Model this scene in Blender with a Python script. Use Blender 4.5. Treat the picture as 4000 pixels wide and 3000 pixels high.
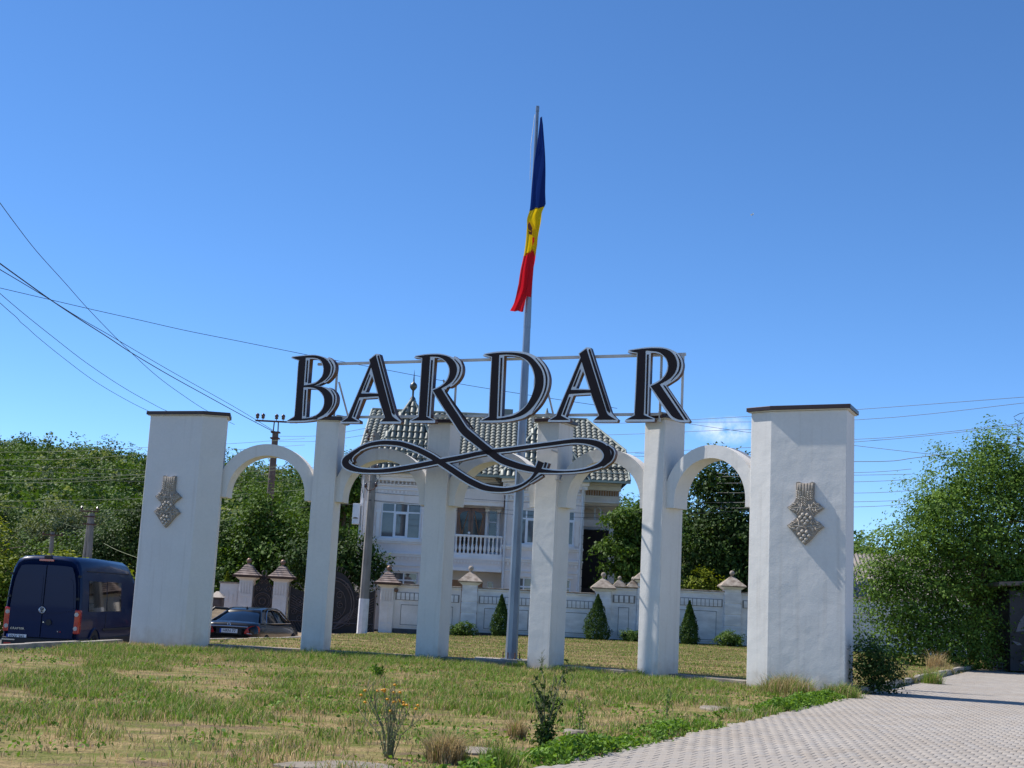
import bpy, bmesh, math, random
import numpy as np
from mathutils import Vector, Matrix
R = math.radians
scene = bpy.context.scene
for o in list(bpy.data.objects):
    bpy.data.objects.remove(o)
rnd = random.Random(7)

# ------------------------------------------------------------------ camera
EYE = 1.4
F_PX, PITCH, ROLL = 5168.9, R(9.3553), R(2.8282)     # measured from the photograph (4000 px wide)
_fw = Vector((0, math.cos(PITCH), math.sin(PITCH)))
_up = Vector((0, -math.sin(PITCH), math.cos(PITCH)))
_rt = Vector((1, 0, 0))
_rt, _up = _rt * math.cos(ROLL) + _up * math.sin(ROLL), _up * math.cos(ROLL) - _rt * math.sin(ROLL)
cam = bpy.data.cameras.new('camera')
cam.sensor_width = 36.0
cam.lens = F_PX / 4000 * 36
cam.clip_end = 3000
cam_o = bpy.data.objects.new('camera', cam)
scene.collection.objects.link(cam_o)
_b = -_fw
cam_o.matrix_world = Matrix(((_rt.x, _up.x, _b.x, 0), (_rt.y, _up.y, _b.y, 0), (_rt.z, _up.z, _b.z, EYE), (0, 0, 0, 1)))
scene.camera = cam_o


def ray(x, y):
    d = _fw + _rt * ((x - 2000) / F_PX) - _up * ((y - 1500) / F_PX)
    return d / d.y


def at(x, y, Y):                      # place of a measured photo point at depth Y
    return ray(x, y) * Y + Vector((0, 0, EYE))


def atz(x, y, z=0.0):                 # place of a measured photo point on level z
    d = ray(x, y)
    return d * ((z - EYE) / d.z) + Vector((0, 0, EYE))


# ------------------------------------------------------------------ sky, sun, exposure
SUN_EL, SUN_AZ = R(52), R(-68.5)      # azimuth from +Y towards +X
world = bpy.data.worlds.new('World')
scene.world = world
world.use_nodes = True
wn, wl = world.node_tree.nodes, world.node_tree.links
bg = wn['Background']
sky = wn.new('ShaderNodeTexSky')
sky.sky_type = 'NISHITA'
sky.sun_disc = False
sky.sun_elevation = SUN_EL
sky.sun_rotation = SUN_AZ
sky.altitude = 2000
sky.air_density = 0.80
sky.dust_density = 0.0
sky.ozone_density = 6.0
bg.inputs['Strength'].default_value = 0.15
hsv = wn.new('ShaderNodeHueSaturation')         # the deep summer blue of the photograph
hsv.inputs['Saturation'].default_value = 1.11
# one small fair-weather cloud low over the house
tc = wn.new('ShaderNodeTexCoord')
cdir = ray(2835, 1682).normalized()
sub = wn.new('ShaderNodeVectorMath'); sub.operation = 'SUBTRACT'; sub.inputs[1].default_value = cdir
mul = wn.new('ShaderNodeVectorMath'); mul.operation = 'MULTIPLY'; mul.inputs[1].default_value = (1 / .030, 1 / .030, 1 / .0115)
ln = wn.new('ShaderNodeVectorMath'); ln.operation = 'LENGTH'
mask = wn.new('ShaderNodeMapRange'); mask.inputs['From Min'].default_value = 1.0; mask.inputs['From Max'].default_value = 0.1
nz = wn.new('ShaderNodeTexNoise'); nz.inputs['Scale'].default_value = 55; nz.inputs['Detail'].default_value = 7; nz.inputs['Roughness'].default_value = .62
nr = wn.new('ShaderNodeMapRange'); nr.inputs['From Min'].default_value = .40; nr.inputs['From Max'].default_value = .72
mm = wn.new('ShaderNodeMath'); mm.operation = 'MULTIPLY'
mixc = wn.new('ShaderNodeMix'); mixc.data_type = 'RGBA'; mixc.inputs[7].default_value = (6.2, 6.5, 7.2, 1)
wl.new(tc.outputs['Generated'], sub.inputs[0]); wl.new(sub.outputs[0], mul.inputs[0]); wl.new(mul.outputs[0], ln.inputs[0])
wl.new(ln.outputs['Value'], mask.inputs['Value'])
wl.new(tc.outputs['Generated'], nz.inputs['Vector']); wl.new(nz.outputs['Fac'], nr.inputs['Value'])
wl.new(mask.outputs[0], mm.inputs[0]); wl.new(nr.outputs[0], mm.inputs[1])
wl.new(mm.outputs[0], mixc.inputs[0]); wl.new(sky.outputs[0], hsv.inputs['Color']); wl.new(hsv.outputs[0], mixc.inputs[6])
wl.new(mixc.outputs[2], bg.inputs['Color'])

sun = bpy.data.lights.new('sun', 'SUN')
sun.energy = 5.0
sun.angle = R(0.53)
sun.color = (1.0, 0.955, 0.89)
sun_o = bpy.data.objects.new('sun', sun)
scene.collection.objects.link(sun_o)
SUNV = Vector((math.sin(SUN_AZ) * math.cos(SUN_EL), math.cos(SUN_AZ) * math.cos(SUN_EL), math.sin(SUN_EL)))
sun_o.rotation_euler = SUNV.to_track_quat('Z', 'Y').to_euler()
sun_o.location = SUNV * 60
vs = scene.view_settings
vs.view_transform = 'Standard'
vs.look = 'None'
vs.exposure = 0.40
vs.gamma = 1.0
vs.use_curve_mapping = False
scene.cycles.max_bounces = 8
scene.cycles.transparent_max_bounces = 12

# ------------------------------------------------------------------ helpers
COL = scene.collection
MATS = {}


def srgb(r, g, b):
    f = lambda c: ((c / 255 + .055) / 1.055) ** 2.4 if c > 10 else c / 255 / 12.92
    return (f(r), f(g), f(b))


def mat(name, col, col2=None, rough=.8, scale=6., amount=.5, bump=0., bscale=40., metal=0., spec=.5, coat=0.,
        fine=0., trans=0., alpha=None, detail=6., bdist=.02, attr=None, stretch=None):
    """A Principled material with noise between two colours and a noise bump."""
    if name in MATS:
        return MATS[name]
    m = bpy.data.materials.new(name)
    m.use_nodes = True
    n, l = m.node_tree.nodes, m.node_tree.links
    p = n['Principled BSDF']
    p.inputs['Roughness'].default_value = rough
    p.inputs['Metallic'].default_value = metal
    p.inputs['Specular IOR Level'].default_value = spec
    p.inputs['Coat Weight'].default_value = coat
    p.inputs['Coat Roughness'].default_value = .03
    p.inputs['Transmission Weight'].default_value = trans
    tcn = n.new('ShaderNodeTexCoord')
    vec = tcn.outputs['Object']
    if stretch:
        mp = n.new('ShaderNodeMapping'); mp.inputs['Scale'].default_value = stretch
        l.new(vec, mp.inputs[0]); vec = mp.outputs[0]
    if attr:
        at_ = n.new('ShaderNodeAttribute'); at_.attribute_name = attr
        base = at_.outputs['Color']
    else:
        base = None
    c2 = col2 if col2 else tuple(c * .8 for c in col)
    nzn = n.new('ShaderNodeTexNoise'); nzn.inputs['Scale'].default_value = scale; nzn.inputs['Detail'].default_value = detail
    l.new(vec, nzn.inputs['Vector'])
    rp = n.new('ShaderNodeMapRange'); rp.inputs['From Min'].default_value = .5 - .25 / max(amount, .01) * .5
    rp.inputs['From Max'].default_value = .5 + .25 / max(amount, .01) * .5
    l.new(nzn.outputs['Fac'], rp.inputs['Value'])
    mx = n.new('ShaderNodeMix'); mx.data_type = 'RGBA'
    mx.inputs[6].default_value = (*col, 1); mx.inputs[7].default_value = (*c2, 1)
    l.new(rp.outputs[0], mx.inputs[0])
    out = mx.outputs[2]
    if base is not None:
        mb = n.new('ShaderNodeMix'); mb.data_type = 'RGBA'; mb.blend_type = 'MULTIPLY'; mb.inputs[0].default_value = 1
        l.new(base, mb.inputs[6]); l.new(out, mb.inputs[7]); out = mb.outputs[2]
    if fine > 0:
        fz = n.new('ShaderNodeTexNoise'); fz.inputs['Scale'].default_value = scale * 14; fz.inputs['Detail'].default_value = 3
        l.new(vec, fz.inputs['Vector'])
        fr = n.new('ShaderNodeMapRange'); fr.inputs['To Min'].default_value = 1 - fine; fr.inputs['To Max'].default_value = 1 + fine
        fr.inputs['From Min'].default_value = .25; fr.inputs['From Max'].default_value = .75
        l.new(fz.outputs['Fac'], fr.inputs['Value'])
        fm = n.new('ShaderNodeVectorMath'); fm.operation = 'SCALE'
        l.new(out, fm.inputs[0]); l.new(fr.outputs[0], fm.inputs['Scale']); out = fm.outputs[0]
    l.new(out, p.inputs['Base Color'])
    if bump > 0:
        bz = n.new('ShaderNodeTexNoise'); bz.inputs['Scale'].default_value = bscale; bz.inputs['Detail'].default_value = 5
        l.new(vec, bz.inputs['Vector'])
        bp = n.new('ShaderNodeBump'); bp.inputs['Strength'].default_value = bump; bp.inputs['Distance'].default_value = bdist
        l.new(bz.outputs['Fac'], bp.inputs['Height']); l.new(bp.outputs[0], p.inputs['Normal'])
    MATS[name] = m
    return m


def leaf_mat(name, c1, c2, trans=.35, rough=.5):
    """Leaves: per-leaf tint attribute times a colour, part of the light passes through."""
    if name in MATS:
        return MATS[name]
    m = bpy.data.materials.new(name)
    m.use_nodes = True
    n, l = m.node_tree.nodes, m.node_tree.links
    p = n['Principled BSDF']
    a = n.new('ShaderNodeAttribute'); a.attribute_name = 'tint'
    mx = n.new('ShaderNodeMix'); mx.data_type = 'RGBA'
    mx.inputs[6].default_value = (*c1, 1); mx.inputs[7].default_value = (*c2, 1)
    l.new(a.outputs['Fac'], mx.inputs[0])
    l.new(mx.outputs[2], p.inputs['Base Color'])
    p.inputs['Roughness'].default_value = max(rough, .6)
    p.inputs['Specular IOR Level'].default_value = .16
    tr = n.new('ShaderNodeBsdfTranslucent')
    br = n.new('ShaderNodeMix'); br.data_type = 'RGBA'; br.blend_type = 'MULTIPLY'; br.inputs[0].default_value = 1
    br.inputs[7].default_value = (1.25, 1.3, .5, 1)
    l.new(mx.outputs[2], br.inputs[6]); l.new(br.outputs[2], tr.inputs['Color'])
    ms = n.new('ShaderNodeMixShader'); ms.inputs[0].default_value = trans
    l.new(p.outputs[0], ms.inputs[1]); l.new(tr.outputs[0], ms.inputs[2])
    l.new(ms.outputs[0], n['Material Output'].inputs['Surface'])
    MATS[name] = m
    return m


def tag(o, label=None, cat=None, group=None, kind=None):
    if label: o['label'] = label
    if cat: o['category'] = cat
    if group: o['group'] = group
    if kind: o['kind'] = kind
    return o


def thing(name, label, cat, loc=(0, 0, 0), group=None):
    o = bpy.data.objects.new(name, None)
    o.empty_display_size = .2
    o.location = loc
    COL.objects.link(o)
    return tag(o, label, cat, group)


def root_of(o):
    v = Vector((0, 0, 0))
    while o:
        v += o.location
        o = o.parent
    return v


def link(name, me, parent=None, loc=None):
    o = bpy.data.objects.new(name, me)
    COL.objects.link(o)
    if parent:
        o.parent = parent
    if loc is not None:
        o.location = Vector(loc) - (root_of(parent) if parent else Vector())
    return o


class MB:
    """Collects vertices and faces in world space."""
    def __init__(s):
        s.v, s.f, s.m = [], [], []

    def add(s, vs_, fs_, mi=0):
        k = len(s.v)
        s.v += [tuple(p) for p in vs_]
        s.f += [tuple(i + k for i in f) for f in fs_]
        s.m += [mi] * len(fs_)
        return s

    def box(s, c, d, rz=0., mi=0, rx=0.):
        x, y, z = d[0] / 2, d[1] / 2, d[2] / 2
        M = Matrix.Translation(c) @ Matrix.Rotation(rz, 4, 'Z') @ Matrix.Rotation(rx, 4, 'X')
        p = [M @ Vector(q) for q in ((-x, -y, -z), (x, -y, -z), (x, y, -z), (-x, y, -z), (-x, -y, z), (x, -y, z), (x, y, z), (-x, y, z))]
        return s.add(p, ((0, 3, 2, 1), (4, 5, 6, 7), (0, 1, 5, 4), (1, 2, 6, 5), (2, 3, 7, 6), (3, 0, 4, 7)), mi)

    def b2(s, x0, x1, y0, y1, z0, z1, mi=0):
        return s.box(((x0 + x1) / 2, (y0 + y1) / 2, (z0 + z1) / 2), (abs(x1 - x0), abs(y1 - y0), abs(z1 - z0)), 0, mi)

    def prism(s, poly, z0, z1, mi=0, capmi=None):
        n = len(poly)
        a = sum(poly[i][0] * poly[(i + 1) % n][1] - poly[(i + 1) % n][0] * poly[i][1] for i in range(n))
        if a < 0: poly = poly[::-1]
        v = [(p[0], p[1], z0) for p in poly] + [(p[0], p[1], z1) for p in poly]
        s.add(v, [(i, (i + 1) % n, n + (i + 1) % n, n + i) for i in range(n)], mi)
        k = len(s.v) - 2 * n
        s.f += [tuple(k + i for i in range(n))[::-1], tuple(k + n + i for i in range(n))]
        s.m += [mi if capmi is None else capmi] * 2
        return s

    def tube(s, pts, r, n=8, mi=0, cap=True):
        pts = [Vector(p) for p in pts]
        rs = r if hasattr(r, '__len__') else [r] * len(pts)
        k = len(s.v)
        t0 = (pts[1] - pts[0]).normalized()
        ref = Vector((0, 0, 1)) if abs(t0.z) < .9 else Vector((1, 0, 0))
        for i, p in enumerate(pts):
            t = (pts[min(i + 1, len(pts) - 1)] - pts[max(i - 1, 0)]).normalized()
            u = t.cross(ref)
            if u.length < 1e-4: u = t.cross(Vector((0, 1, 0)))
            u.normalize(); w = t.cross(u)
            for j in range(n):
                a = 2 * math.pi * j / n
                s.v.append(tuple(p + (u * math.cos(a) + w * math.sin(a)) * rs[i]))
        for i in range(len(pts) - 1):
            for j in range(n):
                a, b = k + i * n + j, k + i * n + (j + 1) % n
                s.f.append((a, b, b + n, a + n)); s.m.append(mi)
        if cap:
            s.f.append(tuple(k + j for j in range(n))[::-1]); s.m.append(mi)
            e = k + (len(pts) - 1) * n
            s.f.append(tuple(e + j for j in range(n))); s.m.append(mi)
        return s

    def lathe(s, prof, c, n=16, mi=0):
        """prof: list of (radius, z) around a vertical axis at c."""
        k = len(s.v)
        for r_, z_ in prof:
            for j in range(n):
                a = 2 * math.pi * j / n
                s.v.append((c[0] + r_ * math.cos(a), c[1] + r_ * math.sin(a), c[2] + z_))
        for i in range(len(prof) - 1):
            for j in range(n):
                a, b = k + i * n + j, k + i * n + (j + 1) % n
                s.f.append((a, b, b + n, a + n)); s.m.append(mi)
        return s

    def ball(s, c, r, n=12, mi=0, sc=(1, 1, 1)):
        rows = max(4, n // 2)
        k = len(s.v)
        for i in range(rows + 1):
            t = math.pi * i / rows
            for j in range(n):
                a = 2 * math.pi * j / n
                s.v.append((c[0] + r * sc[0] * math.sin(t) * math.cos(a), c[1] + r * sc[1] * math.sin(t) * math.sin(a), c[2] - r * sc[2] * math.cos(t)))
        for i in range(rows):
            for j in range(n):
                a, b = k + i * n + j, k + i * n + (j + 1) % n
                s.f.append((a, b, b + n, a + n)); s.m.append(mi)
        return s

    def pyr(s, c, w, d, z0, z1, tw=0., td=0., mi=0):
        p = []
        for (ww, dd, z) in ((w, d, z0), (tw, td, z1)):
            p += [(c[0] - ww / 2, c[1] - dd / 2, z), (c[0] + ww / 2, c[1] - dd / 2, z), (c[0] + ww / 2, c[1] + dd / 2, z), (c[0] - ww / 2, c[1] + dd / 2, z)]
        return s.add(p, ((0, 3, 2, 1), (4, 5, 6, 7), (0, 1, 5, 4), (1, 2, 6, 5), (2, 3, 7, 6), (3, 0, 4, 7)), mi)

    def build(s, name, mats, parent=None, smooth=False, bevel=0., kind=None, label=None, origin=None, auto=None):
        me = bpy.data.meshes.new(name)
        off = root_of(parent) if parent else (Vector(origin) if origin is not None else Vector())
        me.from_pydata([tuple(Vector(v) - off) for v in s.v], [], s.f)
        mats = mats if isinstance(mats, (list, tuple)) else [mats]
        for m in mats: me.materials.append(m)
        if len(mats) > 1: me.polygons.foreach_set('material_index', s.m)
        if smooth: me.polygons.foreach_set('use_smooth', [True] * len(me.polygons))
        o = bpy.data.objects.new(name, me)
        COL.objects.link(o)
        if parent: o.parent = parent
        elif origin is not None: o.location = off
        if bevel:
            b = o.modifiers.new('bevel', 'BEVEL'); b.width = bevel; b.segments = 2; b.limit_method = 'ANGLE'; b.angle_limit = R(40)
        if auto:
            o.data.set_sharp_from_angle(angle=R(auto))
        if kind: o['kind'] = kind
        if label: o['label'] = label
        return o


def catmull(pts, sub=5, closed=False):
    """Smooth curve through points; a third value marks a corner."""
    n = len(pts); out = []
    P = [Vector((p[0], p[1])) for p in pts]
    C = [len(p) > 2 for p in pts]
    for i in range(n if closed else n - 1):
        a, b = P[i], P[(i + 1) % n]
        if C[i]: p0 = a + (a - b) * .0
        else: p0 = P[i - 1] if (i > 0 or closed) else a
        j = (i + 1) % n
        if C[j]: p3 = b
        else: p3 = P[(i + 2) % n] if (i + 2 < n or closed) else b
        if C[i] and C[j]:
            out.append(a); continue
        for k in range(sub):
            t = k / sub
            out.append(.5 * ((2 * a) + (-p0 + b) * t + (2 * p0 - 5 * a + 4 * b - p3) * t * t + (-p0 + 3 * a - 3 * b + p3) * t ** 3))
    if not closed: out.append(P[-1])
    return [(p.x, p.y) for p in out]


def fill2d(loops, depth):
    """Outline loops (first outer, rest holes) -> mesh with front at z=0 and back at z=-depth; slot 0 front, slot 1 sides."""
    cu = bpy.data.curves.new('tmp', 'CURVE')
    cu.dimensions = '2D'; cu.fill_mode = 'BOTH'; cu.extrude = depth / 2
    for lp in loops:
        sp = cu.splines.new('POLY'); sp.points.add(len(lp) - 1)
        for i, p in enumerate(lp): sp.points[i].co = (p[0], p[1], 0, 1)
        sp.use_cyclic_u = True
    ob = bpy.data.objects.new('tmp', cu)
    me = bpy.data.meshes.new_from_object(ob)
    bpy.data.objects.remove(ob); bpy.data.curves.remove(cu)
    me.transform(Matrix.Translation((0, 0, -depth / 2)))
    me.materials.clear()
    return me


def np_mesh(name, V, F, mats, attrs=None, parent=None, smooth=False, kind=None, mi=None):
    """Fast mesh from numpy arrays; F is (n,3) or (n,4); attrs: name -> per-vertex float or colour array."""
    me = bpy.data.meshes.new(name)
    V = np.asarray(V, np.float32); F = np.asarray(F, np.int32)
    k = F.shape[1]
    me.vertices.add(len(V)); me.vertices.foreach_set('co', V.ravel())
    me.loops.add(F.size); me.loops.foreach_set('vertex_index', F.ravel())
    me.polygons.add(len(F)); me.polygons.foreach_set('loop_start', np.arange(0, F.size, k, dtype=np.int32))
    if smooth: me.polygons.foreach_set('use_smooth', np.ones(len(F), bool))
    mats = mats if isinstance(mats, (list, tuple)) else [mats]
    for m in mats: me.materials.append(m)
    if mi is not None: me.polygons.foreach_set('material_index', np.asarray(mi, np.int32))
    for an, arr in (attrs or {}).items():
        arr = np.asarray(arr, np.float32)
        if arr.ndim == 1:
            at_ = me.attributes.new(an, 'FLOAT', 'POINT'); at_.data.foreach_set('value', arr)
        else:
            at_ = me.attributes.new(an, 'FLOAT_COLOR', 'POINT')
            at_.data.foreach_set('color', np.concatenate([arr, np.ones((len(arr), 1), np.float32)], 1).ravel())
    me.update(calc_edges=True)
    o = bpy.data.objects.new(name, me)
    COL.objects.link(o)
    if parent:
        o.parent = parent
        me.transform(Matrix.Translation(-root_of(parent)))
    if kind: o['kind'] = kind
    return o
# ------------------------------------------------------------------ the lie of the land
def _seg(p, a, b):
    ax, ay = a; bx, by = b
    dx, dy = bx - ax, by - ay
    t = np.clip(((p[0] - ax) * dx + (p[1] - ay) * dy) / (dx * dx + dy * dy), 0, 1)
    ex, ey = p[0] - ax - t * dx, p[1] - ay - t * dy
    return np.hypot(ex, ey), np.sign((p[0] - ax) * dy - (p[1] - ay) * dx)      # + on the right of a->b


def sdist(X, Y, line):
    """signed distance to a polyline, positive on its right-hand side."""
    best = np.full(np.shape(X), 1e9); sg = np.ones(np.shape(X))
    for a, b in zip(line[:-1], line[1:]):
        d, s = _seg((X, Y), a, b)
        k = d < best
        best = np.where(k, d, best); sg = np.where(k, s, sg)
    return best * sg


def sstep(x, a, b):
    t = np.clip((x - a) / (b - a), 0, 1)
    return t * t * (3 - 2 * t)


KERB_L = [(-14.5, 3), (-11.2, 18), (-9.83, 26.7), (-8.98, 32.0), (-7.75, 34.3), (-6.2, 38.8), (-5.75, 41.0)]       # lawn edge along the road
ROAD_EDGE = KERB_L + [(-5.5, 47), (-5.2, 54.0), (-5.0, 75)]
EDGE_O, EQ = Vector((0.5, 11.86)), Vector((.425, .905)).normalized()
EP = Vector((EQ.y, -EQ.x))
EDGE = [tuple(EDGE_O + EQ * s) for s in (-12, 0, 15.4, 37.5, 60)]
ARC_LINE = [(-8.0, 32.3), (-6.9, 32.15), (-4.4, 31.95), (-1.6, 31.4), (.95, 30.25), (3.3, 28.85), (5.2, 27.2)]


def vnoise(X, Y, s, seed=0):
    """smooth value noise in numpy"""
    X, Y = np.asarray(X) / s + seed * 17.3, np.asarray(Y) / s + seed * 9.1
    i, j = np.floor(X), np.floor(Y); fx, fy = X - i, Y - j
    h = lambda a, b: np.modf(np.abs(np.sin(a * 127.1 + b * 311.7 + seed) * 43758.5453))[0]
    fx, fy = fx * fx * (3 - 2 * fx), fy * fy * (3 - 2 * fy)
    return (h(i, j) * (1 - fx) + h(i + 1, j) * fx) * (1 - fy) + (h(i, j + 1) * (1 - fx) + h(i + 1, j + 1) * fx) * fy


def fbm(X, Y, s, seed=0):
    return (vnoise(X, Y, s, seed) + .5 * vnoise(X, Y, s / 2.1, seed + 3) + .25 * vnoise(X, Y, s / 4.3, seed + 5)) / 1.75


def ground_h(X, Y):
    X, Y = np.asarray(X, float), np.asarray(Y, float)
    h = (fbm(X, Y, 2.5, 2) - .5) * .06 - .03
    back = sstep(sdist(X, Y, [(-30, 33.0)] + ARC_LINE + [(7.1, 25.6), (9, 20)]), .05, -.15)      # the lawn behind the arcade lies a little higher
    h = h + back * .10
    h = h - .15 * sstep(Y, 42, 54) * sstep(X, 2, -4)
    dr = sdist(X, Y, ROAD_EDGE)
    road = -.70 + .50 * sstep(Y, 44, 55)
    h = np.where(dr < 0, h + (road - h) * sstep(-dr, .12, .5), h)
    de = sdist(X, Y, EDGE)
    h = np.where(de > 0, np.minimum(h, 0) - .085 * sstep(de, .0, .12), h)
    return h


def gz(x, y):
    return float(ground_h(np.array([x]), np.array([y]))[0])


def lawn_mat():
    m = bpy.data.materials.new('dry_lawn'); m.use_nodes = True
    n, l = m.node_tree.nodes, m.node_tree.links
    p = n['Principled BSDF']; p.inputs['Roughness'].default_value = .95; p.inputs['Specular IOR Level'].default_value = .1
    t = n.new('ShaderNodeTexCoord')
    def noise(s, d=6, st=None):
        z = n.new('ShaderNodeTexNoise'); z.inputs['Scale'].default_value = s; z.inputs['Detail'].default_value = d
        v = t.outputs['Object']
        if st:
            mp = n.new('ShaderNodeMapping'); mp.inputs['Scale'].default_value = st; l.new(v, mp.inputs[0]); v = mp.outputs[0]
        l.new(v, z.inputs['Vector']); return z.outputs['Fac']
    def ramp(f, a, b):
        r_ = n.new('ShaderNodeMapRange'); r_.inputs['From Min'].default_value = a; r_.inputs['From Max'].default_value = b; l.new(f, r_.inputs['Value']); return r_.outputs[0]
    def mixc_(f, a, b):
        x = n.new('ShaderNodeMix'); x.data_type = 'RGBA'; l.new(f, x.inputs[0])
        for i, cc in ((6, a), (7, b)):
            if isinstance(cc, tuple): x.inputs[i].default_value = (*cc, 1)
            else: l.new(cc, x.inputs[i])
        return x.outputs[2]
    straw = mixc_(ramp(noise(9), .35, .65), srgb(158, 138, 98), srgb(132, 114, 80))
    green = mixc_(ramp(noise(14), .35, .65), srgb(92, 100, 46), srgb(110, 112, 58))
    dirt = mixc_(ramp(noise(22), .3, .7), srgb(128, 108, 86), srgb(100, 84, 68))
    a_ = mixc_(ramp(noise(.9, 8, (1, 2.2, 1)), .42, .58), straw, green)
    b_ = mixc_(ramp(noise(1.6, 8), .56, .66), a_, dirt)
    c_ = mixc_(ramp(noise(60, 2), .55, .75), b_, srgb(84, 84, 44))
    l.new(c_, p.inputs['Base Color'])
    bp = n.new('ShaderNodeBump'); bp.inputs['Strength'].default_value = .8; bp.inputs['Distance'].default_value = .05
    l.new(noise(26, 6), bp.inputs['Height']); l.new(bp.outputs[0], p.inputs['Normal'])
    return m


M_LAWN = lawn_mat()
M_EARTH = mat('bare_earth', srgb(150, 130, 104), srgb(118, 100, 80), rough=.95, scale=.6, amount=.8, bump=.6, bscale=9, fine=.12)
M_ASPHALT = mat('asphalt', srgb(98, 95, 92), srgb(84, 82, 80), rough=.9, scale=1.2, amount=.6, bump=.4, bscale=120, fine=.15)
M_CONC = mat('concrete', srgb(168, 160, 148), srgb(138, 130, 120), rough=.92, scale=3.5, amount=.7, bump=.35, bscale=60, fine=.08)
M_WPAINT = mat('white_kerb_paint', srgb(215, 212, 205), srgb(170, 164, 155), rough=.8, scale=7, amount=.8, bump=.3, bscale=50)

# lawn: one terrain sheet, finer near the arcade
xs = np.concatenate([np.arange(-40, -16, 1.0), np.arange(-16, 18, .22), np.arange(18, 60.1, 1.0)])
ys = np.concatenate([np.arange(2, 9, .5), np.arange(9, 36, .22), np.arange(36, 58, .5), np.arange(58, 80.1, 1.0)])
GX, GY = np.meshgrid(xs, ys)
GZ = ground_h(GX, GY)
nx_, ny_ = len(xs), len(ys)
idx = np.arange(nx_ * ny_).reshape(ny_, nx_)
F = np.stack([idx[:-1, :-1], idx[:-1, 1:], idx[1:, 1:], idx[1:, :-1]], -1).reshape(-1, 4)
cx = (GX[:-1, :-1] + GX[1:, 1:]).ravel() / 2; cy = (GY[:-1, :-1] + GY[1:, 1:]).ravel() / 2
mi_ = (sdist(cx, cy, ROAD_EDGE) < .05).astype(int)
np_mesh('lawn', np.stack([GX, GY, GZ], -1).reshape(-1, 3), F, [M_LAWN, M_EARTH], smooth=True, kind='structure', mi=mi_)

# far land under everything
MB().add([(-900, -60, -1.2), (900, -60, -1.2), (900, 1500, -1.2), (-900, 1500, -1.2)], [(0, 1, 2, 3)]).build('ground', mat('far_field', srgb(120, 118, 78), srgb(140, 124, 88), rough=.95, scale=.05), kind='structure')

# road on the left, lower than the lawn
rd = MB()
rl = [(-34, 3), (-30, 18), (-28, 26), (-27, 34), (-26, 40), (-25, 48)]
rr_ = [(p[0] - .25, p[1]) for p in KERB_L[:4]] + [(-8.0, 34.3), (-6.6, 40.5)]
rr_ = [(-14.8, 3), (-11.5, 18), (-10.1, 26.7), (-9.3, 32.2), (-6.9, 38.8), (-6.3, 45)]
V = []
for a, b in zip(rl, rr_):
    for t in range(7):
        x_, y_ = a[0] + (b[0] - a[0]) * t / 6, a[1] + (b[1] - a[1]) * t / 6
        V.append((x_, y_, -.685 + .50 * float(sstep(np.array(y_), 44, 55))))
rd.add(V, [(i * 7 + t, i * 7 + t + 1, (i + 1) * 7 + t + 1, (i + 1) * 7 + t) for i in range(5) for t in range(6)])
rd.build('road', M_ASPHALT, kind='structure')


# kerbs: rows of cast stones
def kerb(name, line, w, h, top, stone=1.0, m=M_CONC, below=.3, jit=.012):
    root = bpy.data.objects.new(name, None); COL.objects.link(root); root['kind'] = 'structure'
    pts = []
    for a, b in zip(line[:-1], line[1:]):
        a, b = Vector(a), Vector(b); L = (b - a).length; n_ = max(1, round(L / stone))
        for i in range(n_):
            pts.append((a + (b - a) * ((i + .5) / n_), math.atan2((b - a).y, (b - a).x), L / n_))
    for c_, an, L in pts:
        MB().box((c_.x, c_.y, top - h / 2 + rnd.uniform(-jit, jit)), (L - .015, w, h), an + rnd.uniform(-.01, .01)).build('kerb_stone', m, root, bevel=.012)
    return root


kerb('road_kerb', [KERB_L[i] for i in (1, 2, 3)], .18, .40, .085)
kerb('road_kerb', [(-8.6, 33.1), (-7.75, 34.3), (-6.2, 38.8), (-5.75, 41.0)], .18, .40, .09)
kerb('plaza_kerb', [tuple(EDGE_O + EQ * s - EP * .08) for s in (15.6, 37.6)], .13, .3, .135)
M_STRIP = mat('strip_concrete', srgb(150, 140, 126), srgb(110, 102, 94), rough=.95, scale=4, amount=.7, bump=.4, bscale=40)
for a, b in zip(ARC_LINE[:-1], ARC_LINE[1:]):
    pass
strip = bpy.data.objects.new('plinth_strip', None); COL.objects.link(strip); strip['kind'] = 'structure'
for i in range(5):
    a, b = Vector(((-6.92, 32.15), (-4.11, 31.93), (-1.24, 31.34), (1.35, 30.12), (3.72, 28.66))[i]), Vector(((-4.63, 31.95), (-1.87, 31.48), (.72, 30.4), (3.12, 29.06), (5.10, 27.28))[i])
    c_ = (a + b) / 2
    MB().box((c_.x, c_.y, -.02), ((b - a).length, .34, .19), math.atan2((b - a).y, (b - a).x)).build('concrete_strip', M_STRIP, strip, bevel=.015)

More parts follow.
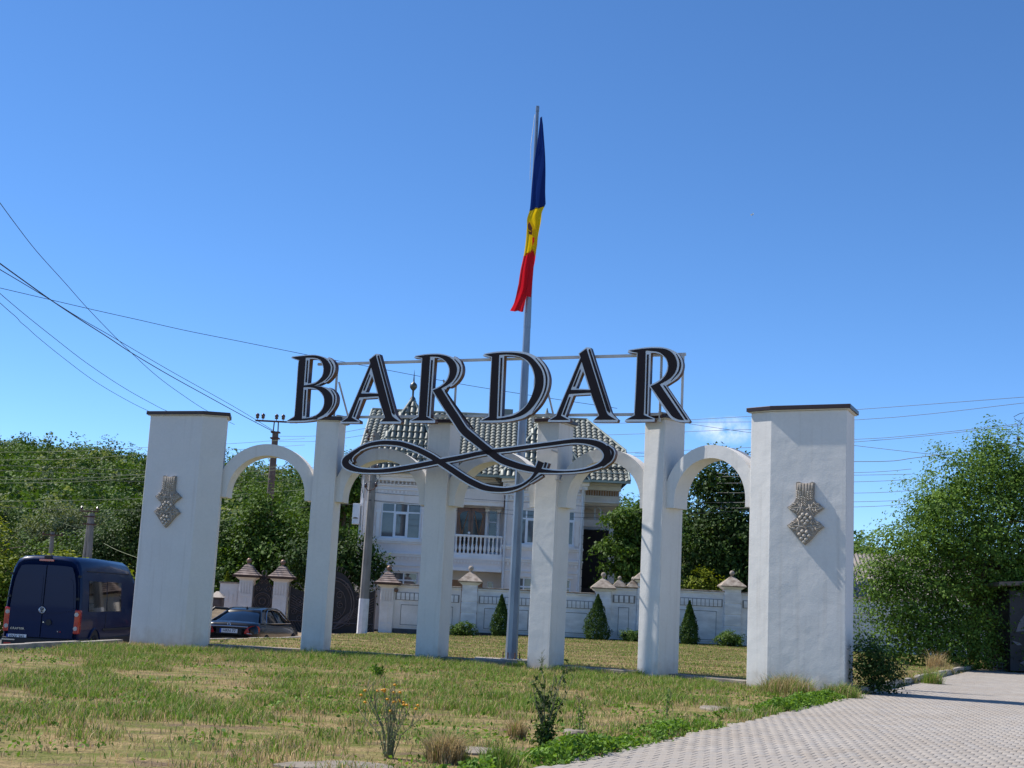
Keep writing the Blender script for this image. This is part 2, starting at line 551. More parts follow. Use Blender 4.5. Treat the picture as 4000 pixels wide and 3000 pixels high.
# plaza: bedding sheet and pavers in running bond
MB().add([tuple(EDGE_O + EQ * s + EP * t) + (-.045,) for s, t in ((-14, -.15), (-14, 30), (70, 30), (70, .03), (37, .03), (15.5, -.05))], [(0, 1, 2, 3, 4, 5)]).build('plaza_bed', mat('joint_sand', srgb(156, 148, 138), srgb(144, 136, 126), rough=.95, scale=8), kind='structure')
plaza = bpy.data.objects.new('paved_plaza', None); COL.objects.link(plaza); plaza['kind'] = 'structure'
M_PAVE = mat('paver_concrete', srgb(160, 152, 142), srgb(148, 138, 126), rough=.92, scale=.9, amount=.7, bump=.25, bscale=90, fine=.07)
M_PAVE2 = mat('paver_concrete_worn', srgb(154, 148, 141), srgb(146, 137, 126), rough=.92, scale=1.4, amount=.7, bump=.25, bscale=90, fine=.07)
PL, PWI, PT = .22, .125, .06
cells = []
for is_ in range(-28, 180):
    for it in range(-2, 52):
        s_ = is_ * PL; t_ = (it + .5) * PWI + (PWI / 2 if is_ % 2 else 0)
        c_ = EDGE_O + EQ * s_ + EP * t_
        if t_ < -.12 + .12 * rnd.random() and s_ < 15.5: continue
        if t_ < .0 and s_ >= 15.3: continue
        if c_.y > 46: continue
        cells.append((c_.length, c_.x, c_.y))
def infr(x, y):
    return abs(x) < .40 * y and y > 11.6
cells.sort(key=lambda q: (not infr(q[1], q[2]), q[0]))
pm = MB()
e = .003
hx, hy = (PL - .003) / 2, (PWI - .005) / 2
pv = [(-hx, -hy, -PT), (hx, -hy, -PT), (hx, hy, -PT), (-hx, hy, -PT), (-hx, -hy, -e), (hx, -hy, -e), (hx, hy, -e), (-hx, hy, -e), (-hx + e, -hy + e, 0), (hx - e, -hy + e, 0), (hx - e, hy - e, 0), (-hx + e, hy - e, 0)]
pf = [(0, 1, 5, 4), (1, 2, 6, 5), (2, 3, 7, 6), (3, 0, 4, 7), (4, 5, 9, 8), (5, 6, 10, 9), (6, 7, 11, 10), (7, 4, 8, 11), (8, 9, 10, 11)]
ang = math.atan2(EQ.y, EQ.x)
pmes = []
for m_ in (M_PAVE, M_PAVE2):
    me = bpy.data.meshes.new('paver'); me.from_pydata(pv, [], pf); me.materials.append(m_); pmes.append(me)
for k, (d_, x_, y_) in enumerate(cells[:300]):
    o = bpy.data.objects.new('paver', pmes[rnd.random() < .35]); COL.objects.link(o); o.parent = plaza
    o.location = (x_, y_, rnd.uniform(-.0015, .001)); o.rotation_euler = (rnd.uniform(-.003, .003), rnd.uniform(-.003, .003), ang + rnd.uniform(-.012, .012))
rest = np.array([(c_[1], c_[2]) for c_ in cells[300:]])
n_ = len(rest)
PVA = np.array(pv); rng = np.random.default_rng(3)
a_ = ang + rng.uniform(-.012, .012, n_); ca, sa = np.cos(a_)[:, None], np.sin(a_)[:, None]
tx, ty = rng.uniform(-.003, .003, (n_, 1)), rng.uniform(-.003, .003, (n_, 1))
VX = PVA[None, :, 0] * ca - PVA[None, :, 1] * sa + rest[:, :1]
VY = PVA[None, :, 0] * sa + PVA[None, :, 1] * ca + rest[:, 1:]
VZ = PVA[None, :, 2] + PVA[None, :, 0] * tx + PVA[None, :, 1] * ty + rng.uniform(-.0015, .001, (n_, 1))
FF = (np.array(pf)[None] + np.arange(n_)[:, None, None] * 12).reshape(-1, 4)
np_mesh('paving', np.stack([VX, VY, VZ], -1).reshape(-1, 3), FF, [M_PAVE, M_PAVE2], parent=plaza, kind='stuff', mi=np.repeat(rng.random(n_) < .35, 9).astype(int))
# ------------------------------------------------------------------ arcade (curved row of pillars and arches)
def stucco(name, col, dirt_top=.35):
    m = mat(name, col, tuple(c * .93 for c in col), rough=.9, scale=1.3, amount=.6, bump=.25, bscale=34, bdist=.010, spec=.2, fine=.03)
    n, l = m.node_tree.nodes, m.node_tree.links
    p = n['Principled BSDF']
    src = p.inputs['Base Color'].links[0].from_socket
    tcn = [x for x in n if x.type == 'TEX_COORD'][0]
    sx = n.new('ShaderNodeSeparateXYZ'); l.new(tcn.outputs['Object'], sx.inputs[0])
    nz_ = n.new('ShaderNodeTexNoise'); nz_.inputs['Scale'].default_value = 5; nz_.inputs['Detail'].default_value = 8
    l.new(tcn.outputs['Object'], nz_.inputs['Vector'])
    add = n.new('ShaderNodeMath'); add.operation = 'MULTIPLY_ADD'; add.inputs[1].default_value = -.75
    l.new(nz_.outputs['Fac'], add.inputs[0]); l.new(sx.outputs['Z'], add.inputs[2])
    mr = n.new('ShaderNodeMapRange'); mr.inputs['From Min'].default_value = dirt_top - .35; mr.inputs['From Max'].default_value = -.45
    mr.inputs['To Max'].default_value = .5
    l.new(add.outputs[0], mr.inputs['Value'])
    mx = n.new('ShaderNodeMix'); mx.data_type = 'RGBA'; mx.inputs[7].default_value = (*srgb(168, 150, 128), 1)
    l.new(mr.outputs[0], mx.inputs[0]); l.new(src, mx.inputs[6])
    # rain streaks
    mp = n.new('ShaderNodeMapping'); mp.inputs['Scale'].default_value = (9, 9, .35); l.new(tcn.outputs['Object'], mp.inputs[0])
    st = n.new('ShaderNodeTexNoise'); st.inputs['Scale'].default_value = 1; st.inputs['Detail'].default_value = 4; l.new(mp.outputs[0], st.inputs['Vector'])
    sr = n.new('ShaderNodeMapRange'); sr.inputs['From Min'].default_value = .56; sr.inputs['From Max'].default_value = .80; sr.inputs['To Max'].default_value = .30
    l.new(st.outputs['Fac'], sr.inputs['Value'])
    m2 = n.new('ShaderNodeMix'); m2.data_type = 'RGBA'; m2.inputs[7].default_value = (*srgb(160, 150, 138), 1)
    l.new(sr.outputs[0], m2.inputs[0]); l.new(mx.outputs[2], m2.inputs[6]); l.new(m2.outputs[2], p.inputs['Base Color'])
    # soft hand-trowelled waviness over the fine grain
    bz = n.new('ShaderNodeTexNoise'); bz.inputs['Scale'].default_value = 2.2; bz.inputs['Detail'].default_value = 2
    l.new(tcn.outputs['Object'], bz.inputs['Vector'])
    b2 = n.new('ShaderNodeBump'); b2.inputs['Strength'].default_value = .5; b2.inputs['Distance'].default_value = .03
    b1 = [x for x in n if x.type == 'BUMP' and x is not b2][0]
    l.new(bz.outputs['Fac'], b2.inputs['Height']); l.new(b1.outputs[0], b2.inputs['Normal']); l.new(b2.outputs[0], p.inputs['Normal'])
    return m


M_PLASTER = stucco('white_plaster', (.67, .65, .62))
M_CAP = mat('brown_sheet_metal', srgb(58, 38, 34), srgb(48, 30, 28), rough=.38, scale=3, metal=.2)
M_LIP = mat('cap_underside', srgb(215, 205, 185), rough=.7)
PH, PW, PD = 5.48, .557, .710
PIL = [((-4.098, 31.571), 6.19), ((-1.399, 31.002), 18.03), ((1.120, 29.813), 30.32), ((3.3575, 28.414), 44.95)]
LPOLY = [(-8.820, 32.227), (-7.402, 31.699), (-6.850, 31.799), (-6.965, 32.50), (-7.33, 32.47), (-8.58, 32.91)]
RPOLY = [(4.955, 26.960), (5.298, 26.591), (6.646, 25.846), (7.005, 26.654), (5.86, 27.23), (5.47, 27.45)]


def uv(a):
    a = R(a)
    return Vector((math.cos(a), -math.sin(a))), Vector((math.sin(a), math.cos(a)))


def offset(poly, d):
    n = len(poly)
    ar = sum(poly[i][0] * poly[(i + 1) % n][1] - poly[(i + 1) % n][0] * poly[i][1] for i in range(n))
    s = 1 if ar > 0 else -1
    out = []
    for i in range(n):
        p0, p1, p2 = Vector(poly[i - 1]), Vector(poly[i]), Vector(poly[(i + 1) % n])
        e1, e2 = (p1 - p0).normalized(), (p2 - p1).normalized()
        n1, n2 = Vector((e1.y, -e1.x)) * s, Vector((e2.y, -e2.x)) * s
        b = (n1 + n2); b = b / max(b.length_squared, 1e-6) * 2
        out.append(tuple(p1 + b * d))
    return out


arc = thing('arcade', 'white plastered curved arcade of six pillars and five round arches carrying the town sign', 'arcade', (-.8, 30.2, 0))
ARC_LOC = Vector((-.8, 30.2, 0))


def cap_on(poly, parent):
    MB().prism(offset(poly, .045), PH + .001, PH + .03).build('cap_lip', M_LIP, parent)
    c = MB().prism(offset(poly, .075), PH + .02, PH + .105).build('pillar_cap', M_CAP, parent, bevel=.008)
    return c


SIDES = []   # per pillar: (centre of left side, centre of right side)
pl = MB().prism(LPOLY, -.15, PH).build('end_pillar', M_PLASTER, arc, bevel=.015, label='broad end pillar with relief plaque nearest the blue van')
cap_on(LPOLY, arc)
_u, _v = uv(-10)
SIDES.append((None, Vector(LPOLY[2]) + _v * PD / 2))
for (mx_, my_), a in PIL:
    u, v = uv(a)
    m_ = Vector((mx_, my_))
    poly = [tuple(m_ - u * PW), tuple(m_), tuple(m_ + v * PD), tuple(m_ - u * PW + v * PD)]
    MB().prism(poly, -.15, PH).build('pillar', M_PLASTER, arc, bevel=.012)
    cap_on(poly, arc)
    SIDES.append((m_ - u * PW + v * PD / 2, m_ + v * PD / 2))
MB().prism(RPOLY, -.15, PH).build('end_pillar', M_PLASTER, arc, bevel=.015, label='broad end pillar with relief plaque beside the paved plaza')
cap_on(RPOLY, arc)
SIDES.append((Vector(RPOLY[0]) + uv(47)[1] * PD / 2, None))


def arch(A, B, depth=.50, ztop=4.60, zleg=3.56, ring=.28, leg=.20):
    L = (B - A).length
    d = (B - A).normalized(); nrm = Vector((d.y, -d.x))
    if nrm.y > 0: nrm = -nrm                     # towards the camera
    ri = L / 2 - leg; zc = ztop - ri; ro = ri + ring
    X = L / 2 + .05
    N = 40
    inner, outer = [], []
    a0 = math.acos(min(1, X / ro))
    for i in range(N + 1):
        t = math.pi * (1 - i / N)
        inner.append((math.cos(t) * ri, zc + math.sin(t) * ri))
        to = (math.pi - a0) + (a0 - (math.pi - a0)) * i / N
        outer.append((math.cos(to) * ro, zc + math.sin(to) * ro))
    inner = [(-ri, zleg)] + inner + [(ri, zleg)]
    outer = [(-X, zleg)] + outer + [(X, zleg)]
    mid = (A + B) / 2
    mb = MB()
    n = len(inner)
    def P(q, s):
        w = mid + d * q[0] + nrm * s
        return (w.x, w.y, q[1])
    V = [P(q, depth / 2) for q in inner] + [P(q, depth / 2) for q in outer] + [P(q, -depth / 2) for q in inner] + [P(q, -depth / 2) for q in outer]
    F = []
    for i in range(n - 1):
        F += [(i, i + 1, n + i + 1, n + i), (2 * n + i + 1, 2 * n + i, 3 * n + i, 3 * n + i + 1),
              (i + 1, i, 2 * n + i, 2 * n + i + 1), (n + i, n + i + 1, 3 * n + i + 1, 3 * n + i)]
    F += [(0, n, 3 * n, 2 * n), (n - 1, 3 * n - 1, 4 * n - 1, 2 * n - 1)]
    mb.add(V, F)
    o = mb.build('arch', M_PLASTER, arc)
    o.data.polygons.foreach_set('use_smooth', [True] * len(o.data.polygons))
    o.data.set_sharp_from_angle(angle=R(35))
    return o


for i in range(5):
    arch(SIDES[i][1], SIDES[i + 1][0])

# relief plaques with wheat, scrolls and grapes on the two end pillars
M_STONE = mat('carved_stone', srgb(190, 180, 166), srgb(164, 153, 140), rough=.9, scale=14, amount=.7, bump=.3, bscale=60)
M_STONE_D = mat('carved_ground', srgb(160, 149, 136), srgb(138, 127, 116), rough=.95, scale=18, bump=.4, bscale=50)
OUT = [(-.19, 1.245, 1), (-.13, 1.25), (-.09, 1.235, 1), (0, 1.215), (.09, 1.235, 1), (.13, 1.25), (.17, 1.24, 1), (.165, .93, 1), (.20, .86), (.27, .82), (.31, .78),
       (.37, .735, 1), (.27, .66), (.20, .61), (.155, .55, 1), (.20, .49), (.27, .46), (.31, .42), (.37, .36, 1), (.25, .27), (.14, .14), (.0, 0, 1), (-.14, .13), (-.25, .26),
       (-.37, .38, 1), (-.30, .43), (-.25, .47), (-.17, .55, 1), (-.21, .62), (-.28, .67), (-.37, .745, 1), (-.29, .79), (-.24, .83), (-.19, .93, 1)]


def plaque(p0, p1, frac, z0, label):
    p0, p1 = Vector(p0), Vector(p1)
    d = (p1 - p0).normalized(); nrm = Vector((d.y, -d.x))
    if nrm.y > 0: nrm = -nrm
    c = p0 + (p1 - p0) * frac
    M = Matrix(((d.x, 0, nrm.x, c.x + nrm.x * .055), (d.y, 0, nrm.y, c.y + nrm.y * .055), (0, 1, 0, z0), (0, 0, 0, 1)))
    T = Matrix.Translation(-ARC_LOC) @ M
    me = fill2d([catmull(OUT, 4, True)], .06)
    me.transform(T); me.materials.append(M_STONE_D)
    base = bpy.data.objects.new('relief_plaque', me); COL.objects.link(base); base.parent = arc
    base['label'] = label
    berries = [(-.05, .60), (.04, .595), (-.10, .545), (0, .535), (.11, .54), (-.05, .475), (.045, .475), (0, .42),
               (-.055, .27), (.035, .255), (-.115, .21), (-.015, .185), (.085, .185), (-.07, .13), (.025, .115), (-.02, .065)]
    bm_ = MB().ball((0, 0, 0), .037, 12, sc=(1, 1, .75))
    bo = bm_.build('berry_shape', M_STONE); bme = bo.data
    bpy.data.objects.remove(bo)
    bme.polygons.foreach_set('use_smooth', [True] * len(bme.polygons))
    for q in berries:
        b = bpy.data.objects.new('berry', bme); COL.objects.link(b); b.parent = base
        b.matrix_local = T @ Matrix.Translation((q[0] * .98, q[1], .012))
    def rel(name, pts, r, lift=.008):
        m_ = MB()
        for pp in pts:
            rr = r if not isinstance(r, tuple) else [r[0] + (r[1] - r[0]) * i / (len(pp) - 1) for i in range(len(pp))]
            m_.tube([T @ Vector((q[0], q[1], lift)) for q in pp], rr, 6)
        me_ = bpy.data.meshes.new(name); me_.from_pydata(m_.v, [], m_.f); me_.materials.append(M_STONE)
        me_.polygons.foreach_set('use_smooth', [True] * len(me_.polygons))
        x = bpy.data.objects.new(name, me_); COL.objects.link(x); x.parent = base
        return x
    for i, x in enumerate((-.155, -.115, -.055, .0, .06, .12)):
        low = (.98, .96, .86, .84, .96, .97)[i]
        st = [[(x, 1.22), (x, low)], [(x + .022, 1.22), (x + .022, low + .10)]]
        for k in range(4):
            z = low + .10 - .045 * k
            st += [[(x, z - .04), (x - .025, z)], [(x, z - .04), (x + .025, z)]]
        rel('wheat_ear', st, .0085)
    for s in (-1, 1):
        for z in (.735, .37):
            rel('scroll', [[(s * .30, z), (s * .16, z + .005), (s * .06, z - .005), (s * .02, z - .03), (s * .035, z - .065), (s * .065, z - .06), (s * .055, z - .035)],
                           [(s * .13, z + .07), (s * .115, z + .0), (s * .125, z - .07)]], .0095)
            rel('vine_leaf', [[(s * .33, z), (s * .25, z + .04), (s * .27, z + .09), (s * .2, z + .06), (s * .17, z + .11), (s * .15, z + .03)],
                              [(s * .33, z), (s * .25, z - .04), (s * .25, z - .09), (s * .2, z - .05), (s * .17, z - .09), (s * .15, z - .02)],
                              [(s * .25, z + .02), (s * .23, z + .05), (s * .21, z + .02)], [(s * .25, z - .02), (s * .22, z - .05), (s * .2, z - .02)]], .010)
    for q in ([(-.07, .80), (-.1, .68), (-.16, .60)], [(.07, .80), (.1, .68), (.16, .60)], [(-.16, .52), (-.1, .42), (-.14, .33), (-.17, .22)], [(.15, .52), (.1, .42), (.14, .33), (.17, .22)]):
        rel('rim', [q], .010)
    return base


plaque(LPOLY[0], LPOLY[1], .50, 2.76, 'carved plaque of grapes and wheat on the pillar beside the van')
plaque(RPOLY[1], RPOLY[2], .48, 2.79, 'carved plaque of grapes and wheat on the pillar beside the plaza')
# ------------------------------------------------------------------ the town sign on its steel frame
M_LWHITE = mat('sign_white', srgb(215, 220, 228), rough=.45, scale=2)
M_LDARK = mat('sign_dark_film', srgb(36, 24, 27), srgb(31, 21, 24), rough=.6, scale=2, spec=.25)
M_LSIDE = mat('sign_brown_side', srgb(92, 58, 46), srgb(74, 46, 38), rough=.5, scale=3)
M_RAIL = mat('painted_steel', srgb(196, 194, 190), srgb(180, 176, 172), rough=.5, scale=5)
S0 = Vector((-4.15, 31.35)); SDIR = Vector((math.cos(R(23)), -math.sin(R(23)))); SN = Vector((-math.sin(R(23)), -math.cos(R(23))))
SMAT = Matrix(((SDIR.x, 0, SN.x, S0.x), (SDIR.y, 0, SN.y, S0.y), (0, 1, 0, 0), (0, 0, 0, 1)))   # local (along, up, out)


def sp(px, py):                       # measured photo point on the plane of the sign -> (along, height)
    d = ray(px, py)
    o = Vector((0, 0, EYE))
    den = d.x * SN.x + d.y * SN.y
    t = (S0.x * SN.x + S0.y * SN.y) / den
    w = o + d * t
    q = Vector((w.x, w.y)) - S0
    return (q.dot(SDIR), w.z)


def Z(k, pts):
    ox, oy, s = {1: (1120, 1340, 4.424), 2: (1580, 1340, 3.687), 3: (2140, 1340, 3.687), 4: (1300, 1640, 3.687), 5: (1860, 1640, 3.687)}[k]
    out = []
    for p in pts:
        q = sp(ox + p[0] / s, oy + p[1] / s)
        out.append((q[0], q[1], 1) if len(p) > 2 and p[2] == 'c' else q)
    return out


c = 'c'
sign = thing('town_sign', 'large BARDAR letter sign with looping flourish on a steel frame above the arcade', 'sign', (S0.x + 3.7, S0.y - 1.6, PH))
SIGN_LOC = Vector(sign.location)
DEP = .16


def slab(name, loops, depth, lift, mats, parent, label=None):
    me = fill2d(loops, depth)
    me.transform(Matrix.Translation(-SIGN_LOC) @ SMAT @ Matrix.Translation((0, 0, lift)))
    for m_ in mats: me.materials.append(m_)
    if len(mats) > 1:
        for p in me.polygons:
            p.material_index = 0 if abs(p.normal.x * SN.x + p.normal.y * SN.y) > .9 else 1
    o = bpy.data.objects.new(name, me); COL.objects.link(o); o.parent = parent
    if label: o['label'] = label
    return o


def ribbon(path, hw):
    """closed outline of a stroke along a smooth path with half-widths hw (metres)."""
    pts = catmull([(p[0], p[1]) for p in path], 6)
    n = len(pts); L, Rr = [], []
    for i, p in enumerate(pts):
        t = i / (n - 1) * (len(hw) - 1); k = min(int(t), len(hw) - 2); h = hw[k] + (hw[k + 1] - hw[k]) * (t - k)
        a, b = Vector(pts[max(i - 1, 0)]), Vector(pts[min(i + 1, n - 1)])
        d = (b - a).normalized(); nn = Vector((-d.y, d.x))
        L.append(tuple(Vector(p) + nn * h)); Rr.append(tuple(Vector(p) - nn * h))
    return L, Rr


def ribbon_mesh(L, Rr, depth, lift, mats):
    n = len(L)
    V = [(p[0], p[1], 0) for p in L] + [(p[0], p[1], 0) for p in Rr] + [(p[0], p[1], -depth) for p in L] + [(p[0], p[1], -depth) for p in Rr]
    F, mi = [], []
    for i in range(n - 1):
        F += [(i, n + i, n + i + 1, i + 1), (2 * n + i, 2 * n + i + 1, 3 * n + i + 1, 3 * n + i), (i, i + 1, 2 * n + i + 1, 2 * n + i), (n + i + 1, n + i, 3 * n + i, 3 * n + i + 1)]
        mi += [0, 1, 1, 1]
    F += [(0, 2 * n, 3 * n, n), (n - 1, 2 * n - 1, 4 * n - 1, 3 * n - 1)]; mi += [1, 1]
    me = bpy.data.meshes.new('stroke')
    me.from_pydata(V, [], F)
    for m_ in mats: me.materials.append(m_)
    me.polygons.foreach_set('material_index', mi if len(mats) > 1 else [0] * len(mi))
    me.transform(Matrix.Translation(-SIGN_LOC) @ SMAT @ Matrix.Translation((0, 0, lift)))
    return me


def add_ribbon(name, path, hw, depth, lift, mats, parent):
    o = bpy.data.objects.new(name, ribbon_mesh(*ribbon(path, hw), depth, lift, mats)); COL.objects.link(o); o.parent = parent
    return o


def letter(label, k, body, holes, dark, dholes, bars, shift=0.0, curves=()):
    f = lambda lp: [(x + shift, y) for (x, y) in catmull(Z(k, lp), 5, True)]
    b = slab('letter', [f(body)] + [f(h) for h in holes], DEP, 0, [M_LWHITE, M_LSIDE], sign, label)
    slab('dark_face', [f(dark)] + [f(h) for h in dholes], .01, .006, [M_LDARK], b)
    for q in bars:
        slab('inline_stroke', [f(q)], .01, .006, [M_LDARK], b)
    for path, hw in curves:
        add_ribbon('inline_stroke', [(x + shift, y) for (x, y) in [p[:2] for p in Z(k, path)]], hw, .01, .006, [M_LDARK], b)
    return b


letter('letter B at the start of the sign', 1,
       [(75, 262, c), (88, 232, c), (200, 218), (380, 203), (500, 203), (620, 232), (705, 268, c), (728, 242, c), (800, 300), (838, 380), (840, 450), (820, 520), (770, 600), (700, 668), (655, 690, c), (640, 680, c), (560, 718), (488, 737, c), (600, 745), (722, 775, c), (745, 768, c), (820, 830), (860, 910), (862, 1000), (840, 1080), (780, 1180), (690, 1275, c), (672, 1270, c), (600, 1305), (450, 1345), (250, 1365), (0, 1372, c), (0, 1342, c), (110, 1272), (128, 1250, c), (145, 1050), (170, 700), (190, 400), (205, 300, c), (150, 285)],
       [[(400, 275, c), (480, 277), (560, 302), (610, 370), (628, 450), (612, 550), (565, 620), (500, 668), (430, 690), (365, 700, c)],
        [(365, 790, c), (460, 795), (540, 818), (600, 880), (638, 960), (638, 1050), (608, 1130), (550, 1205), (480, 1250), (400, 1275), (335, 1290, c)]],
       [(95, 246, c), (200, 232), (380, 216), (500, 216), (620, 246), (700, 300), (752, 380), (760, 450), (740, 540), (690, 610), (600, 680), (478, 738, c), (600, 757), (690, 800), (760, 870), (790, 950), (785, 1050), (750, 1130), (680, 1210), (580, 1275), (450, 1320), (250, 1340), (10, 1342, c), (110, 1290), (137, 1268, c), (157, 1050), (182, 700), (202, 400), (216, 292, c), (150, 274)],
       [[(330, 256, c), (420, 253), (520, 265), (598, 310), (634, 400), (640, 470), (620, 560), (570, 630), (500, 690), (420, 715), (296, 732, c)],
        [(290, 765, c), (400, 765), (500, 787), (590, 845), (640, 920), (650, 1000), (640, 1090), (600, 1170), (520, 1245), (420, 1290), (262, 1308, c)]],
       [[(350, 298, c), (373, 300, c), (350, 680, c), (322, 680, c)], [(312, 808, c), (340, 808, c), (312, 1262, c), (285, 1262, c)], [(565, 722, c), (640, 690, c), (650, 705, c), (620, 738, c)]],
       curves=[([(738, 288), (795, 390), (795, 480), (757, 575), (672, 662)], [.010, .017, .019, .016, .006]), ([(765, 810), (822, 900), (828, 1000), (800, 1090), (722, 1210)], [.008, .017, .019, .016, .005])])

A_BODY = [(440, 150, c), (555, 60, c), (615, 66, c), (907, 985, c), (925, 1015), (965, 1060), (1012, 1100, c), (1000, 1137, c), (648, 1138, c), (658, 1110, c), (727, 1043, c), (612, 742, c), (372, 756, c), (255, 1058, c), (322, 1092, c), (322, 1135, c), (0, 1135, c), (8, 1105, c), (110, 1043, c), (462, 207, c)]
A_HOLE = [[(507, 402, c), (592, 662, c), (408, 655, c)]]
A_DARK = [(455, 155, c), (556, 80, c), (843, 985, c), (872, 1035), (985, 1106, c), (668, 1106, c), (738, 1045, c), (620, 716, c), (305, 735, c), (190, 1045, c), (312, 1110, c), (22, 1110, c), (122, 1050, c), (472, 212, c)]
A_DH = [[(487, 268, c), (615, 676, c), (330, 674, c)]]
A_BARS = [[(466, 374, c), (476, 400, c), (390, 630, c), (362, 628, c)], [(310, 778, c), (330, 778, c), (240, 1042, c), (212, 1030, c)], [(584, 100, c), (608, 82, c), (902, 982, c), (890, 1010, c), (852, 975, c)]]
SHA = sp(1120 + 922 / 4.424, 1340 + 1388 / 4.424)[0] - sp(2140 + 0 / 3.687, 1340 + 1135 / 3.687)[0]
letter('letter A between the B and the first R', 3, A_BODY, A_HOLE, A_DARK, A_DH, A_BARS, shift=SHA)

r1 = letter('first letter R whose leg runs into the flourish', 2,
       [(138, 215, c), (155, 182, c), (280, 160), (420, 150), (540, 155), (650, 185), (700, 210, c), (722, 188, c), (800, 250), (835, 340), (828, 440), (790, 520), (725, 592), (655, 640, c), (612, 640, c), (560, 735, c), (440, 760, c), (405, 690, c), (392, 800), (374, 1078, c), (442, 1110, c), (440, 1150, c), (66, 1147, c), (82, 1112, c), (192, 1055, c), (215, 700), (245, 225, c)],
       [[(435, 215, c), (500, 220), (580, 265), (630, 340), (635, 430), (600, 530), (530, 600), (450, 645), (402, 662, c)]],
       [(160, 195, c), (280, 175), (420, 165), (540, 172), (650, 205), (725, 275), (755, 350), (752, 430), (720, 510), (650, 585), (530, 655, c), (600, 770, c), (490, 800, c), (408, 680, c), (480, 650), (560, 600), (620, 530), (650, 440), (645, 345), (590, 260), (500, 205), (370, 195, c), (345, 600), (315, 1060, c), (430, 1115, c), (95, 1118, c), (205, 1062, c), (228, 700), (258, 215, c)],
       [], [[(385, 246, c), (410, 246, c), (355, 1060, c), (330, 1050, c)], [(610, 645, c), (655, 622, c), (665, 638, c), (630, 665, c)]],
       curves=[([(722, 232), (795, 320), (800, 410), (765, 500), (690, 595)], [.008, .018, .020, .017, .005]), ([(580, 668), (700, 850), (860, 1070), (990, 1240)], [.012, .020, .022, .022])])

letter('letter D in the middle of the sign', 2,
       [(1128, 185, c), (1150, 152, c), (1300, 125), (1500, 115), (1700, 125), (1830, 160), (1950, 230), (2040, 350), (2085, 500), (2070, 650), (2010, 800), (1930, 920), (1822, 1030, c), (1806, 1026, c), (1700, 1085), (1500, 1130), (1300, 1145), (1083, 1142, c), (1093, 1110, c), (1208, 1050, c), (1225, 700), (1250, 210, c)],
       [[(1436, 185, c), (1550, 185), (1680, 210), (1790, 300), (1850, 420), (1870, 560), (1840, 720), (1780, 850), (1700, 940), (1580, 1010), (1400, 1060, c)]],
       [(1160, 166, c), (1300, 145), (1500, 135), (1680, 150), (1800, 190), (1900, 280), (1980, 400), (2005, 540), (1985, 680), (1920, 820), (1820, 950), (1700, 1040), (1500, 1100), (1300, 1115), (1103, 1117, c), (1222, 1060, c), (1236, 700), (1262, 200, c)],
       [[(1365, 173, c), (1500, 168), (1650, 190), (1770, 255), (1850, 370), (1882, 540), (1855, 700), (1790, 850), (1700, 960), (1560, 1045), (1330, 1090, c)]],
       [[(1385, 212, c), (1412, 212, c), (1375, 1055, c), (1352, 1052, c)]],
       curves=[([(1890, 215), (1990, 340), (2043, 480), (2038, 630), (1980, 790), (1845, 1000)], [.006, .018, .021, .021, .018, .004])])

letter('letter A between the D and the last R', 3, A_BODY, A_HOLE, A_DARK, A_DH, A_BARS)

letter('last letter R with a straight leg', 3,
       [(1150, 135, c), (1165, 98, c), (1300, 75), (1450, 57), (1600, 55), (1720, 75), (1830, 120), (1900, 175), (1940, 260), (1945, 340), (1920, 430), (1860, 510), (1770, 572), (1704, 612, c), (2050, 1122, c), (2032, 1142, c), (1910, 1138), (1820, 1112), (1750, 1060), (1640, 900), (1465, 628, c), (1460, 700), (1447, 1045, c), (1542, 1088, c), (1536, 1132, c), (1106, 1132, c), (1115, 1105, c), (1237, 1033, c), (1260, 600), (1282, 150, c), (1230, 145)],
       [[(1485, 140, c), (1560, 145), (1650, 180), (1710, 260), (1720, 340), (1690, 440), (1620, 520), (1540, 570), (1470, 600, c)]],
       [(1175, 110, c), (1300, 90), (1450, 75), (1600, 75), (1720, 95), (1810, 160), (1855, 250), (1860, 340), (1830, 430), (1760, 510), (1680, 560), (1612, 595, c), (1965, 1112, c), (1880, 1102), (1800, 1062), (1740, 990), (1480, 620, c), (1550, 590), (1640, 530), (1710, 440), (1735, 340), (1715, 240), (1650, 165), (1570, 125), (1410, 110, c), (1400, 500), (1383, 1035, c), (1526, 1097, c), (1128, 1102, c), (1250, 1040, c), (1275, 600), (1292, 140, c), (1230, 130)],
       [], [[(1428, 165, c), (1455, 165, c), (1430, 1027, c), (1405, 1018, c)], [(1660, 608, c), (1688, 612, c), (2012, 1092, c), (2015, 1110, c), (1985, 1102, c)]],
       curves=[([(1850, 155), (1900, 250), (1906, 340), (1875, 430), (1770, 550)], [.004, .018, .022, .018, .003])])

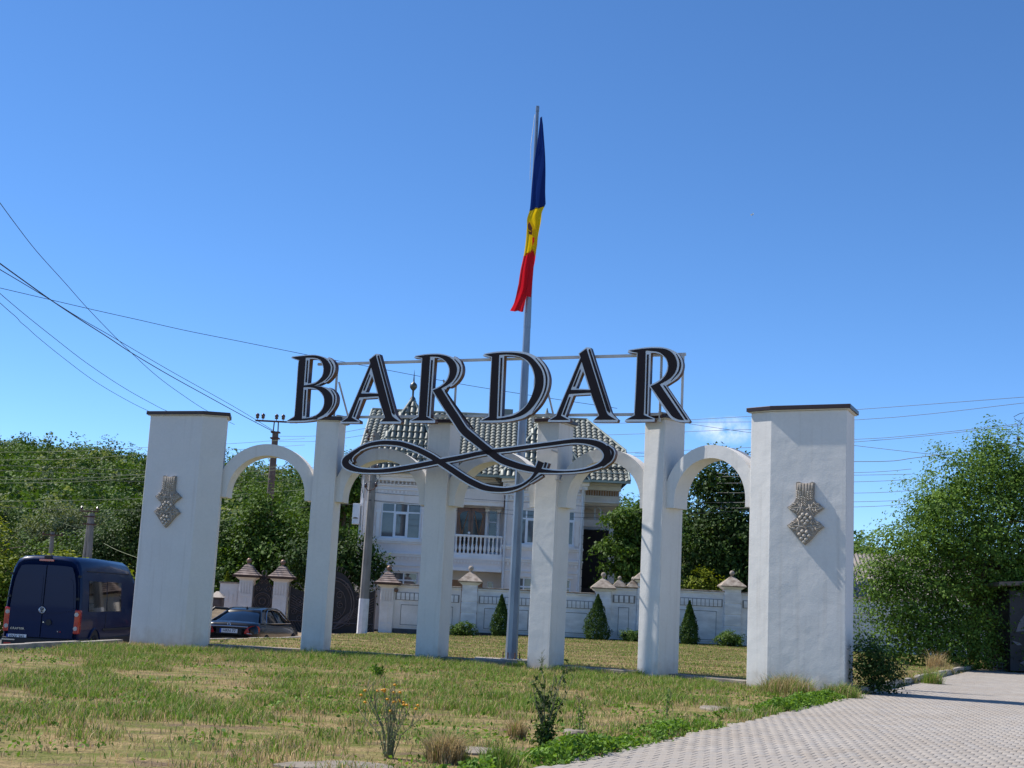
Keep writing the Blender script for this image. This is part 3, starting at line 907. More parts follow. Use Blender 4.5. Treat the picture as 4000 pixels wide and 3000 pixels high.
# the flourish: three strokes that cross
SC = 1 / 3.687 / 5169 * 30.0          # zoom px -> metres at the sign
def zz(*parts):
    out = []
    for k, pts in parts: out += [q[:2] for q in Z(k, pts)]
    return out
flo = bpy.data.objects.new('flourish', None); COL.objects.link(flo); flo.parent = sign
flo['label'] = 'double looping flourish under the letters'
ST = [
 (zz((2, [(470, 668), (545, 790), (617, 905), (745, 1095)]), (5, [(-182, 147), (-60, 255), (60, 352), (200, 462), (350, 570), (500, 632), (650, 678), (800, 712), (950, 735), (1150, 748), (1350, 745), (1520, 728), (1660, 695), (1790, 645), (1868, 575), (1890, 500), (1860, 425), (1780, 362), (1650, 322), (1500, 305), (1350, 310), (1100, 342), (800, 382), (500, 424), (200, 458)]), (4, [(2065, 492), (1850, 540), (1530, 600), (1300, 645), (1050, 692), (800, 728), (600, 738), (400, 728), (262, 692), (190, 640), (186, 585), (262, 505), (380, 425)])),
  [62, 62, 61, 60, 58, 56, 52, 50, 48, 46, 42, 38, 30, 18, 12, 12, 16, 24, 38, 50, 52, 48, 40, 32, 28, 26, 25, 25, 26, 27, 29, 31, 31, 32, 31, 28, 26, 30, 42, 54, 54, 34, 24]),
 (zz((4, [(330, 452), (420, 400), (540, 355), (700, 330), (850, 332), (1000, 352), (1200, 420), (1400, 518), (1530, 600), (1700, 710), (1900, 842)]), (5, [(0, 930), (150, 985), (350, 1008), (500, 996), (650, 948), (780, 860), (850, 780), (895, 700), (935, 605)])),
  [22, 24, 26, 29, 31, 33, 36, 38, 38, 40, 42, 42, 38, 30, 24, 18, 16, 24, 44, 48]),
]
for j, (path, hw) in enumerate(ST):
    wb = [h * SC + .030 for h in hw]
    add_ribbon('stroke', path, wb, DEP, -.0015 - .002 * j, [M_LWHITE, M_LSIDE], flo)
    add_ribbon('dark_stroke', path, [h * SC for h in hw], .01, .007 + .0015 * j, [M_LDARK], flo)
for k, path, w in ((5, [(1890, 372), (1958, 440), (1965, 500), (1930, 580), (1820, 675)], (8, 18, 20, 18, 6)), (4, [(285, 615), (262, 570), (285, 520), (345, 470)], (4, 14, 14, 4)),
                   (5, [(770, 905), (860, 845), (945, 788)], (4, 11, 12)), (5, [(985, 690), (995, 655), (1008, 612)], (14, 17, 18))):
    path = [q[:2] for q in Z(k, path)]
    add_ribbon('inline_backing', path, [h * SC + .026 for h in w], DEP, -.006, [M_LWHITE, M_LSIDE], flo)
    add_ribbon('inline_stroke', path, [h * SC for h in w], .01, .005, [M_LDARK], flo)

# steel frame behind the letters
def srail(name, a, b, r=.03, back=.22):
    pa = SMAT @ Vector((a[0], a[1], -back)); pb = SMAT @ Vector((b[0], b[1], -back if not isinstance(back, tuple) else 0))
    m_ = MB()
    d = (pb - pa); L = d.length; d.normalize()
    q = d.to_track_quat('Z', 'Y').to_matrix().to_4x4()
    x = Matrix.Translation((pa + pb) / 2) @ q
    p = [x @ Vector(v) for v in ((-r, -r, -L / 2), (r, -r, -L / 2), (r, r, -L / 2), (-r, r, -L / 2), (-r, -r, L / 2), (r, -r, L / 2), (r, r, L / 2), (-r, r, L / 2))]
    m_.add(p, ((0, 3, 2, 1), (4, 5, 6, 7), (0, 1, 5, 4), (1, 2, 6, 5), (2, 3, 7, 6), (3, 0, 4, 7)))
    return m_.build(name, M_RAIL, sign)


ztop = sp(2000, 1395)[1]; zlow = sp(2000, 1618)[1]
s0 = sp(1225, 1410)[0]; s1 = sp(2668, 1385)[0]
srail('frame_rail', (s0, ztop), (s1, ztop), .03)
srail('frame_rail', (sp(1200, 1620)[0], zlow), (sp(2610, 1615)[0], zlow), .03)
for px_ in (1295, 1765, 2075, 2570, 2655):
    s_ = sp(px_, 1500)[0]
    srail('frame_post', (s_, zlow - .17), (s_, ztop), .026)
for px_ in (1305, 1715, 2112):                      # raking struts down to the back of the pillars
    s_ = sp(px_, 1500)[0]
    a = SMAT @ Vector((s_, ztop - .45, -.22)); b = SMAT @ Vector((s_ + .12, PH + .1, -.62))
    MB().tube([a, b], .024, 6).build('frame_strut', M_RAIL, sign)
for px_ in (1330, 1735, 2150, 2590):
    s_ = sp(px_, 1500)[0]
    a = SMAT @ Vector((s_ - .1, PH + .13, -.1)); b = SMAT @ Vector((s_ + .1, PH + .13, -.55))
    MB().tube([a, b], .022, 6).build('bracket', M_RAIL, sign)
for px_, py_ in ((2145, 1755), (2160, 1870), (1735, 1790)):   # stand-off brackets from the flourish to the pillars behind
    q = sp(px_, py_)
    MB().tube([SMAT @ Vector((q[0], q[1], -.17)), SMAT @ Vector((q[0], q[1], -.52))], .02, 6).build('bracket', M_RAIL, sign)
# ------------------------------------------------------------------ the white villa behind the wall
M_HW = mat('villa_stone', srgb(234, 226, 222), srgb(216, 207, 203), rough=.85, scale=.9, amount=.7, bump=.2, bscale=30, fine=.03)
M_HT = mat('villa_trim', srgb(236, 232, 230), srgb(222, 216, 212), rough=.8, scale=3, bump=.1)
M_PVC = mat('window_pvc', srgb(228, 232, 240), rough=.35, scale=2)
M_GLASS = mat('window_glass', srgb(92, 94, 98), srgb(66, 70, 76), rough=.04, scale=1.6, amount=.8, spec=.9)
M_CURT = mat('net_curtain', srgb(150, 150, 152), srgb(110, 110, 114), rough=.9, scale=6, stretch=(9, 9, .4))
M_WOOD = mat('varnished_wood', srgb(134, 84, 50), srgb(92, 54, 32), rough=.35, scale=4, amount=.8, stretch=(8, 8, .8), coat=.3)
M_WOODL = mat('light_wood', srgb(166, 120, 80), srgb(140, 96, 62), rough=.4, scale=5, stretch=(6, 6, 1))
M_TILE = mat('sage_roof_metal', srgb(124, 127, 119), srgb(106, 109, 102), rough=.5, scale=2.5, amount=.7, metal=.15, fine=.04)
M_TILE_B = mat('valley_shade_underlay', srgb(48, 52, 50), rough=.7)  # deck coloured dark so the gaps between tiles look like shaded valleys
M_FLASH = mat('roof_flashing', srgb(140, 148, 138), srgb(120, 128, 120), rough=.45, metal=.2)
M_DARKV = mat('recess_shade', srgb(44, 38, 36), srgb(30, 26, 26), rough=.8)  # dark tone painted in for the shade of the entrance recess
M_PIPE = mat('white_downpipe', srgb(220, 220, 222), rough=.4)
FY, CY, HB = 60.5, 62.0, -.1
house = thing('villa', 'white two storey villa with sage tiled turret roofs behind the wall', 'house', (-.4, 62, HB))


def hb(name, x0, x1, y0, y1, z0, z1, m, parent=house, bev=0.):
    return MB().b2(x0, x1, y0, y1, z0, z1).build(name, m, parent, bevel=bev)


LB, RB = (-6.11, -3.25), (-.05, 3.55)
# walls, built round the window openings
def wall_with(name, x0, x1, y, th, z0, z1, holes, parent=house):
    m_ = MB(); xs_ = sorted({x0, x1} | {v for h in holes for v in h[:2]}); zs_ = sorted({z0, z1} | {v for h in holes for v in h[2:]})
    for a, b in zip(xs_[:-1], xs_[1:]):
        run = None
        for c_, d in zip(zs_[:-1], zs_[1:]):
            hole = any(h[0] <= a and b <= h[1] and h[2] <= c_ and d <= h[3] for h in holes)
            if hole:
                if run: m_.b2(a, b, y, y + th, *run); run = None
            else: run = (run[0] if run else c_, d)
        if run: m_.b2(a, b, y, y + th, *run)
    return m_.build(name, M_HW, parent)


WIN = []
w_up = [(-5.66, -3.85, 4.02, 5.62)]; w_lo = [(-4.99, -3.83, 1.70, 2.51)]
wall_with('wall', *LB, FY, .25, HB, 7.0, w_up + w_lo)
r_up = [(.52, 1.62, 4.02, 5.62), (2.10, 3.17, 4.02, 5.62)]; r_lo = [(.55, 1.55, 1.70, 2.54), (2.3, 3.1, 1.70, 2.54)]
wall_with('wall', *RB, FY, .25, HB, 7.0, r_up + r_lo)
wall_with('wall', LB[1], RB[0], CY, .2, HB, 7.0, [(-2.26, -.94, 3.42, 5.67), (-.80, -.35, 3.6, 5.6), (-2.4, -.9, HB, 2.3), (-.7, -.4, 1.6, 2.3)])
hb('side_wall', LB[0] - .001, LB[0] + .25, FY + .25, 69, HB, 7.0, M_HW)
hb('side_wall', LB[1] - .25, LB[1], FY + .25, CY, HB, 7.0, M_HW)
hb('side_wall', RB[0], RB[0] + .25, FY + .25, CY, HB, 7.0, M_HW)
hb('side_wall', RB[1] - .25, RB[1], FY + .25, 63.6, HB, 7.0, M_HW)
hb('back_wall', -6.8, 5.5, 69, 69.3, HB, 7.0, M_HW)
# wing with arched sunlit flank to the left
wing = MB(); wing.b2(-6.75, LB[0] - .002, 61.4, 68, HB, 7.0); wing.build('side_wing', M_HW, house)
for z0, z1 in ((1.6, 3.0), (4.0, 5.7)):
    MB().b2(-6.55, -6.3, 61.34, 61.41, z0, z1).build('pilaster', M_HT, house)
MB().tube([(-6.62, 61.33, z) for z in (HB, 6.9)], .045, 8).build('downpipe', M_PIPE, house)


def window(x0, x1, z0, z1, y, cols, transom=None, casement=None):
    fr = .055
    m_ = MB()
    m_.b2(x0, x1, y, y + .07, z0, z0 + fr); m_.b2(x0, x1, y, y + .07, z1 - fr, z1)
    xs_ = [x0] + [x0 + (x1 - x0) * c_ for c_ in cols] + [x1]
    m_.b2(x0, x0 + fr, y, y + .07, z0 + fr, z1 - fr); m_.b2(x1 - fr, x1, y, y + .07, z0 + fr, z1 - fr)
    for x in xs_[1:-1]: m_.b2(x - fr * .6, x + fr * .6, y + .002, y + .07, z0 + fr, z1 - fr)
    zs_ = [z0 + fr, z1 - fr]
    if transom:
        zt = z0 + (z1 - z0) * transom
        for a, b in zip(xs_[:-1], xs_[1:]): m_.b2(a + fr * .6, b - fr * .6, y + .004, y + .07, zt - fr * .6, zt + fr * .6)
        zs_ = [z0 + fr, zt, z1 - fr]
    if casement is not None:
        a, b = xs_[casement] + fr * .6, xs_[casement + 1] - fr * .6
        t = zs_[1] - (fr * .6 if transom else 0)
        for q in ((a, b, z0 + fr, z0 + fr + .05), (a, b, t - .05, t)): m_.b2(q[0], q[1], y - .015, y + .05, q[2], q[3])
        for q in ((a, a + .05), (b - .05, b)): m_.b2(q[0], q[1], y - .015, y + .05, z0 + fr + .05, t - .05)
    w = m_.build('window', M_PVC, house)
    for a, b in zip(xs_[:-1], xs_[1:]):
        for c_, d in zip(zs_[:-1], zs_[1:]):
            MB().b2(a + .01, b - .01, y + .03, y + .045, c_, d).build('pane', M_GLASS, w)
    MB().b2(x0, x1, y + .20, y + .21, z0, z1).build('curtain', M_CURT, w)
    return w


window(*w_up[0], FY + .06, (.333, .667), .735, 1)
window(*w_lo[0], FY + .06, (.45,), .55)
for q in r_up: window(*q, FY + .06, (.40,), .735, 1)
for q in r_lo: window(*q, FY + .06, (.42,), .5)
window(-.80, -.35, 3.6, 5.6, CY + .05, (), .72)
window(-.7, -.4, 1.6, 2.3, CY + .05, (), .55)


def bands(x0, x1, y, ret=True):
    """cornices, belts and dentils across one bay"""
    for z0, z1, p in ((6.78, 7.02, .34), (6.60, 6.78, .22), (6.38, 6.46, .09), (6.20, 6.26, .07), (5.98, 6.04, .06), (3.86, 3.95, .10), (3.78, 3.86, .06), (3.30, 3.38, .10), (3.20, 3.30, .06), (2.78, 2.84, .05)):
        MB().b2(x0 - p * .6, x1 + p * .6, y - p, y + .02, z0, z1).build('moulding', M_HT, house, bevel=.012)
    d = MB()
    n_ = int((x1 - x0) / .17)
    for i in range(n_):
        x = x0 + (i + .5) * (x1 - x0) / n_
        d.b2(x - .045, x + .045, y - .05, y + .01, 6.06, 6.17)
        d.b2(x - .045, x + .045, y - .055, y + .01, 3.06, 3.19)
        d.b2(x - .03, x + .03, y - .18, y + .01, 6.47, 6.59)
    d.build('dentils', M_HT, house, kind='stuff')
    # faint ashlar joints cut as shallow courses
    for z in (2.60, 4.35, 4.90, 5.45, 5.78):
        MB().b2(x0 + .02, x1 - .02, y - .006, y + .001, z, z + .30 if z != 5.78 else z + .16).build('ashlar_course', M_HW, house) if z in (5.78,) else None


bands(*LB, FY); bands(*RB, FY)
for z0, z1, p in ((6.78, 7.02, .30), (6.45, 6.60, .16), (6.05, 6.13, .10)):
    MB().b2(LB[1] + .16, RB[0] - .16, CY - p - .4, CY, z0, z1).build('moulding', M_HT, house)
MB().b2(LB[1] + .05, RB[0] - .05, FY + .3, CY, 5.70, 5.90).build('lintel', M_HT, house, bevel=.01)
MB().b2(LB[1] + .05, RB[0] - .05, FY + .25, FY + .45, 5.88, 6.44).build('fascia', M_HW, house)
# keystones and jamb pilasters of the windows
for (x0, x1, z0, z1) in w_up + r_up:
    xc = (x0 + x1) / 2
    MB().b2(xc - .09, xc + .09, FY - .05, FY, z1 + .06, z1 + .30).build('keystone', M_HT, house)
    MB().b2(x0 - .05, x1 + .05, FY - .07, FY, z0 - .09, z0 - .005).build('window_sill', M_HT, house)
    for x in (x0 - .20, x1 + .06):
        if LB[0] < x < LB[1] - .1 or RB[0] < x < RB[1] - .1:
            MB().b2(x, x + .14, FY - .035, FY, z0 + .02, z0 + 1.12).build('pilaster', M_HT, house)
            MB().b2(x - .05, x + .19, FY - .06, FY, z0 + 1.12, z0 + 1.24).build('pilaster_capital', M_HT, house)
for (x0, x1, z0, z1) in w_lo + r_lo:
    MB().b2(x0 - .1, x1 + .1, FY - .045, FY, z1 + .02, z1 + .12).build('window_head', M_HT, house)
# corner quoins of the right bay, block by block
for i in range(18):
    z = HB + .1 + i * .38
    MB().b2(RB[1] - (.20 if i % 2 else .14), RB[1] + .03, FY - .03, FY + .3, z, z + .35).build('quoin', M_HT, house, bevel=.012)
for i in range(18):
    z = HB + .1 + i * .38
    MB().b2(LB[0] - .03, LB[0] + (.20 if i % 2 else .14), FY - .03, FY + .2, z, z + .35).build('quoin', M_HT, house, bevel=.012)
for x in (RB[1] - .08, .02, -6.0):
    MB().tube([(x, FY - .12, 1.2), (x, FY - .12, 6.3), (x, FY - .30, 6.7)], .05, 8).build('downpipe', M_PIPE, house)

# balcony
bal = MB().b2(-3.24, -.06, FY + .02, CY, 3.30, 3.44).build('balcony', M_HT, house)
MB().b2(-3.24, -.06, FY - .01, FY + .16, 2.84, 3.30).build('balcony_fascia', M_HW, bal)
for z0, z1, p in ((3.22, 3.32, .06), (2.70, 2.86, .08)):
    MB().b2(-3.235, -.065, FY - p, FY + .1, z0, z1).build('moulding', M_HT, bal)
d = MB()
for i in range(22):
    x = -3.15 + i * .14
    d.b2(x - .04, x + .04, FY - .06, FY + .0, 3.06, 3.16)
d.build('dentils', M_HT, bal, kind='stuff')
MB().b2(-3.235, -.065, FY + .02, FY + .16, 4.24, 4.34).build('rail', M_HT, bal, bevel=.02)
MB().b2(-3.235, -.065, FY + .02, FY + .16, 3.44, 3.50).build('plinth', M_HT, bal)
bb = MB().lathe([(.055, 0), (.055, .05), (.035, .07), (.05, .12), (.075, .22), (.07, .28), (.035, .42), (.028, .52), (.04, .60), (.045, .62), (.03, .66), (.05, .70), (.05, .745)], (0, 0, 0), 10)
bo = bb.build('baluster_shape', M_HT, smooth=True); bme = bo.data; bpy.data.objects.remove(bo)
for i in range(17):
    link('baluster', bme, bal, (-3.12 + i * .187, FY + .09, 3.498))
MB().ball((-1.62, FY + .09, 4.42), .06, 10).build('rail_finial', M_HT, bal, smooth=True)
# balcony door: two carved leaves
door = MB().b2(-2.30, -.90, CY + .02, CY + .12, 3.44, 5.70).build('door', M_WOOD, house)
for s in (-1, 1):
    cx_ = -1.6 + s * .33
    MB().b2(cx_ - .31, cx_ + .31, CY - .03, CY + .03, 3.46, 5.64).build('door_leaf', M_WOOD, door, bevel=.01)
    gp = [(cx_ - s * .20, 3.62), (cx_ + s * .02, 3.60), (cx_ + s * .20, 3.75), (cx_ + s * .06, 4.55), (cx_ + s * .22, 5.25), (cx_ + s * .12, 5.42), (cx_ - s * .10, 5.50), (cx_ - s * .22, 5.52)]
    me = fill2d([gp if s > 0 else gp[::-1]], .02); me.materials.append(mat('dark_glass', (.012, .012, .014), rough=.05, spec=.6))
    me.transform(Matrix.Translation(-root_of(door)) @ Matrix(((1, 0, 0, 0), (0, 0, -1, CY - .036), (0, 1, 0, 0), (0, 0, 0, 1))))
    o = bpy.data.objects.new('door_glass', me); COL.objects.link(o); o.parent = door
    for pts in ([(cx_ + s * .20, 3.55), (cx_ + s * .04, 4.5), (cx_ - s * .20, 5.5)], [(cx_ + s * .25, 5.4), (cx_ + s * .10, 4.4), (cx_ + s * .06, 3.5)], [(cx_ - s * .28, 3.95), (cx_, 3.92), (cx_ + s * .28, 3.70)]):
        MB().tube([(q[0], CY - .05, q[1]) for q in [(p_[0], p_[1]) for p_ in catmull(pts, 4)]], .022, 6).build('door_rib', M_WOODL, door)
MB().b2(-2.9, -.75, CY + .1, CY + .16, HB, 2.3).build('lower_door', M_WOODL, house)
for x in (-.85, -.30):
    MB().tube([(x, CY - .25, 3.45), (x, CY - .25, 5.5)], .07, 10).build('column', M_HT, house, smooth=True)
    MB().b2(x - .1, x + .1, CY - .36, CY - .14, 5.5, 5.72).build('column_capital', M_HT, house)

# covered entrance and stair at the right
hb('entrance_wall', 3.56, 5.30, 66.0, 66.2, HB, 6.9, M_HW)
hb('entrance_fascia', 3.55, 5.28, 61.9, 62.2, 6.18, 7.0, M_HW)
hb('entrance_ceiling', 3.55, 5.28, 62.2, 66, 6.12, 6.24, M_HT)
hb('entrance_beam', 3.60, 5.25, 63.0, 63.25, 5.13, 5.45, M_HW)
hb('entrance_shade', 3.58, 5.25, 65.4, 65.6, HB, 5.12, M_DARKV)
for i in range(9):
    MB().b2(3.62, 4.85, 62.6 + i * .3, 65.3, HB, .35 + i * .24).build('stair_step', mat('dark_stair_stone', srgb(66, 60, 58), rough=.7), house)
MB().b2(4.88, 5.18, 62.0, 62.3, HB, 5.13).build('porch_column', M_HT, house)
for z0, z1, p in ((6.75, 7.02, .22), (6.45, 6.50, .05), (6.18, 6.24, .06)):
    MB().b2(3.58, 5.33, 61.9 - p, 62.0, z0, z1).build('moulding', M_HT, house)
d = MB()
for i in range(13):
    x = 3.75 + i * .118
    d.b2(x - .03, x + .03, 61.78, 61.93, 6.52, 6.74)
d.build('corbels', M_WOODL, house, kind='stuff')
for i in range(7):
    bo = link('baluster', bme, house, (5.35 + i * .2, 62.0, 1.75))
MB().b2(5.25, 6.75, 61.93, 62.07, 2.49, 2.58).build('stair_rail', M_HT, house)
MB().b2(5.25, 6.75, 61.93, 62.07, HB, 1.75).build('stair_parapet', M_HW, house)
# air conditioner on the left flank and the arched house letter plate by the porch
ac = MB().b2(-7.05, -6.72, 61.2, 61.6, 4.6, 5.55).build('air_conditioner', M_PVC, house, bevel=.02)
MB().tube([(-6.9, 61.19, 4.85), (-6.9, 61.195, 4.86)], .13, 16).build('fan_grille', mat('grey_plastic', srgb(120, 122, 124), rough=.5), ac)
MB().tube([(4.25, 63.2, 5.50), (4.25, 63.2, 6.02), (4.42, 63.2, 6.05), (4.52, 63.2, 5.95), (4.52, 63.2, 5.60), (4.42, 63.2, 5.48), (4.25, 63.2, 5.50)], .035, 6).build('wall_bracket', M_PVC, house)

# ---------------------------------------------------------------- roofs of pressed metal tiles
TU, TV = .262, .36
def tile_shape():
    V, F = [], []
    prof = [(-TU * .49, -.03), (-TU * .38, .006), (-TU * .18, .044), (0, .056), (TU * .18, .048), (TU * .38, .010), (TU * .46, -.03)]
    for v, l_ in ((0, .035), (.03, .036), (TV, -.012)):
        for u, h in prof: V.append((u, v, h + l_))
    for u, h in prof: V.append((u, .01, -.03))
    n_ = len(prof)
    for r_ in range(2):
        for i in range(n_ - 1): F.append((r_ * n_ + i, r_ * n_ + i + 1, (r_ + 1) * n_ + i + 1, (r_ + 1) * n_ + i))
    for i in range(n_ - 1): F.append((3 * n_ + i, 3 * n_ + i + 1, i + 1, i))
    return V, F


TVV, TFF = tile_shape()
tile_me = bpy.data.meshes.new('roof_tile'); tile_me.from_pydata(TVV, [], TFF); tile_me.materials.append(M_TILE)
tile_me.polygons.foreach_set('use_smooth', [True] * len(tile_me.polygons)); tile_me.set_sharp_from_angle(angle=R(45))


def inpoly(p, poly):
    r_ = False
    for i in range(len(poly)):
        a, b = poly[i - 1], poly[i]
        if (a[1] > p[1]) != (b[1] > p[1]) and p[0] < (b[0] - a[0]) * (p[1] - a[1]) / (b[1] - a[1]) + a[0]: r_ = not r_
    return r_


TILES = []     # (priority, matrix, roof part)
def roof_face(part, corners, prio=0, cover=None, off=0.):
    """corners: list of 3D points, first two along the eave (left to right)."""
    A_, B_ = Vector(corners[0]), Vector(corners[1])
    u = (B_ - A_).normalized()
    nrm = (B_ - A_).cross(Vector(corners[2]) - A_).normalized()
    v = nrm.cross(u)
    P2 = [((Vector(q) - A_).dot(u), (Vector(q) - A_).dot(v)) for q in corners]
    lo = [min(q[i] for q in P2) for i in (0, 1)]; hi = [max(q[i] for q in P2) for i in (0, 1)]
    MB().add([Vector(q) - nrm * .03 for q in corners], [tuple(range(len(corners)))]).build('roof_deck', M_TILE_B, part)
    nv = int((hi[1] - lo[1]) / TV) + 1; nu = int((hi[0] - lo[0]) / TU) + 2
    for j in range(nv):
        for i in range(nu):
            q = (lo[0] + (i + .5) * TU + off, lo[1] + j * TV)
            if not inpoly((q[0], q[1] + TV * .45), P2): continue
            w = A_ + u * q[0] + v * q[1]
            if cover and cover(w): continue
            TILES.append((prio, Matrix(((u.x, v.x, nrm.x, w.x), (u.y, v.y, nrm.y, w.y), (u.z, v.z, nrm.z, w.z), (0, 0, 0, 1))), part))


def ridge(part, a, b, r=.07):
    MB().tube([a, b], r, 8).build('ridge_cap', M_FLASH, part)


roof = MB().b2(-6.6, 5.3, 61, 68.5, 6.95, 7.03).build('roof', M_HT, house)
EV, ZE, RY, RZ = 60.05, 7.06, 66.0, 10.62
inT = lambda w, cx_, hw: abs(w.x - cx_) < hw - (w.z - 7.0) * hw / 3.7 and w.y < 61.8 + 1.2
cov = lambda w: (abs(w.x + 4.65) < 1.92 * (1 - (w.z - 7.02) / 3.9) and w.z < 10.9) or (abs(w.x - 1.72) < 2.1 * (1 - (w.z - 7.02) / 3.4) and w.z < 10.3)
roof_face(roof, [(-6.95, EV, ZE), (5.55, EV, ZE), (5.55, EV + (8.82 - ZE) / (RZ - ZE) * (RY - EV), 8.82), (3.85, RY, RZ), (-6.95, RY, RZ)], 0, cov)
MB().add([(3.85, RY, RZ), (5.55, 63.0, 8.82), (5.55, 69, 8.82)], [(0, 1, 2)]).build('half_hip', M_TILE, roof)
MB().add([(-6.95, RY, RZ), (3.85, RY, RZ), (5.55, 69, 8.82), (5.55, 72, 7.06), (-6.95, 72, 7.06)], [(0, 1, 2, 3, 4)]).build('roof_slope', M_TILE, roof)
MB().add([(-6.9, EV + .1, ZE - .05), (-6.9, RY, RZ - .08), (-6.9, 72, ZE - .05)], [(0, 1, 2)]).build('gable', M_HW, roof)
MB().add([(5.50, EV + .1, ZE - .05), (5.50, 63.0, 8.75), (5.50, 69, 8.75), (5.50, 72, ZE - .05)], [(0, 1, 2, 3)]).build('gable', mat('grey_boarding', srgb(92, 98, 100), srgb(78, 84, 86), rough=.7), roof)
ridge(roof, (-6.95, RY, RZ + .03), (3.87, RY, RZ + .03)); ridge(roof, (3.85, RY, RZ + .03), (5.55, 63.0, 8.86), .06)
ridge(roof, (5.57, 63.0, 8.86), (5.57, EV, ZE + .05), .06); ridge(roof, (-6.97, RY, RZ), (-6.97, EV, ZE + .03), .06)
MB().b2(-6.9, 5.6, EV - .12, EV, ZE - .10, ZE - .0).build('gutter', M_FLASH, roof)
MB().b2(3.9, 5.45, EV + .75, EV + .80, ZE + .62, ZE + .70).build('snow_guard', M_TILE_B, roof)
MB().b2(3.9, 5.45, EV + .45, EV + .52, ZE + .38, ZE + .42).build('snow_guard', M_FLASH, roof)
MB().b2(-.35, .12, 65.7, 66.3, RZ - .2, RZ + .32).build('ridge_vent', M_TILE, roof)


def turret(cx_, hw, apex, y0=59.95, z0=7.02, prio=1):
    y1 = y0 + 2 * hw; yc = y0 + hw
    t = MB().b2(cx_ - hw + .1, cx_ + hw - .1, y0 + .1, y1 - .1, z0 - .12, z0 - .02).build('turret_roof', M_HT, house)
    a = (cx_, yc, apex)
    c_ = [(cx_ - hw, y0, z0), (cx_ + hw, y0, z0), (cx_ + hw, y1, z0), (cx_ - hw, y1, z0)]
    roof_face(t, [c_[0], c_[1], a], prio); roof_face(t, [c_[3], c_[0], a], prio); roof_face(t, [c_[1], c_[2], a], 3)
    for q in c_[:2] + c_[2:]: ridge(t, q, a, .055)
    MB().b2(cx_ - hw - .02, cx_ + hw + .02, y0 - .10, y0, z0 - .09, z0 - .0).build('gutter', M_FLASH, t)
    for z in (.9, 1.55):
        f = 1 - z / (apex - z0)
        MB().tube([(cx_ - hw * f - .1, y0 + hw * (1 - f) - .12, z0 + z), (cx_ + hw * f + .1, y0 + hw * (1 - f) - .12, z0 + z)], .018, 6).build('snow_rail', M_FLASH, t)
    return t


t1 = turret(-4.65, 1.9, 10.72)
MB().lathe([(.19, -.32), (.13, -.05), (.05, .05), (.05, .32), (.10, .36), (.17, .46), (.18, .53), (.16, .62), (.08, .70), (.04, .74), (.03, .9), (.004, 1.32)], (-4.65, 59.95 + 1.9, 10.72), 14).build('finial', mat('dark_zinc', srgb(92, 94, 90), srgb(70, 72, 70), rough=.4, metal=.5), t1, smooth=True)
t2 = turret(1.72, 2.05, 10.30)
MB().lathe([(.19, -.32), (.10, -.05), (.02, .25)], (1.72, 59.95 + 2.05, 10.30), 12).build('finial', M_FLASH, t2, smooth=True)
# curved canopy over the balcony
cn = MB()
for i in range(10):
    a0, a1 = math.pi * i / 10, math.pi * (i + 1) / 10
    cn.add([(-1.65 - 1.35 * math.cos(a), y, 6.62 + .62 * math.sin(a)) for a in (a0, a1) for y in (60.1, 62.2)], [(0, 1, 3, 2)])
cn.build('balcony_canopy', M_TILE, house, smooth=True)
TILES.sort(key=lambda q: q[0])
big = sorted([t for t in TILES if t[0] == 0], key=lambda t: (t[1].translation.x < -2.7, -t[1].translation.x))
inst = big[:300]
rest_t = big[300:] + [t for t in TILES if t[0] != 0]
for _, M_, part in inst:
    o = bpy.data.objects.new('roof_tile', tile_me); COL.objects.link(o); o.parent = part
    o.matrix_local = Matrix.Translation(-root_of(part)) @ M_
TV_, TF_ = np.array(TVV), np.array(TFF)
for part in (roof, t1, t2):
    ms = [np.array(M_) for _, M_, p_ in rest_t if p_ == part]
    if not ms: continue
    ms = np.array(ms)
    V = np.einsum('nij,kj->nki', ms[:, :3, :3], TV_) + ms[:, None, :3, 3]
    FF = (TF_[None] + np.arange(len(ms))[:, None, None] * len(TVV)).reshape(-1, 4)
    np_mesh('roof_tiling', V.reshape(-1, 3), FF, M_TILE, parent=part, smooth=False, kind='stuff')
# ------------------------------------------------------------------ garden wall, piers and gates (55 m away)
WY = 55.0
M_WALL = mat('weathered_whitewash', srgb(234, 233, 232), srgb(206, 205, 204), rough=.92, scale=1.6, amount=.8, bump=.3, bscale=25, fine=.06, stretch=(1, 1, 2.5))
M_WALLC = mat('cream_render', srgb(232, 226, 220), srgb(212, 204, 196), rough=.9, scale=1.5, amount=.7, bump=.2, bscale=25, fine=.04)
M_PLINTH = mat('dark_plinth', srgb(92, 90, 92), srgb(70, 68, 70), rough=.9, scale=4)
M_CAPST = mat('lichen_capstone', srgb(168, 156, 142), srgb(124, 110, 98), rough=.95, scale=5, amount=1., bump=.4, bscale=30)
M_CAPBR = mat('brown_cap_tiles', srgb(150, 132, 122), srgb(112, 94, 86), rough=.8, scale=5, amount=.8)
M_CAPDK = mat('dark_brown_eave', srgb(72, 52, 46), rough=.7)
M_IRON = mat('wrought_iron', srgb(112, 100, 96), srgb(84, 74, 70), rough=.55, scale=6, metal=.3)
M_IRONP = mat('iron_sheet', srgb(46, 41, 41), srgb(36, 32, 32), rough=.7, scale=3)
M_GILT = mat('bronze_ball', srgb(150, 120, 100), srgb(110, 86, 72), rough=.5, metal=.3)
M_JOINT = mat('dirty_joint', srgb(150, 148, 146), srgb(120, 118, 116), rough=.95, scale=6)
GW = -.30
wall = thing('garden_wall', 'long weathered white garden wall with capped piers in front of the villa', 'wall', (3.5, WY, GW))
brick_me = bpy.data.meshes.new('brick')
bo = MB().box((0, 0, 0), (.145, .05, .27)).build('brick_shape', M_WALL); brick_me = bo.data; bpy.data.objects.remove(bo)


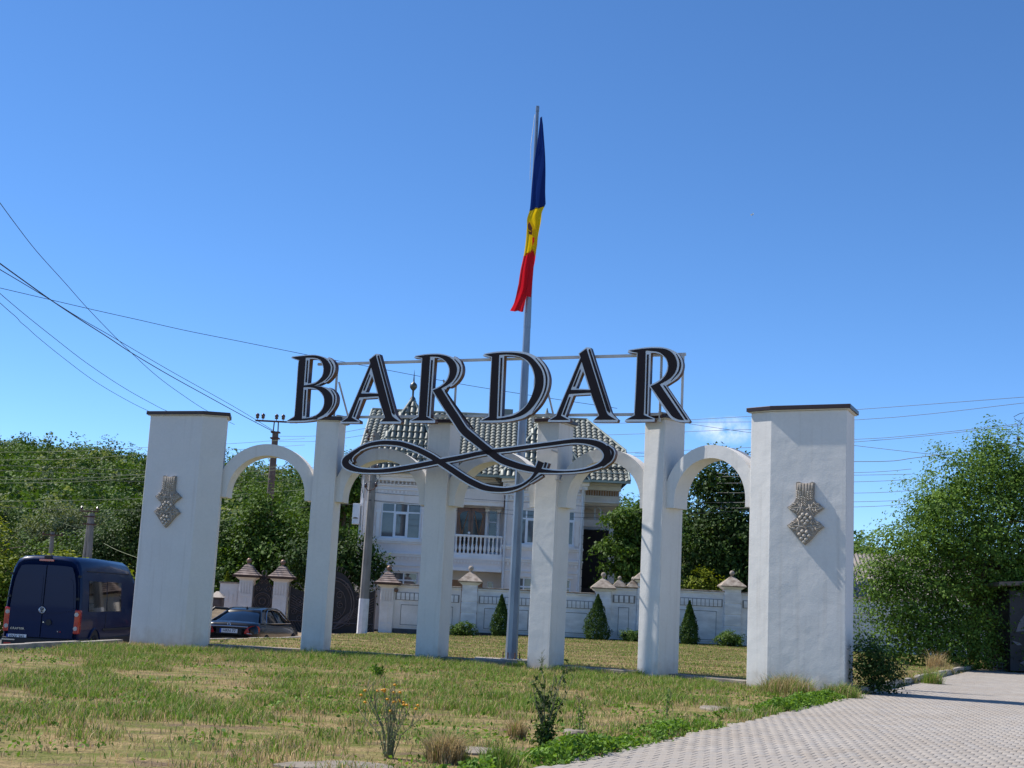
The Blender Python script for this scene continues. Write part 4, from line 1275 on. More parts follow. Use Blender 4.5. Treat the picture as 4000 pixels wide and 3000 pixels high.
def wall_run(x0, x1, top, y=WY, m=M_WALL, root=wall, base=None):
    base = GW if base is None else base
    MB().b2(x0, x1, y, y + .3, base, top - .12).build('wall_panel', m, root)
    MB().b2(x0, x1, y - .05, y + .35, top - .12, top - .05).build('coping', m, root, bevel=.015)
    MB().b2(x0, x1, y - .09, y + .39, top - .05, top + .0).build('coping', M_CAPST, root, bevel=.015)
    MB().b2(x0 + .01, x1 - .01, y - .035, y, base, base + .42).build('plinth', M_PLINTH, root)
    MB().b2(x0 + .06, x1 - .06, y - .012, y, top - .66, top - .34).build('joint_bed', M_JOINT, root)
    n_ = max(1, int((x1 - x0 - .2) / .17))
    for i in range(n_):
        o = link('brick', brick_me, root, (x0 + .1 + (i + .5) * (x1 - x0 - .2) / n_, y - .028, top - .50))
        o.rotation_euler = (0, rnd.uniform(-.02, .02), 0)
    # framed field panels
    k = max(1, round((x1 - x0) / 2.6)); w = (x1 - x0) / k
    for i in range(k):
        a, b = x0 + i * w + .25, x0 + (i + 1) * w - .25
        z0, z1 = base + .52, top - .78
        for q in ((a, b, z1 - .05, z1), (a, b, z0, z0 + .05)): MB().b2(q[0], q[1], y - .03, y, q[2], q[3]).build('panel_frame', m, root)
        for q in ((a, a + .05), (b - .05, b)): MB().b2(q[0], q[1], y - .03, y, z0 + .05, z1 - .05).build('panel_frame', m, root)
        MB().b2(a + .05, b - .05, y - .006, y, z0 + .05, z1 - .05).build('joint_bed', M_JOINT, root)
        MB().b2(a + .075, b - .075, y - .024, y, z0 + .075, z1 - .075).build('field_panel', m, root, bevel=.01)


def pier(x, w, top_shaft, y=WY - .12, root=wall, brown=False, ball=.11, name='pier', base=None):
    base = GW if base is None else base
    d_ = w
    yc = y + d_ / 2
    p = MB().box((x, yc, (base + top_shaft) / 2), (w, d_, top_shaft - base)).build(name, M_WALLC if brown else M_WALL, root, bevel=.01)
    MB().pyr((x, yc), w + .06, d_ + .06, top_shaft - .10, top_shaft, w + .30, d_ + .30).build('pier_cornice', M_WALLC if brown else M_WALL, p)
    if not brown:
        for z in np.arange(base + .5, top_shaft - .3, .45):
            MB().box((x, yc, z), (w + .03, d_ + .03, .40)).build('pier_block', M_WALL, p, bevel=.012)
        MB().pyr((x, yc), w + .36, d_ + .36, top_shaft, top_shaft + .05, w + .40, d_ + .40).build('pier_cap', M_CAPST, p)
        MB().pyr((x, yc), w + .40, d_ + .40, top_shaft + .05, top_shaft + .42, w * .28, d_ * .28).build('pier_cap', M_CAPST, p)
        zt = top_shaft + .42
    else:
        for i in range(5):
            MB().box((x - w / 2 + (i + .5) * w / 5, y - .012, top_shaft - .42), (.06, .05, .44)).build('flute', M_WALLC, p)
        MB().box((x, y - .012, top_shaft - .72), (w * .8, .03, .12)).build('pier_block', M_WALLC, p)
        MB().box((x, y - .014, top_shaft - 1.25), (.14, .03, .85)).build('pier_block', M_WALLC, p)
        MB().box((x, y - .02, base + .45), (w * .96, .05, .32)).build('pier_block', M_WALLC, p, bevel=.01)
        MB().box((x, y - .02, base + .15), (w * .96, .05, .30)).build('pier_block', M_WALLC, p, bevel=.01)
        MB().pyr((x, yc), w + .50, d_ + .50, top_shaft, top_shaft + .10, w + .54, d_ + .54).build('pier_eave', M_CAPDK, p)
        z = top_shaft + .10; ww = w + .46
        for i in range(5):
            nx = ww - (.20, .17, .14, .12, .10)[i]
            MB().pyr((x, yc), ww, ww, z, z + .085, nx - .06, nx - .06).build('cap_tile', M_CAPBR, p)
            z += .085; ww = nx
        zt = z
    MB().tube([(x, yc, zt - .02), (x, yc, zt + .07)], .055, 8).build('neck', M_CAPST if not brown else M_CAPBR, p)
    MB().ball((x, yc, zt + .05 + ball), ball, 12).build('ball', M_CAPST if not brown else M_GILT, p, smooth=True)
    return p


wall_run(-4.4, -1.66, 1.93, m=M_WALLC)
wall_run(-.98, 3.85, 1.94)
wall_run(4.50, 5.55, 2.25); wall_run(6.2, 9.14, 2.28); wall_run(9.84, 15.0, 2.28); wall_run(15.0, 24.0, 2.28)
pier(-1.31, .62, 2.12); pier(4.17, .62, 2.12); pier(5.88, .62, 2.55); pier(9.48, .66, 2.45)
for x in (4.83, 5.40):
    MB().pyr((x, WY + .1), .62, .5, 2.25, 2.52, .14, .14).build('small_cap', M_CAPST, wall)
    MB().ball((x, WY + .1, 2.60), .085, 10).build('ball', M_CAPST, wall, smooth=True)
MB().tube([(-4.33, WY - .06, 1.70), (-4.33, WY - .10, 1.62)], .09, 12).build('wall_lamp', M_GILT, wall)

GP = [(-10.47, 'leftmost capped gate pier beside the small iron gate', 2.0), (-9.07, 'capped gate pier between the small gate and the big gate', 2.0), (-4.68, 'capped gate pier at the wall end beside the concrete pole', 1.98)]
for x, lab, zt in GP:
    t = thing('gate_pier', lab, 'pier', (x, WY, GW), 'gate piers with brown tile caps')
    pier(x, .56, zt - .12, root=t, brown=True, name='shaft')
lw = thing('garden_wall', 'short cream wall stub left of the small iron gate', 'wall', (-11.3, WY, GW))
MB().b2(-11.55, -10.76, WY, WY + .3, GW, 1.60).build('wall_panel', M_WALLC, lw)
MB().b2(-11.60, -10.76, WY - .04, WY + .34, 1.60, 1.66).build('coping', M_CAPST, lw)
for i in range(4):
    MB().b2(-11.5 + i * .18, -11.36 + i * .18, WY - .02, WY, .75 + .12 * (i % 2), 1.2 + .1 * (i % 2)).build('stone_block', M_WALLC, lw)
# letter box post
mbx = thing('letter_box', 'brown metal letter box on a post with a pale pyramid lid by the small gate', 'letter box', (-11.3, 53.6, GW))
MB().b2(-11.56, -11.08, 53.4, 53.8, .42, 1.02).build('box', mat('brown_painted_metal', srgb(96, 78, 70), srgb(78, 62, 56), rough=.5), mbx, bevel=.01)
MB().pyr((-11.32, 53.6), .62, .54, 1.02, 1.26, .10, .08).build('lid', mat('pale_lid', srgb(206, 190, 172), srgb(176, 160, 144), rough=.7), mbx)
MB().b2(-11.46, -11.18, 53.38, 53.41, .70, .92).build('flap', M_IRON, mbx)
MB().b2(-11.44, -11.2, 53.5, 53.7, GW, .43).build('post', M_IRON, mbx)


def scroll(cx_, cz, r, turns, a0, sgn, y, rad=.016):
    pts = []
    for i in range(int(turns * 14) + 1):
        t = i / (turns * 14)
        a = a0 + sgn * t * turns * 2 * math.pi
        rr = r * (1 - .85 * t)
        pts.append((cx_ + rr * math.cos(a), y, cz + rr * math.sin(a)))
    return MB().tube(pts, rad, 6)


def ring(cx_, cz, r, y, rad=.02, n=24):
    return MB().tube([(cx_ + r * math.cos(2 * math.pi * i / n), y, cz + r * math.sin(2 * math.pi * i / n)) for i in range(n + 1)], rad, 6, cap=False)


yg = WY + .02
pg = thing('iron_gate', 'small ornate wrought iron gate between two capped piers behind the black car', 'gate', (-9.78, WY, GW))
gp = [(-10.18, GW + .08, 1), (-10.18, 1.55, 1), (-10.10, 1.62), (-10.0, 1.72), (-9.9, 1.95), (-9.78, 2.02), (-9.66, 1.95), (-9.56, 1.72), (-9.46, 1.62), (-9.38, 1.55, 1), (-9.38, GW + .08, 1)]
YZ = Matrix(((1, 0, 0, 0), (0, 0, -1, yg + .03), (0, 1, 0, 0), (0, 0, 0, 1)))
me = fill2d([catmull(gp, 4, True)], .02); me.transform(Matrix.Translation(-root_of(pg)) @ YZ); me.materials.append(M_IRONP)
o = bpy.data.objects.new('gate_sheet', me); COL.objects.link(o); o.parent = pg
ring(-9.78, .95, .34, yg).build('ring', M_IRON, pg); ring(-9.78, .95, .13, yg).build('ring', M_IRON, pg); ring(-9.78, .95, .27, yg, .012).build('ring', M_IRON, pg)
for s in (-1, 1):
    scroll(-9.78 + s * .2, 1.48, .14, 1.5, 0 if s < 0 else math.pi, s, yg).build('scroll', M_IRON, pg)
    scroll(-9.78 + s * .12, 1.75, .10, 1.4, math.pi / 2, s, yg).build('scroll', M_IRON, pg)
    scroll(-9.78 + s * .25, .45, .13, 1.5, 0, s, yg).build('scroll', M_IRON, pg)
    MB().tube([(-9.78 + s * .38, yg, GW + .05), (-9.78 + s * .38, yg, 1.55)], .03, 6).build('stile', M_IRON, pg)
    MB().tube([(-9.78 + s * .05, yg, 1.95), (-9.78 + s * .1, yg, 2.12), (-9.78 + s * .03, yg, 2.2)], .02, 6).build('crest', M_IRON, pg)

bgate = thing('iron_gate', 'wide ornate double wrought iron gate with round medallion and arched top', 'gate', (-6.9, WY, GW))
for s in (-1, 1):
    c0 = -6.92
    lp = [(c0 + s * .02, GW + .1, 1), (c0 + s * .02, 2.32, 1), (c0 + s * .35, 2.22), (c0 + s * .65, 1.95), (c0 + s * .86, 1.55, 1), (c0 + s * 1.2, 1.42), (c0 + s * 1.78, 1.62, 1), (c0 + s * 1.78, GW + .1, 1)]
    me = fill2d([catmull(lp, 4, True)], .02); me.transform(Matrix.Translation(-root_of(bgate)) @ YZ); me.materials.append(M_IRONP)
    leaf = bpy.data.objects.new('gate_leaf', me); COL.objects.link(leaf); leaf.parent = bgate
    for k_, rr in enumerate((.88, .78, .55)):
        MB().tube([(c0 + s * (.02 + rr * math.sin(math.pi * i / 18)), yg, .95 + 1.25 * rr * math.cos(math.pi * i / 18) * (1 if i < 9 else .9)) for i in range(19)], .024 - .004 * k_, 6).build('curved_bar', M_IRON, leaf)
    for i in range(6):
        r0 = .9 + i * .12
        MB().tube([(c0 + s * (.1 + 1.6 * t), yg, GW + .25 + r0 * (t ** .7) * .9) for t in np.linspace(0, 1, 9)], .014, 6).build('ray_bar', M_IRON, leaf)
    for (a, b, r_) in ((.30, 1.35, .17), (.34, .95, .16), (.28, .55, .15), (1.35, 1.0, .20), (1.55, .6, .14), (1.05, 1.25, .13), (.55, 1.75, .12), (1.3, .35, .15), (.7, .25, .15)):
        scroll(c0 + s * a, b, r_, 1.6, rnd.uniform(0, 6), s, yg - .01).build('scroll', M_IRON, leaf)
    for q in ((.04, 2.3), (1.76, 1.62)):
        MB().tube([(c0 + s * q[0], yg, GW + .06), (c0 + s * q[0], yg, q[1])], .035, 6).build('stile', M_IRON, leaf)
    MB().tube([(c0 + s * x, yg, .22) for x in (.04, 1.76)], .025, 6).build('rail', M_IRON, leaf)
    for i in range(7):
        x = 1.0 + i * .11
        MB().tube([(c0 + s * x, yg, GW + .1), (c0 + s * (x + .25 if x < 1.5 else 1.74), yg, .20)], .011, 4).build('lattice_bar', M_IRON, leaf)
    for i in range(5):
        t = i * .35
        MB().tube([(c0 + s * (.12 + .16 * i), yg, 2.33 - .03 * i * i), (c0 + s * (.16 + .16 * i), yg - .02, 2.52 - .04 * i * i), (c0 + s * (.24 + .16 * i), yg, 2.44 - .04 * i * i)], .014, 5).build('crest_leaf', M_IRON, leaf)
    MB().tube([(c0 + s * (.9 + .1 * i), yg, 1.5 + .10 * math.sin(i * 1.4) + .03 * i) for i in range(10)], .02, 6).build('crest_scroll', M_IRON, leaf)
# ------------------------------------------------------------------ vehicles
M_VPAINT = mat('van_blue_paint', (.003, .014, .056), (.004, .016, .064), rough=.35, scale=.7, coat=.18, spec=.12)
M_CPAINT = mat('car_black_paint', (.003, .004, .006), rough=.3, coat=.5, spec=.3)
M_TINT = mat('tinted_glass', (.003, .004, .006), rough=.03, spec=.5)
M_RGLASS = mat('rear_glass', (.004, .006, .012), rough=.05, spec=.35)
M_TRIM = mat('black_plastic', (.012, .012, .013), rough=.55)
M_TYRE = mat('tyre_rubber', (.012, .012, .012), rough=.85, bump=.2)
M_RIM = mat('alloy', srgb(160, 162, 166), rough=.3, metal=.9)
M_CHROME = mat('chrome', srgb(205, 210, 216), rough=.12, metal=1.)
M_RED = mat('lamp_red', (.35, .008, .012), (.5, .02, .02), rough=.08, scale=12, coat=1.)
M_LCLEAR = mat('lamp_clear', srgb(190, 175, 175), rough=.1, coat=1.)
M_PLATE = mat('plate_white', srgb(226, 230, 234), rough=.4)
M_PBLUE = mat('plate_blue', srgb(40, 80, 170), rough=.4)
M_INK = mat('plate_ink', (.01, .01, .012), rough=.5)


def text(name, s, size, M, m, parent, ext=.002, width=None):
    cu = bpy.data.curves.new('txt', 'FONT'); cu.body = s; cu.size = size; cu.extrude = ext; cu.align_x = 'CENTER'; cu.align_y = 'CENTER'
    ob = bpy.data.objects.new('txt', cu)
    me = bpy.data.meshes.new_from_object(ob)
    bpy.data.objects.remove(ob); bpy.data.curves.remove(cu)
    if width:
        xs_ = [v.co.x for v in me.vertices]; k = width / (max(xs_) - min(xs_))
        me.transform(Matrix.Diagonal((k, 1, 1, 1)))
    me.materials.clear(); me.materials.append(m)
    me.transform(Matrix.Translation(-root_of(parent)) @ M)
    o = bpy.data.objects.new(name, me); COL.objects.link(o); o.parent = parent
    return o


def loft(secs, close=True):
    """secs: list of rings (equal length lists of points)."""
    m_ = MB(); n = len(secs[0])
    for s in secs: m_.v += [tuple(p) for p in s]
    for i in range(len(secs) - 1):
        for j in range(n - (0 if close else 1)):
            a, b = i * n + j, i * n + (j + 1) % n
            m_.f.append((a, b, b + n, a + n)); m_.m.append(0)
    m_.f.append(tuple(range(n))[::-1]); m_.m.append(0)
    m_.f.append(tuple((len(secs) - 1) * n + j for j in range(n))); m_.m.append(0)
    return m_


def place(mb, M):
    mb.v = [tuple(M @ Vector(p)) for p in mb.v]
    return mb


def wheel(parent, c, r, w, M, sx):
    t = MB()
    prof = [(r * .62, -w / 2), (r * .92, -w / 2), (r, -w * .35), (r, w * .35), (r * .92, w / 2), (r * .62, w / 2)]
    n = 28
    def ringv(mb, prof, close):
        k = len(mb.v)
        for rr, xx in prof:
            for j in range(n):
                a = 2 * math.pi * j / n
                mb.v.append(tuple(M @ Vector((c[0] + xx, c[1] + rr * math.cos(a), c[2] + rr * math.sin(a)))))
        for i in range(len(prof) - 1 + (1 if close else 0)):
            i2 = (i + 1) % len(prof)
            for j in range(n):
                mb.f.append((k + i * n + j, k + i * n + (j + 1) % n, k + i2 * n + (j + 1) % n, k + i2 * n + j)); mb.m.append(0)
    wh = MB(); ringv(wh, [(r * .20, sx * w * .40), (r * .25, sx * w * .42), (r * .60, sx * w * .30), (r * .64, sx * w * .46)], False)
    w_o = MB(); ringv(w_o, prof, True)
    o = w_o.build('wheel', M_TYRE, parent, smooth=True)
    wh.build('rim', M_RIM, o, smooth=True)
    return o


# --- blue panel van, seen from behind
VM = Matrix.Translation((-11.90, 35.0, -.69)) @ Matrix.Rotation(R(-1.5), 4, 'Z')
van = thing('panel_van', 'dark blue high roof panel van parked on the road beside the end pillar', 'van', (-11.90, 37.8, -.69))


def vsec(y, hw, zt, zb=.42, k=1.):
    p = [(0, zb), (hw * .93, zb), (hw * .99, zb + .15), (hw, zb + .5), (hw, 1.25), (hw * .975, 1.75), (hw * .935, 2.1), (hw * .88, zt - .28), (hw * .80, zt - .12), (hw * .66, zt - .03), (hw * .4, zt + .0), (0, zt + .01)]
    p = [(x, min(z, zt + .01)) for x, z in p]
    return [(x, y, z) for x, z in p] + [(-x, y, z) for x, z in p[-2:0:-1]]


body = loft([vsec(.10, .90, 2.52), vsec(.02, .955, 2.60), vsec(.05, .985, 2.66), vsec(.14, .995, 2.70), vsec(2.5, .995, 2.72), vsec(4.2, .985, 2.70), vsec(4.55, .97, 2.60), vsec(4.95, .95, 2.2), vsec(5.4, .94, 1.6), vsec(5.8, .92, 1.35), vsec(6.2, .86, 1.1)])
vb = place(body, VM).build('body', M_VPAINT, van, smooth=True); vb.data.set_sharp_from_angle(angle=R(50))
def vp(name, mb, m, parent=van, **k): return place(mb, VM).build(name, m, parent, **k)
# rear doors: two proud panels leave a seam between them
for s in (-1, 1):
    x0, x1 = (.012, .84)
    lp = [(x0, .60, 1), (x1 - .06, .60), (x1, .66), (x1 + .02, 1.3), (x1 - .04, 2.0), (x1 - .14, 2.36), (x1 - .26, 2.44), (x0, 2.46, 1)]
    me = fill2d([[(s * a, b) for a, b in catmull(lp, 4, True)][::s]], .03)
    me.transform(Matrix.Translation(-root_of(van)) @ VM @ Matrix(((1, 0, 0, 0), (0, 0, -1, -.003), (0, 1, 0, 0), (0, 0, 0, 1)))); me.materials.append(M_VPAINT)
    dr = bpy.data.objects.new('rear_door', me); COL.objects.link(dr); dr.parent = van
    b_ = dr.modifiers.new('bevel', 'BEVEL'); b_.width = .012; b_.segments = 2; b_.limit_method = 'ANGLE'
    # pressed field of the door, upper edge and belt curve
    fl = [(.06, 1.22, 1), (.74, 1.30), (.79, 1.5), (.74, 2.0), (.66, 2.14, 1), (.06, 2.16, 1)]
    me = fill2d([[(s * a, b) for a, b in catmull(fl, 4, True)][::s]], .012)
    me.transform(Matrix.Translation(-root_of(van)) @ VM @ Matrix(((1, 0, 0, 0), (0, 0, -1, -.016), (0, 1, 0, 0), (0, 0, 0, 1)))); me.materials.append(M_VPAINT)
    fp = bpy.data.objects.new('pressed_panel', me); COL.objects.link(fp); fp.parent = dr
    b_ = fp.modifiers.new('bevel', 'BEVEL'); b_.width = .01; b_.segments = 3; b_.limit_method = 'ANGLE'
    lamp = vp('tail_lamp', MB().b2(s * .845, s * .995, -.012, .16, .72, 1.34), M_RED, bevel=.03)
    for z, r_ in ((1.22, .055), (.86, .055)):
        vp('lamp_ring', MB().tube([(s * .905, -.015, z), (s * .905, -.03, z)], r_, 16), M_LCLEAR, lamp)
        vp('lamp_bulb', MB().tube([(s * .905, -.03, z), (s * .905, -.036, z)], r_ * .6, 14), M_RIM, lamp)
    for z in (.75, 1.62, 2.2):
        vp('hinge', MB().b2(s * .855, s * .93, -.03, .02, z - .03 + .62 * (z < 1), z + .03 + .62 * (z < 1)), M_TRIM, van) if z > 1 else None
    vp('reflector', MB().b2(s * .72, s * .90, -.075, -.05, .34, .44), M_RED, van)
vp('bumper', MB().b2(-.97, .97, -.07, .25, .28, .58), M_TRIM, van, bevel=.03)
vp('step_edge', MB().b2(-.96, -.62, -.085, -.05, .50, .53), M_CHROME, van)
vp('brake_lamp', MB().b2(-.22, .16, .0, .06, 2.56, 2.61), M_RED, van)
cm = vp('rear_camera', MB().b2(-.12, .08, .02, .16, 2.60, 2.72), M_TRIM, van, bevel=.03)
vp('door_handle', MB().tube([(.20, -.02, .99), (.20, -.045, .99)], .075, 16), M_TRIM, van)
vp('lock', MB().tube([(.06, -.012, .99), (.06, -.03, .99)], .02, 10), M_CHROME, van)
RV = VM @ Matrix(((1, 0, 0, 0), (0, 0, -1, 0), (0, 1, 0, 0), (0, 0, 0, 1)))     # text plane facing the rear
pt = vp('number_plate', MB().b2(-.86, -.34, -.045, -.03, .54, .655), M_PLATE, van)
vp('plate_band', MB().b2(-.86, -.815, -.049, -.03, .54, .655), M_PBLUE, pt)
text('plate_text', 'VNV 941', .115, RV @ Matrix.Translation((-.585, .597, .048)), M_INK, pt, width=.40)
text('model_text', 'CRAFTER', .075, RV @ Matrix.Translation((-.60, .80, .034)), M_CHROME, van, ext=.004, width=.36)
text('badge_text', 'T', .055, RV @ Matrix.Translation((.46, .76, .034)), M_CHROME, van, ext=.003)
text('badge_text', 'DI', .055, RV @ Matrix.Translation((.52, .76, .034)), M_RED, van, ext=.003)
bd = vp('badge', MB().tube([(-.0, -.028, 1.30), (-.0, -.036, 1.30)], .082, 24), mat('badge_blue', (.02, .03, .06), rough=.2), van)
vp('badge_ring', MB().tube([(.078 * math.cos(2 * math.pi * i / 24), -.038, 1.30 + .078 * math.sin(2 * math.pi * i / 24)) for i in range(25)], .010, 6), M_CHROME, bd)
vp('badge_stroke', MB().tube([(-.038, -.04, 1.368), (0, -.04, 1.315), (.038, -.04, 1.368)], .009, 5), M_CHROME, bd)
vp('badge_stroke', MB().tube([(-.066, -.04, 1.338), (-.032, -.04, 1.245), (0, -.04, 1.31), (.032, -.04, 1.245), (.066, -.04, 1.338)], .009, 5), M_CHROME, bd)
# right flank: dark glazing, seams, sill trim, arch
for y0, y1 in ((.62, 2.05), (2.12, 3.35)):
    lp = [(y0, 1.30, 1), (y1 - .05, 1.30), (y1, 1.36), (y1, 2.02), (y1 - .06, 2.08), (y0, 2.10, 1)]
    me = fill2d([catmull(lp, 3, True)], .02)
    me.transform(Matrix.Translation(-root_of(van)) @ VM @ Matrix(((0, -.083, 1, 1.118), (1, 0, 0, 0), (0, 1, 0, 0), (0, 0, 0, 1)))); me.materials.append(M_TINT)
    o = bpy.data.objects.new('side_window', me); COL.objects.link(o); o.parent = van
vp('door_seam', MB().b2(.985, 1.002, 2.075, 2.095, .75, 1.25), M_TRIM, van)
vp('sill_trim', MB().b2(.90, 1.005, .2, 5.2, .40, .60), M_TRIM, van, bevel=.02)
vp('side_moulding', MB().b2(.98, 1.012, 1.9, 5.0, .78, .84), M_TRIM, van)
vp('roof_seam', MB().b2(.84, .905, .5, 4.2, 2.335, 2.355), M_TRIM, van)
ar = MB()
ar.tube([(1.0, 1.25 + .46 * math.cos(math.pi * i / 12), .40 + .44 * math.sin(math.pi * i / 12)) for i in range(13)], .035, 6)
vp('wheel_arch', ar, M_VPAINT, van)
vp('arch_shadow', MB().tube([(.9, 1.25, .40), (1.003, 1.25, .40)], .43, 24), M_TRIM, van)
for y in (1.25, 4.9):
    for s in (-1, 1): wheel(van, (s * .90, y, .35), .35, .24, VM, s)
for s in (-1, 1):
    vp('mirror', MB().b2(s * 1.02, s * 1.22, 4.75, 4.9, 1.35, 1.75), M_TRIM, van, bevel=.04)

# --- black saloon, seen from behind, driver's door open
CM = Matrix.Translation((-8.66, 43.2, -.70)) @ Matrix.Rotation(R(-7), 4, 'Z')
car = thing('saloon_car', 'black luxury saloon car with an open front door parked before the gates', 'car', (-8.7, 45.8, -.70))
def csec(y, hw, lo, top):
    p = [(0, lo), (hw * .86, lo), (hw * .97, lo + .10), (hw, lo + .34), (hw * .995, top - .26), (hw * .97, top - .12), (hw * .90, top - .02), (hw * .62, top + .015), (0, top + .03)]
    return [(x, y, z) for x, z in p] + [(-x, y, z) for x, z in p[-2:0:-1]]
def cp(name, mb, m, parent=car, **k): return place(mb, CM).build(name, m, parent, **k)
lb = loft([csec(-.02, .70, .50, .84), csec(.02, .84, .34, .97), csec(.10, .90, .26, 1.01), csec(.45, .935, .22, 1.045), csec(1.0, .945, .20, 1.03), csec(2.5, .95, .20, .98), csec(4.0, .945, .20, .97), csec(4.7, .92, .20, .90), csec(5.1, .86, .25, .78), csec(5.24, .72, .4, .62)])
o = cp('body', lb, M_CPAINT, car, smooth=True); o.data.set_sharp_from_angle(angle=R(55))
def gsec(y, zt, ht, hb, zb=1.0):
    p = [(hb, zb), (hb - (hb - ht) * .55, zb + (zt - zb) * .55), (ht, zt - .03 * (zt > 1.1)), (ht * .82, zt + .012), (0, zt + .03)]
    return [(x, y, z) for x, z in p] + [(-x, y, z) for x, z in p[::-1][1:]]
gl = loft([gsec(.50, 1.03, .70, .80), gsec(1.0, 1.23, .62, .85), gsec(1.55, 1.405, .58, .87), gsec(2.1, 1.465, .60, .88), gsec(2.9, 1.47, .60, .88), gsec(3.4, 1.39, .60, .86), gsec(4.15, 1.0, .72, .82)], close=False)
o = cp('cabin_glass', gl, M_RGLASS, car, smooth=True); o.data.set_sharp_from_angle(angle=R(60))
rf = loft([[(x * f, y, z + .012 - (.035 if abs(x) > .55 else 0)) for x, f in ((-.60, 1), (-.5, 1), (-.2, 1), (.2, 1), (.5, 1), (.60, 1))] for y, z in ((1.38, 1.375), (1.60, 1.435), (2.1, 1.49), (2.9, 1.495), (3.35, 1.425))], close=False)
cp('roof', rf, M_CPAINT, car, smooth=True)
for s in (-1, 1):
    # rear pillar and roof rail, window line in chrome
    cp('rear_pillar', loft([[(s * .875, .55, 1.02), (s * .885, 1.05, 1.02), (s * .60, 1.75, 1.43), (s * .585, 1.42, 1.40)], [(s * .845, .55, 1.03), (s * .845, 1.05, 1.03), (s * .56, 1.75, 1.44), (s * .55, 1.42, 1.41)]]), M_CPAINT, car)
    cp('roof_rail', MB().tube([(s * .60, 1.5, 1.425), (s * .615, 2.1, 1.465), (s * .615, 2.9, 1.47), (s * .63, 3.4, 1.39), (s * .80, 4.1, 1.03)], .03, 6), M_CPAINT, car)
    cp('window_trim', MB().tube([(s * .895, 1.05, 1.02), (s * .83, 1.22, 1.15), (s * .72, 1.55, 1.33), (s * .645, 1.9, 1.43), (s * .635, 2.4, 1.455), (s * .66, 3.2, 1.40)], .013, 6), M_CHROME, car)
    cp('window_trim', MB().tube([(s * .895, 1.05, 1.015), (s * .90, 2.5, 1.0), (s * .885, 3.9, .995)], .013, 6), M_CHROME, car)
    cp('door_pillar', loft([[(s * .90, 2.30, 1.0), (s * .90, 2.40, 1.0), (s * .63, 2.42, 1.455), (s * .63, 2.36, 1.455)], [(s * .87, 2.30, 1.0), (s * .87, 2.40, 1.0), (s * .60, 2.42, 1.455), (s * .60, 2.36, 1.455)]]), M_TRIM, car)
    lp = [(.50, .70, 1), (.55, .82), (.70, .93), (.84, .95), (.92, .90), (.93, .80), (.90, .70), (.72, .64, 1)]
    V = [(s * x, (-.045 if x < .72 else -.045 + (x - .72) * 1.35), z) for x, z in catmull(lp, 4, True)]
    n = len(V); V2 = [(x * .98, y + .1, z) for x, y, z in V]
    lm = MB(); lm.add(V + V2, [tuple(range(n))[::s], ] + [(i, (i + 1) % n, n + (i + 1) % n, n + i) for i in range(n)])
    lamp = cp('tail_lamp', lm, M_RED, car)
    cp('lamp_strip', MB().tube([(s * .60, -.055, .70), (s * .80, .03, .69), (s * .90, .16, .71)], .016, 6), M_LCLEAR, lamp)
    cp('exhaust_trim', MB().b2(s * .42, s * .72, -.07, -.02, .32, .38), M_CHROME, car)
    for y in (1.0, 4.15): wheel(car, (s * .84, y, .34), .34, .25, CM, s)
cp('chrome_strip', MB().tube([(-.62, -.045, .905), (0, -.07, .915), (.62, -.045, .905)], .018, 6), M_CHROME, car)
cp('plate_recess', MB().b2(-.42, .42, -.052, -.02, .66, .87), M_TRIM, car)
pt = cp('number_plate', MB().b2(-.29, .29, -.075, -.05, .70, .83), M_PLATE, car)
cp('plate_band', MB().b2(-.29, -.24, -.079, -.06, .70, .83), M_PBLUE, pt)
RC = CM @ Matrix(((1, 0, 0, 0), (0, 0, -1, 0), (0, 1, 0, 0), (0, 0, 0, 1)))
text('plate_text', 'HRN 77', .125, RC @ Matrix.Translation((.02, .765, .077)), M_INK, pt, width=.42)
st = MB().tube([(.05 * math.cos(2 * math.pi * i / 20), -.062, .975 + .05 * math.sin(2 * math.pi * i / 20)) for i in range(21)], .008, 6)
for a in (90, 210, 330): st.tube([(0, -.064, .975), (.05 * math.cos(R(a)), -.062, .975 + .05 * math.sin(R(a)))], [.012, .004], 5)
cp('badge', st, M_CHROME, car)
cp('bumper', MB().b2(-.80, .80, -.06, .12, .30, .44), M_CPAINT, car, bevel=.05)
cp('roof_fin', loft([[(-.02, 1.62, 1.46), (.02, 1.62, 1.46), (.02, 1.78, 1.47), (-.02, 1.78, 1.47)], [(-.006, 1.62, 1.53), (.006, 1.62, 1.53), (.006, 1.66, 1.53), (-.006, 1.66, 1.53)]]), M_TRIM, car)
# open front left door: panel, frame and mirror
DM = CM @ Matrix.Translation((-.95, 3.75, 0)) @ Matrix.Rotation(R(-62), 4, 'Z')
dr = place(MB().b2(-.06, .06, -1.15, 0, .32, 1.0), DM).build('open_door', M_CPAINT, car, bevel=.03)
place(MB().tube([(0, -1.12, 1.0), (.05, -1.05, 1.25), (.10, -.85, 1.42), (.10, -.45, 1.40), (.02, -.02, 1.02)], .05, 6), DM).build('door_frame', M_TRIM, dr)
place(MB().add([(0, -1.10, 1.0), (.05, -1.03, 1.25), (.10, -.84, 1.40), (.10, -.45, 1.38), (.02, -.04, 1.01)], [(0, 1, 2, 3, 4)]), DM).build('door_window', mat('clear_door_glass', (.6, .65, .65), rough=.03, trans=.9), dr)
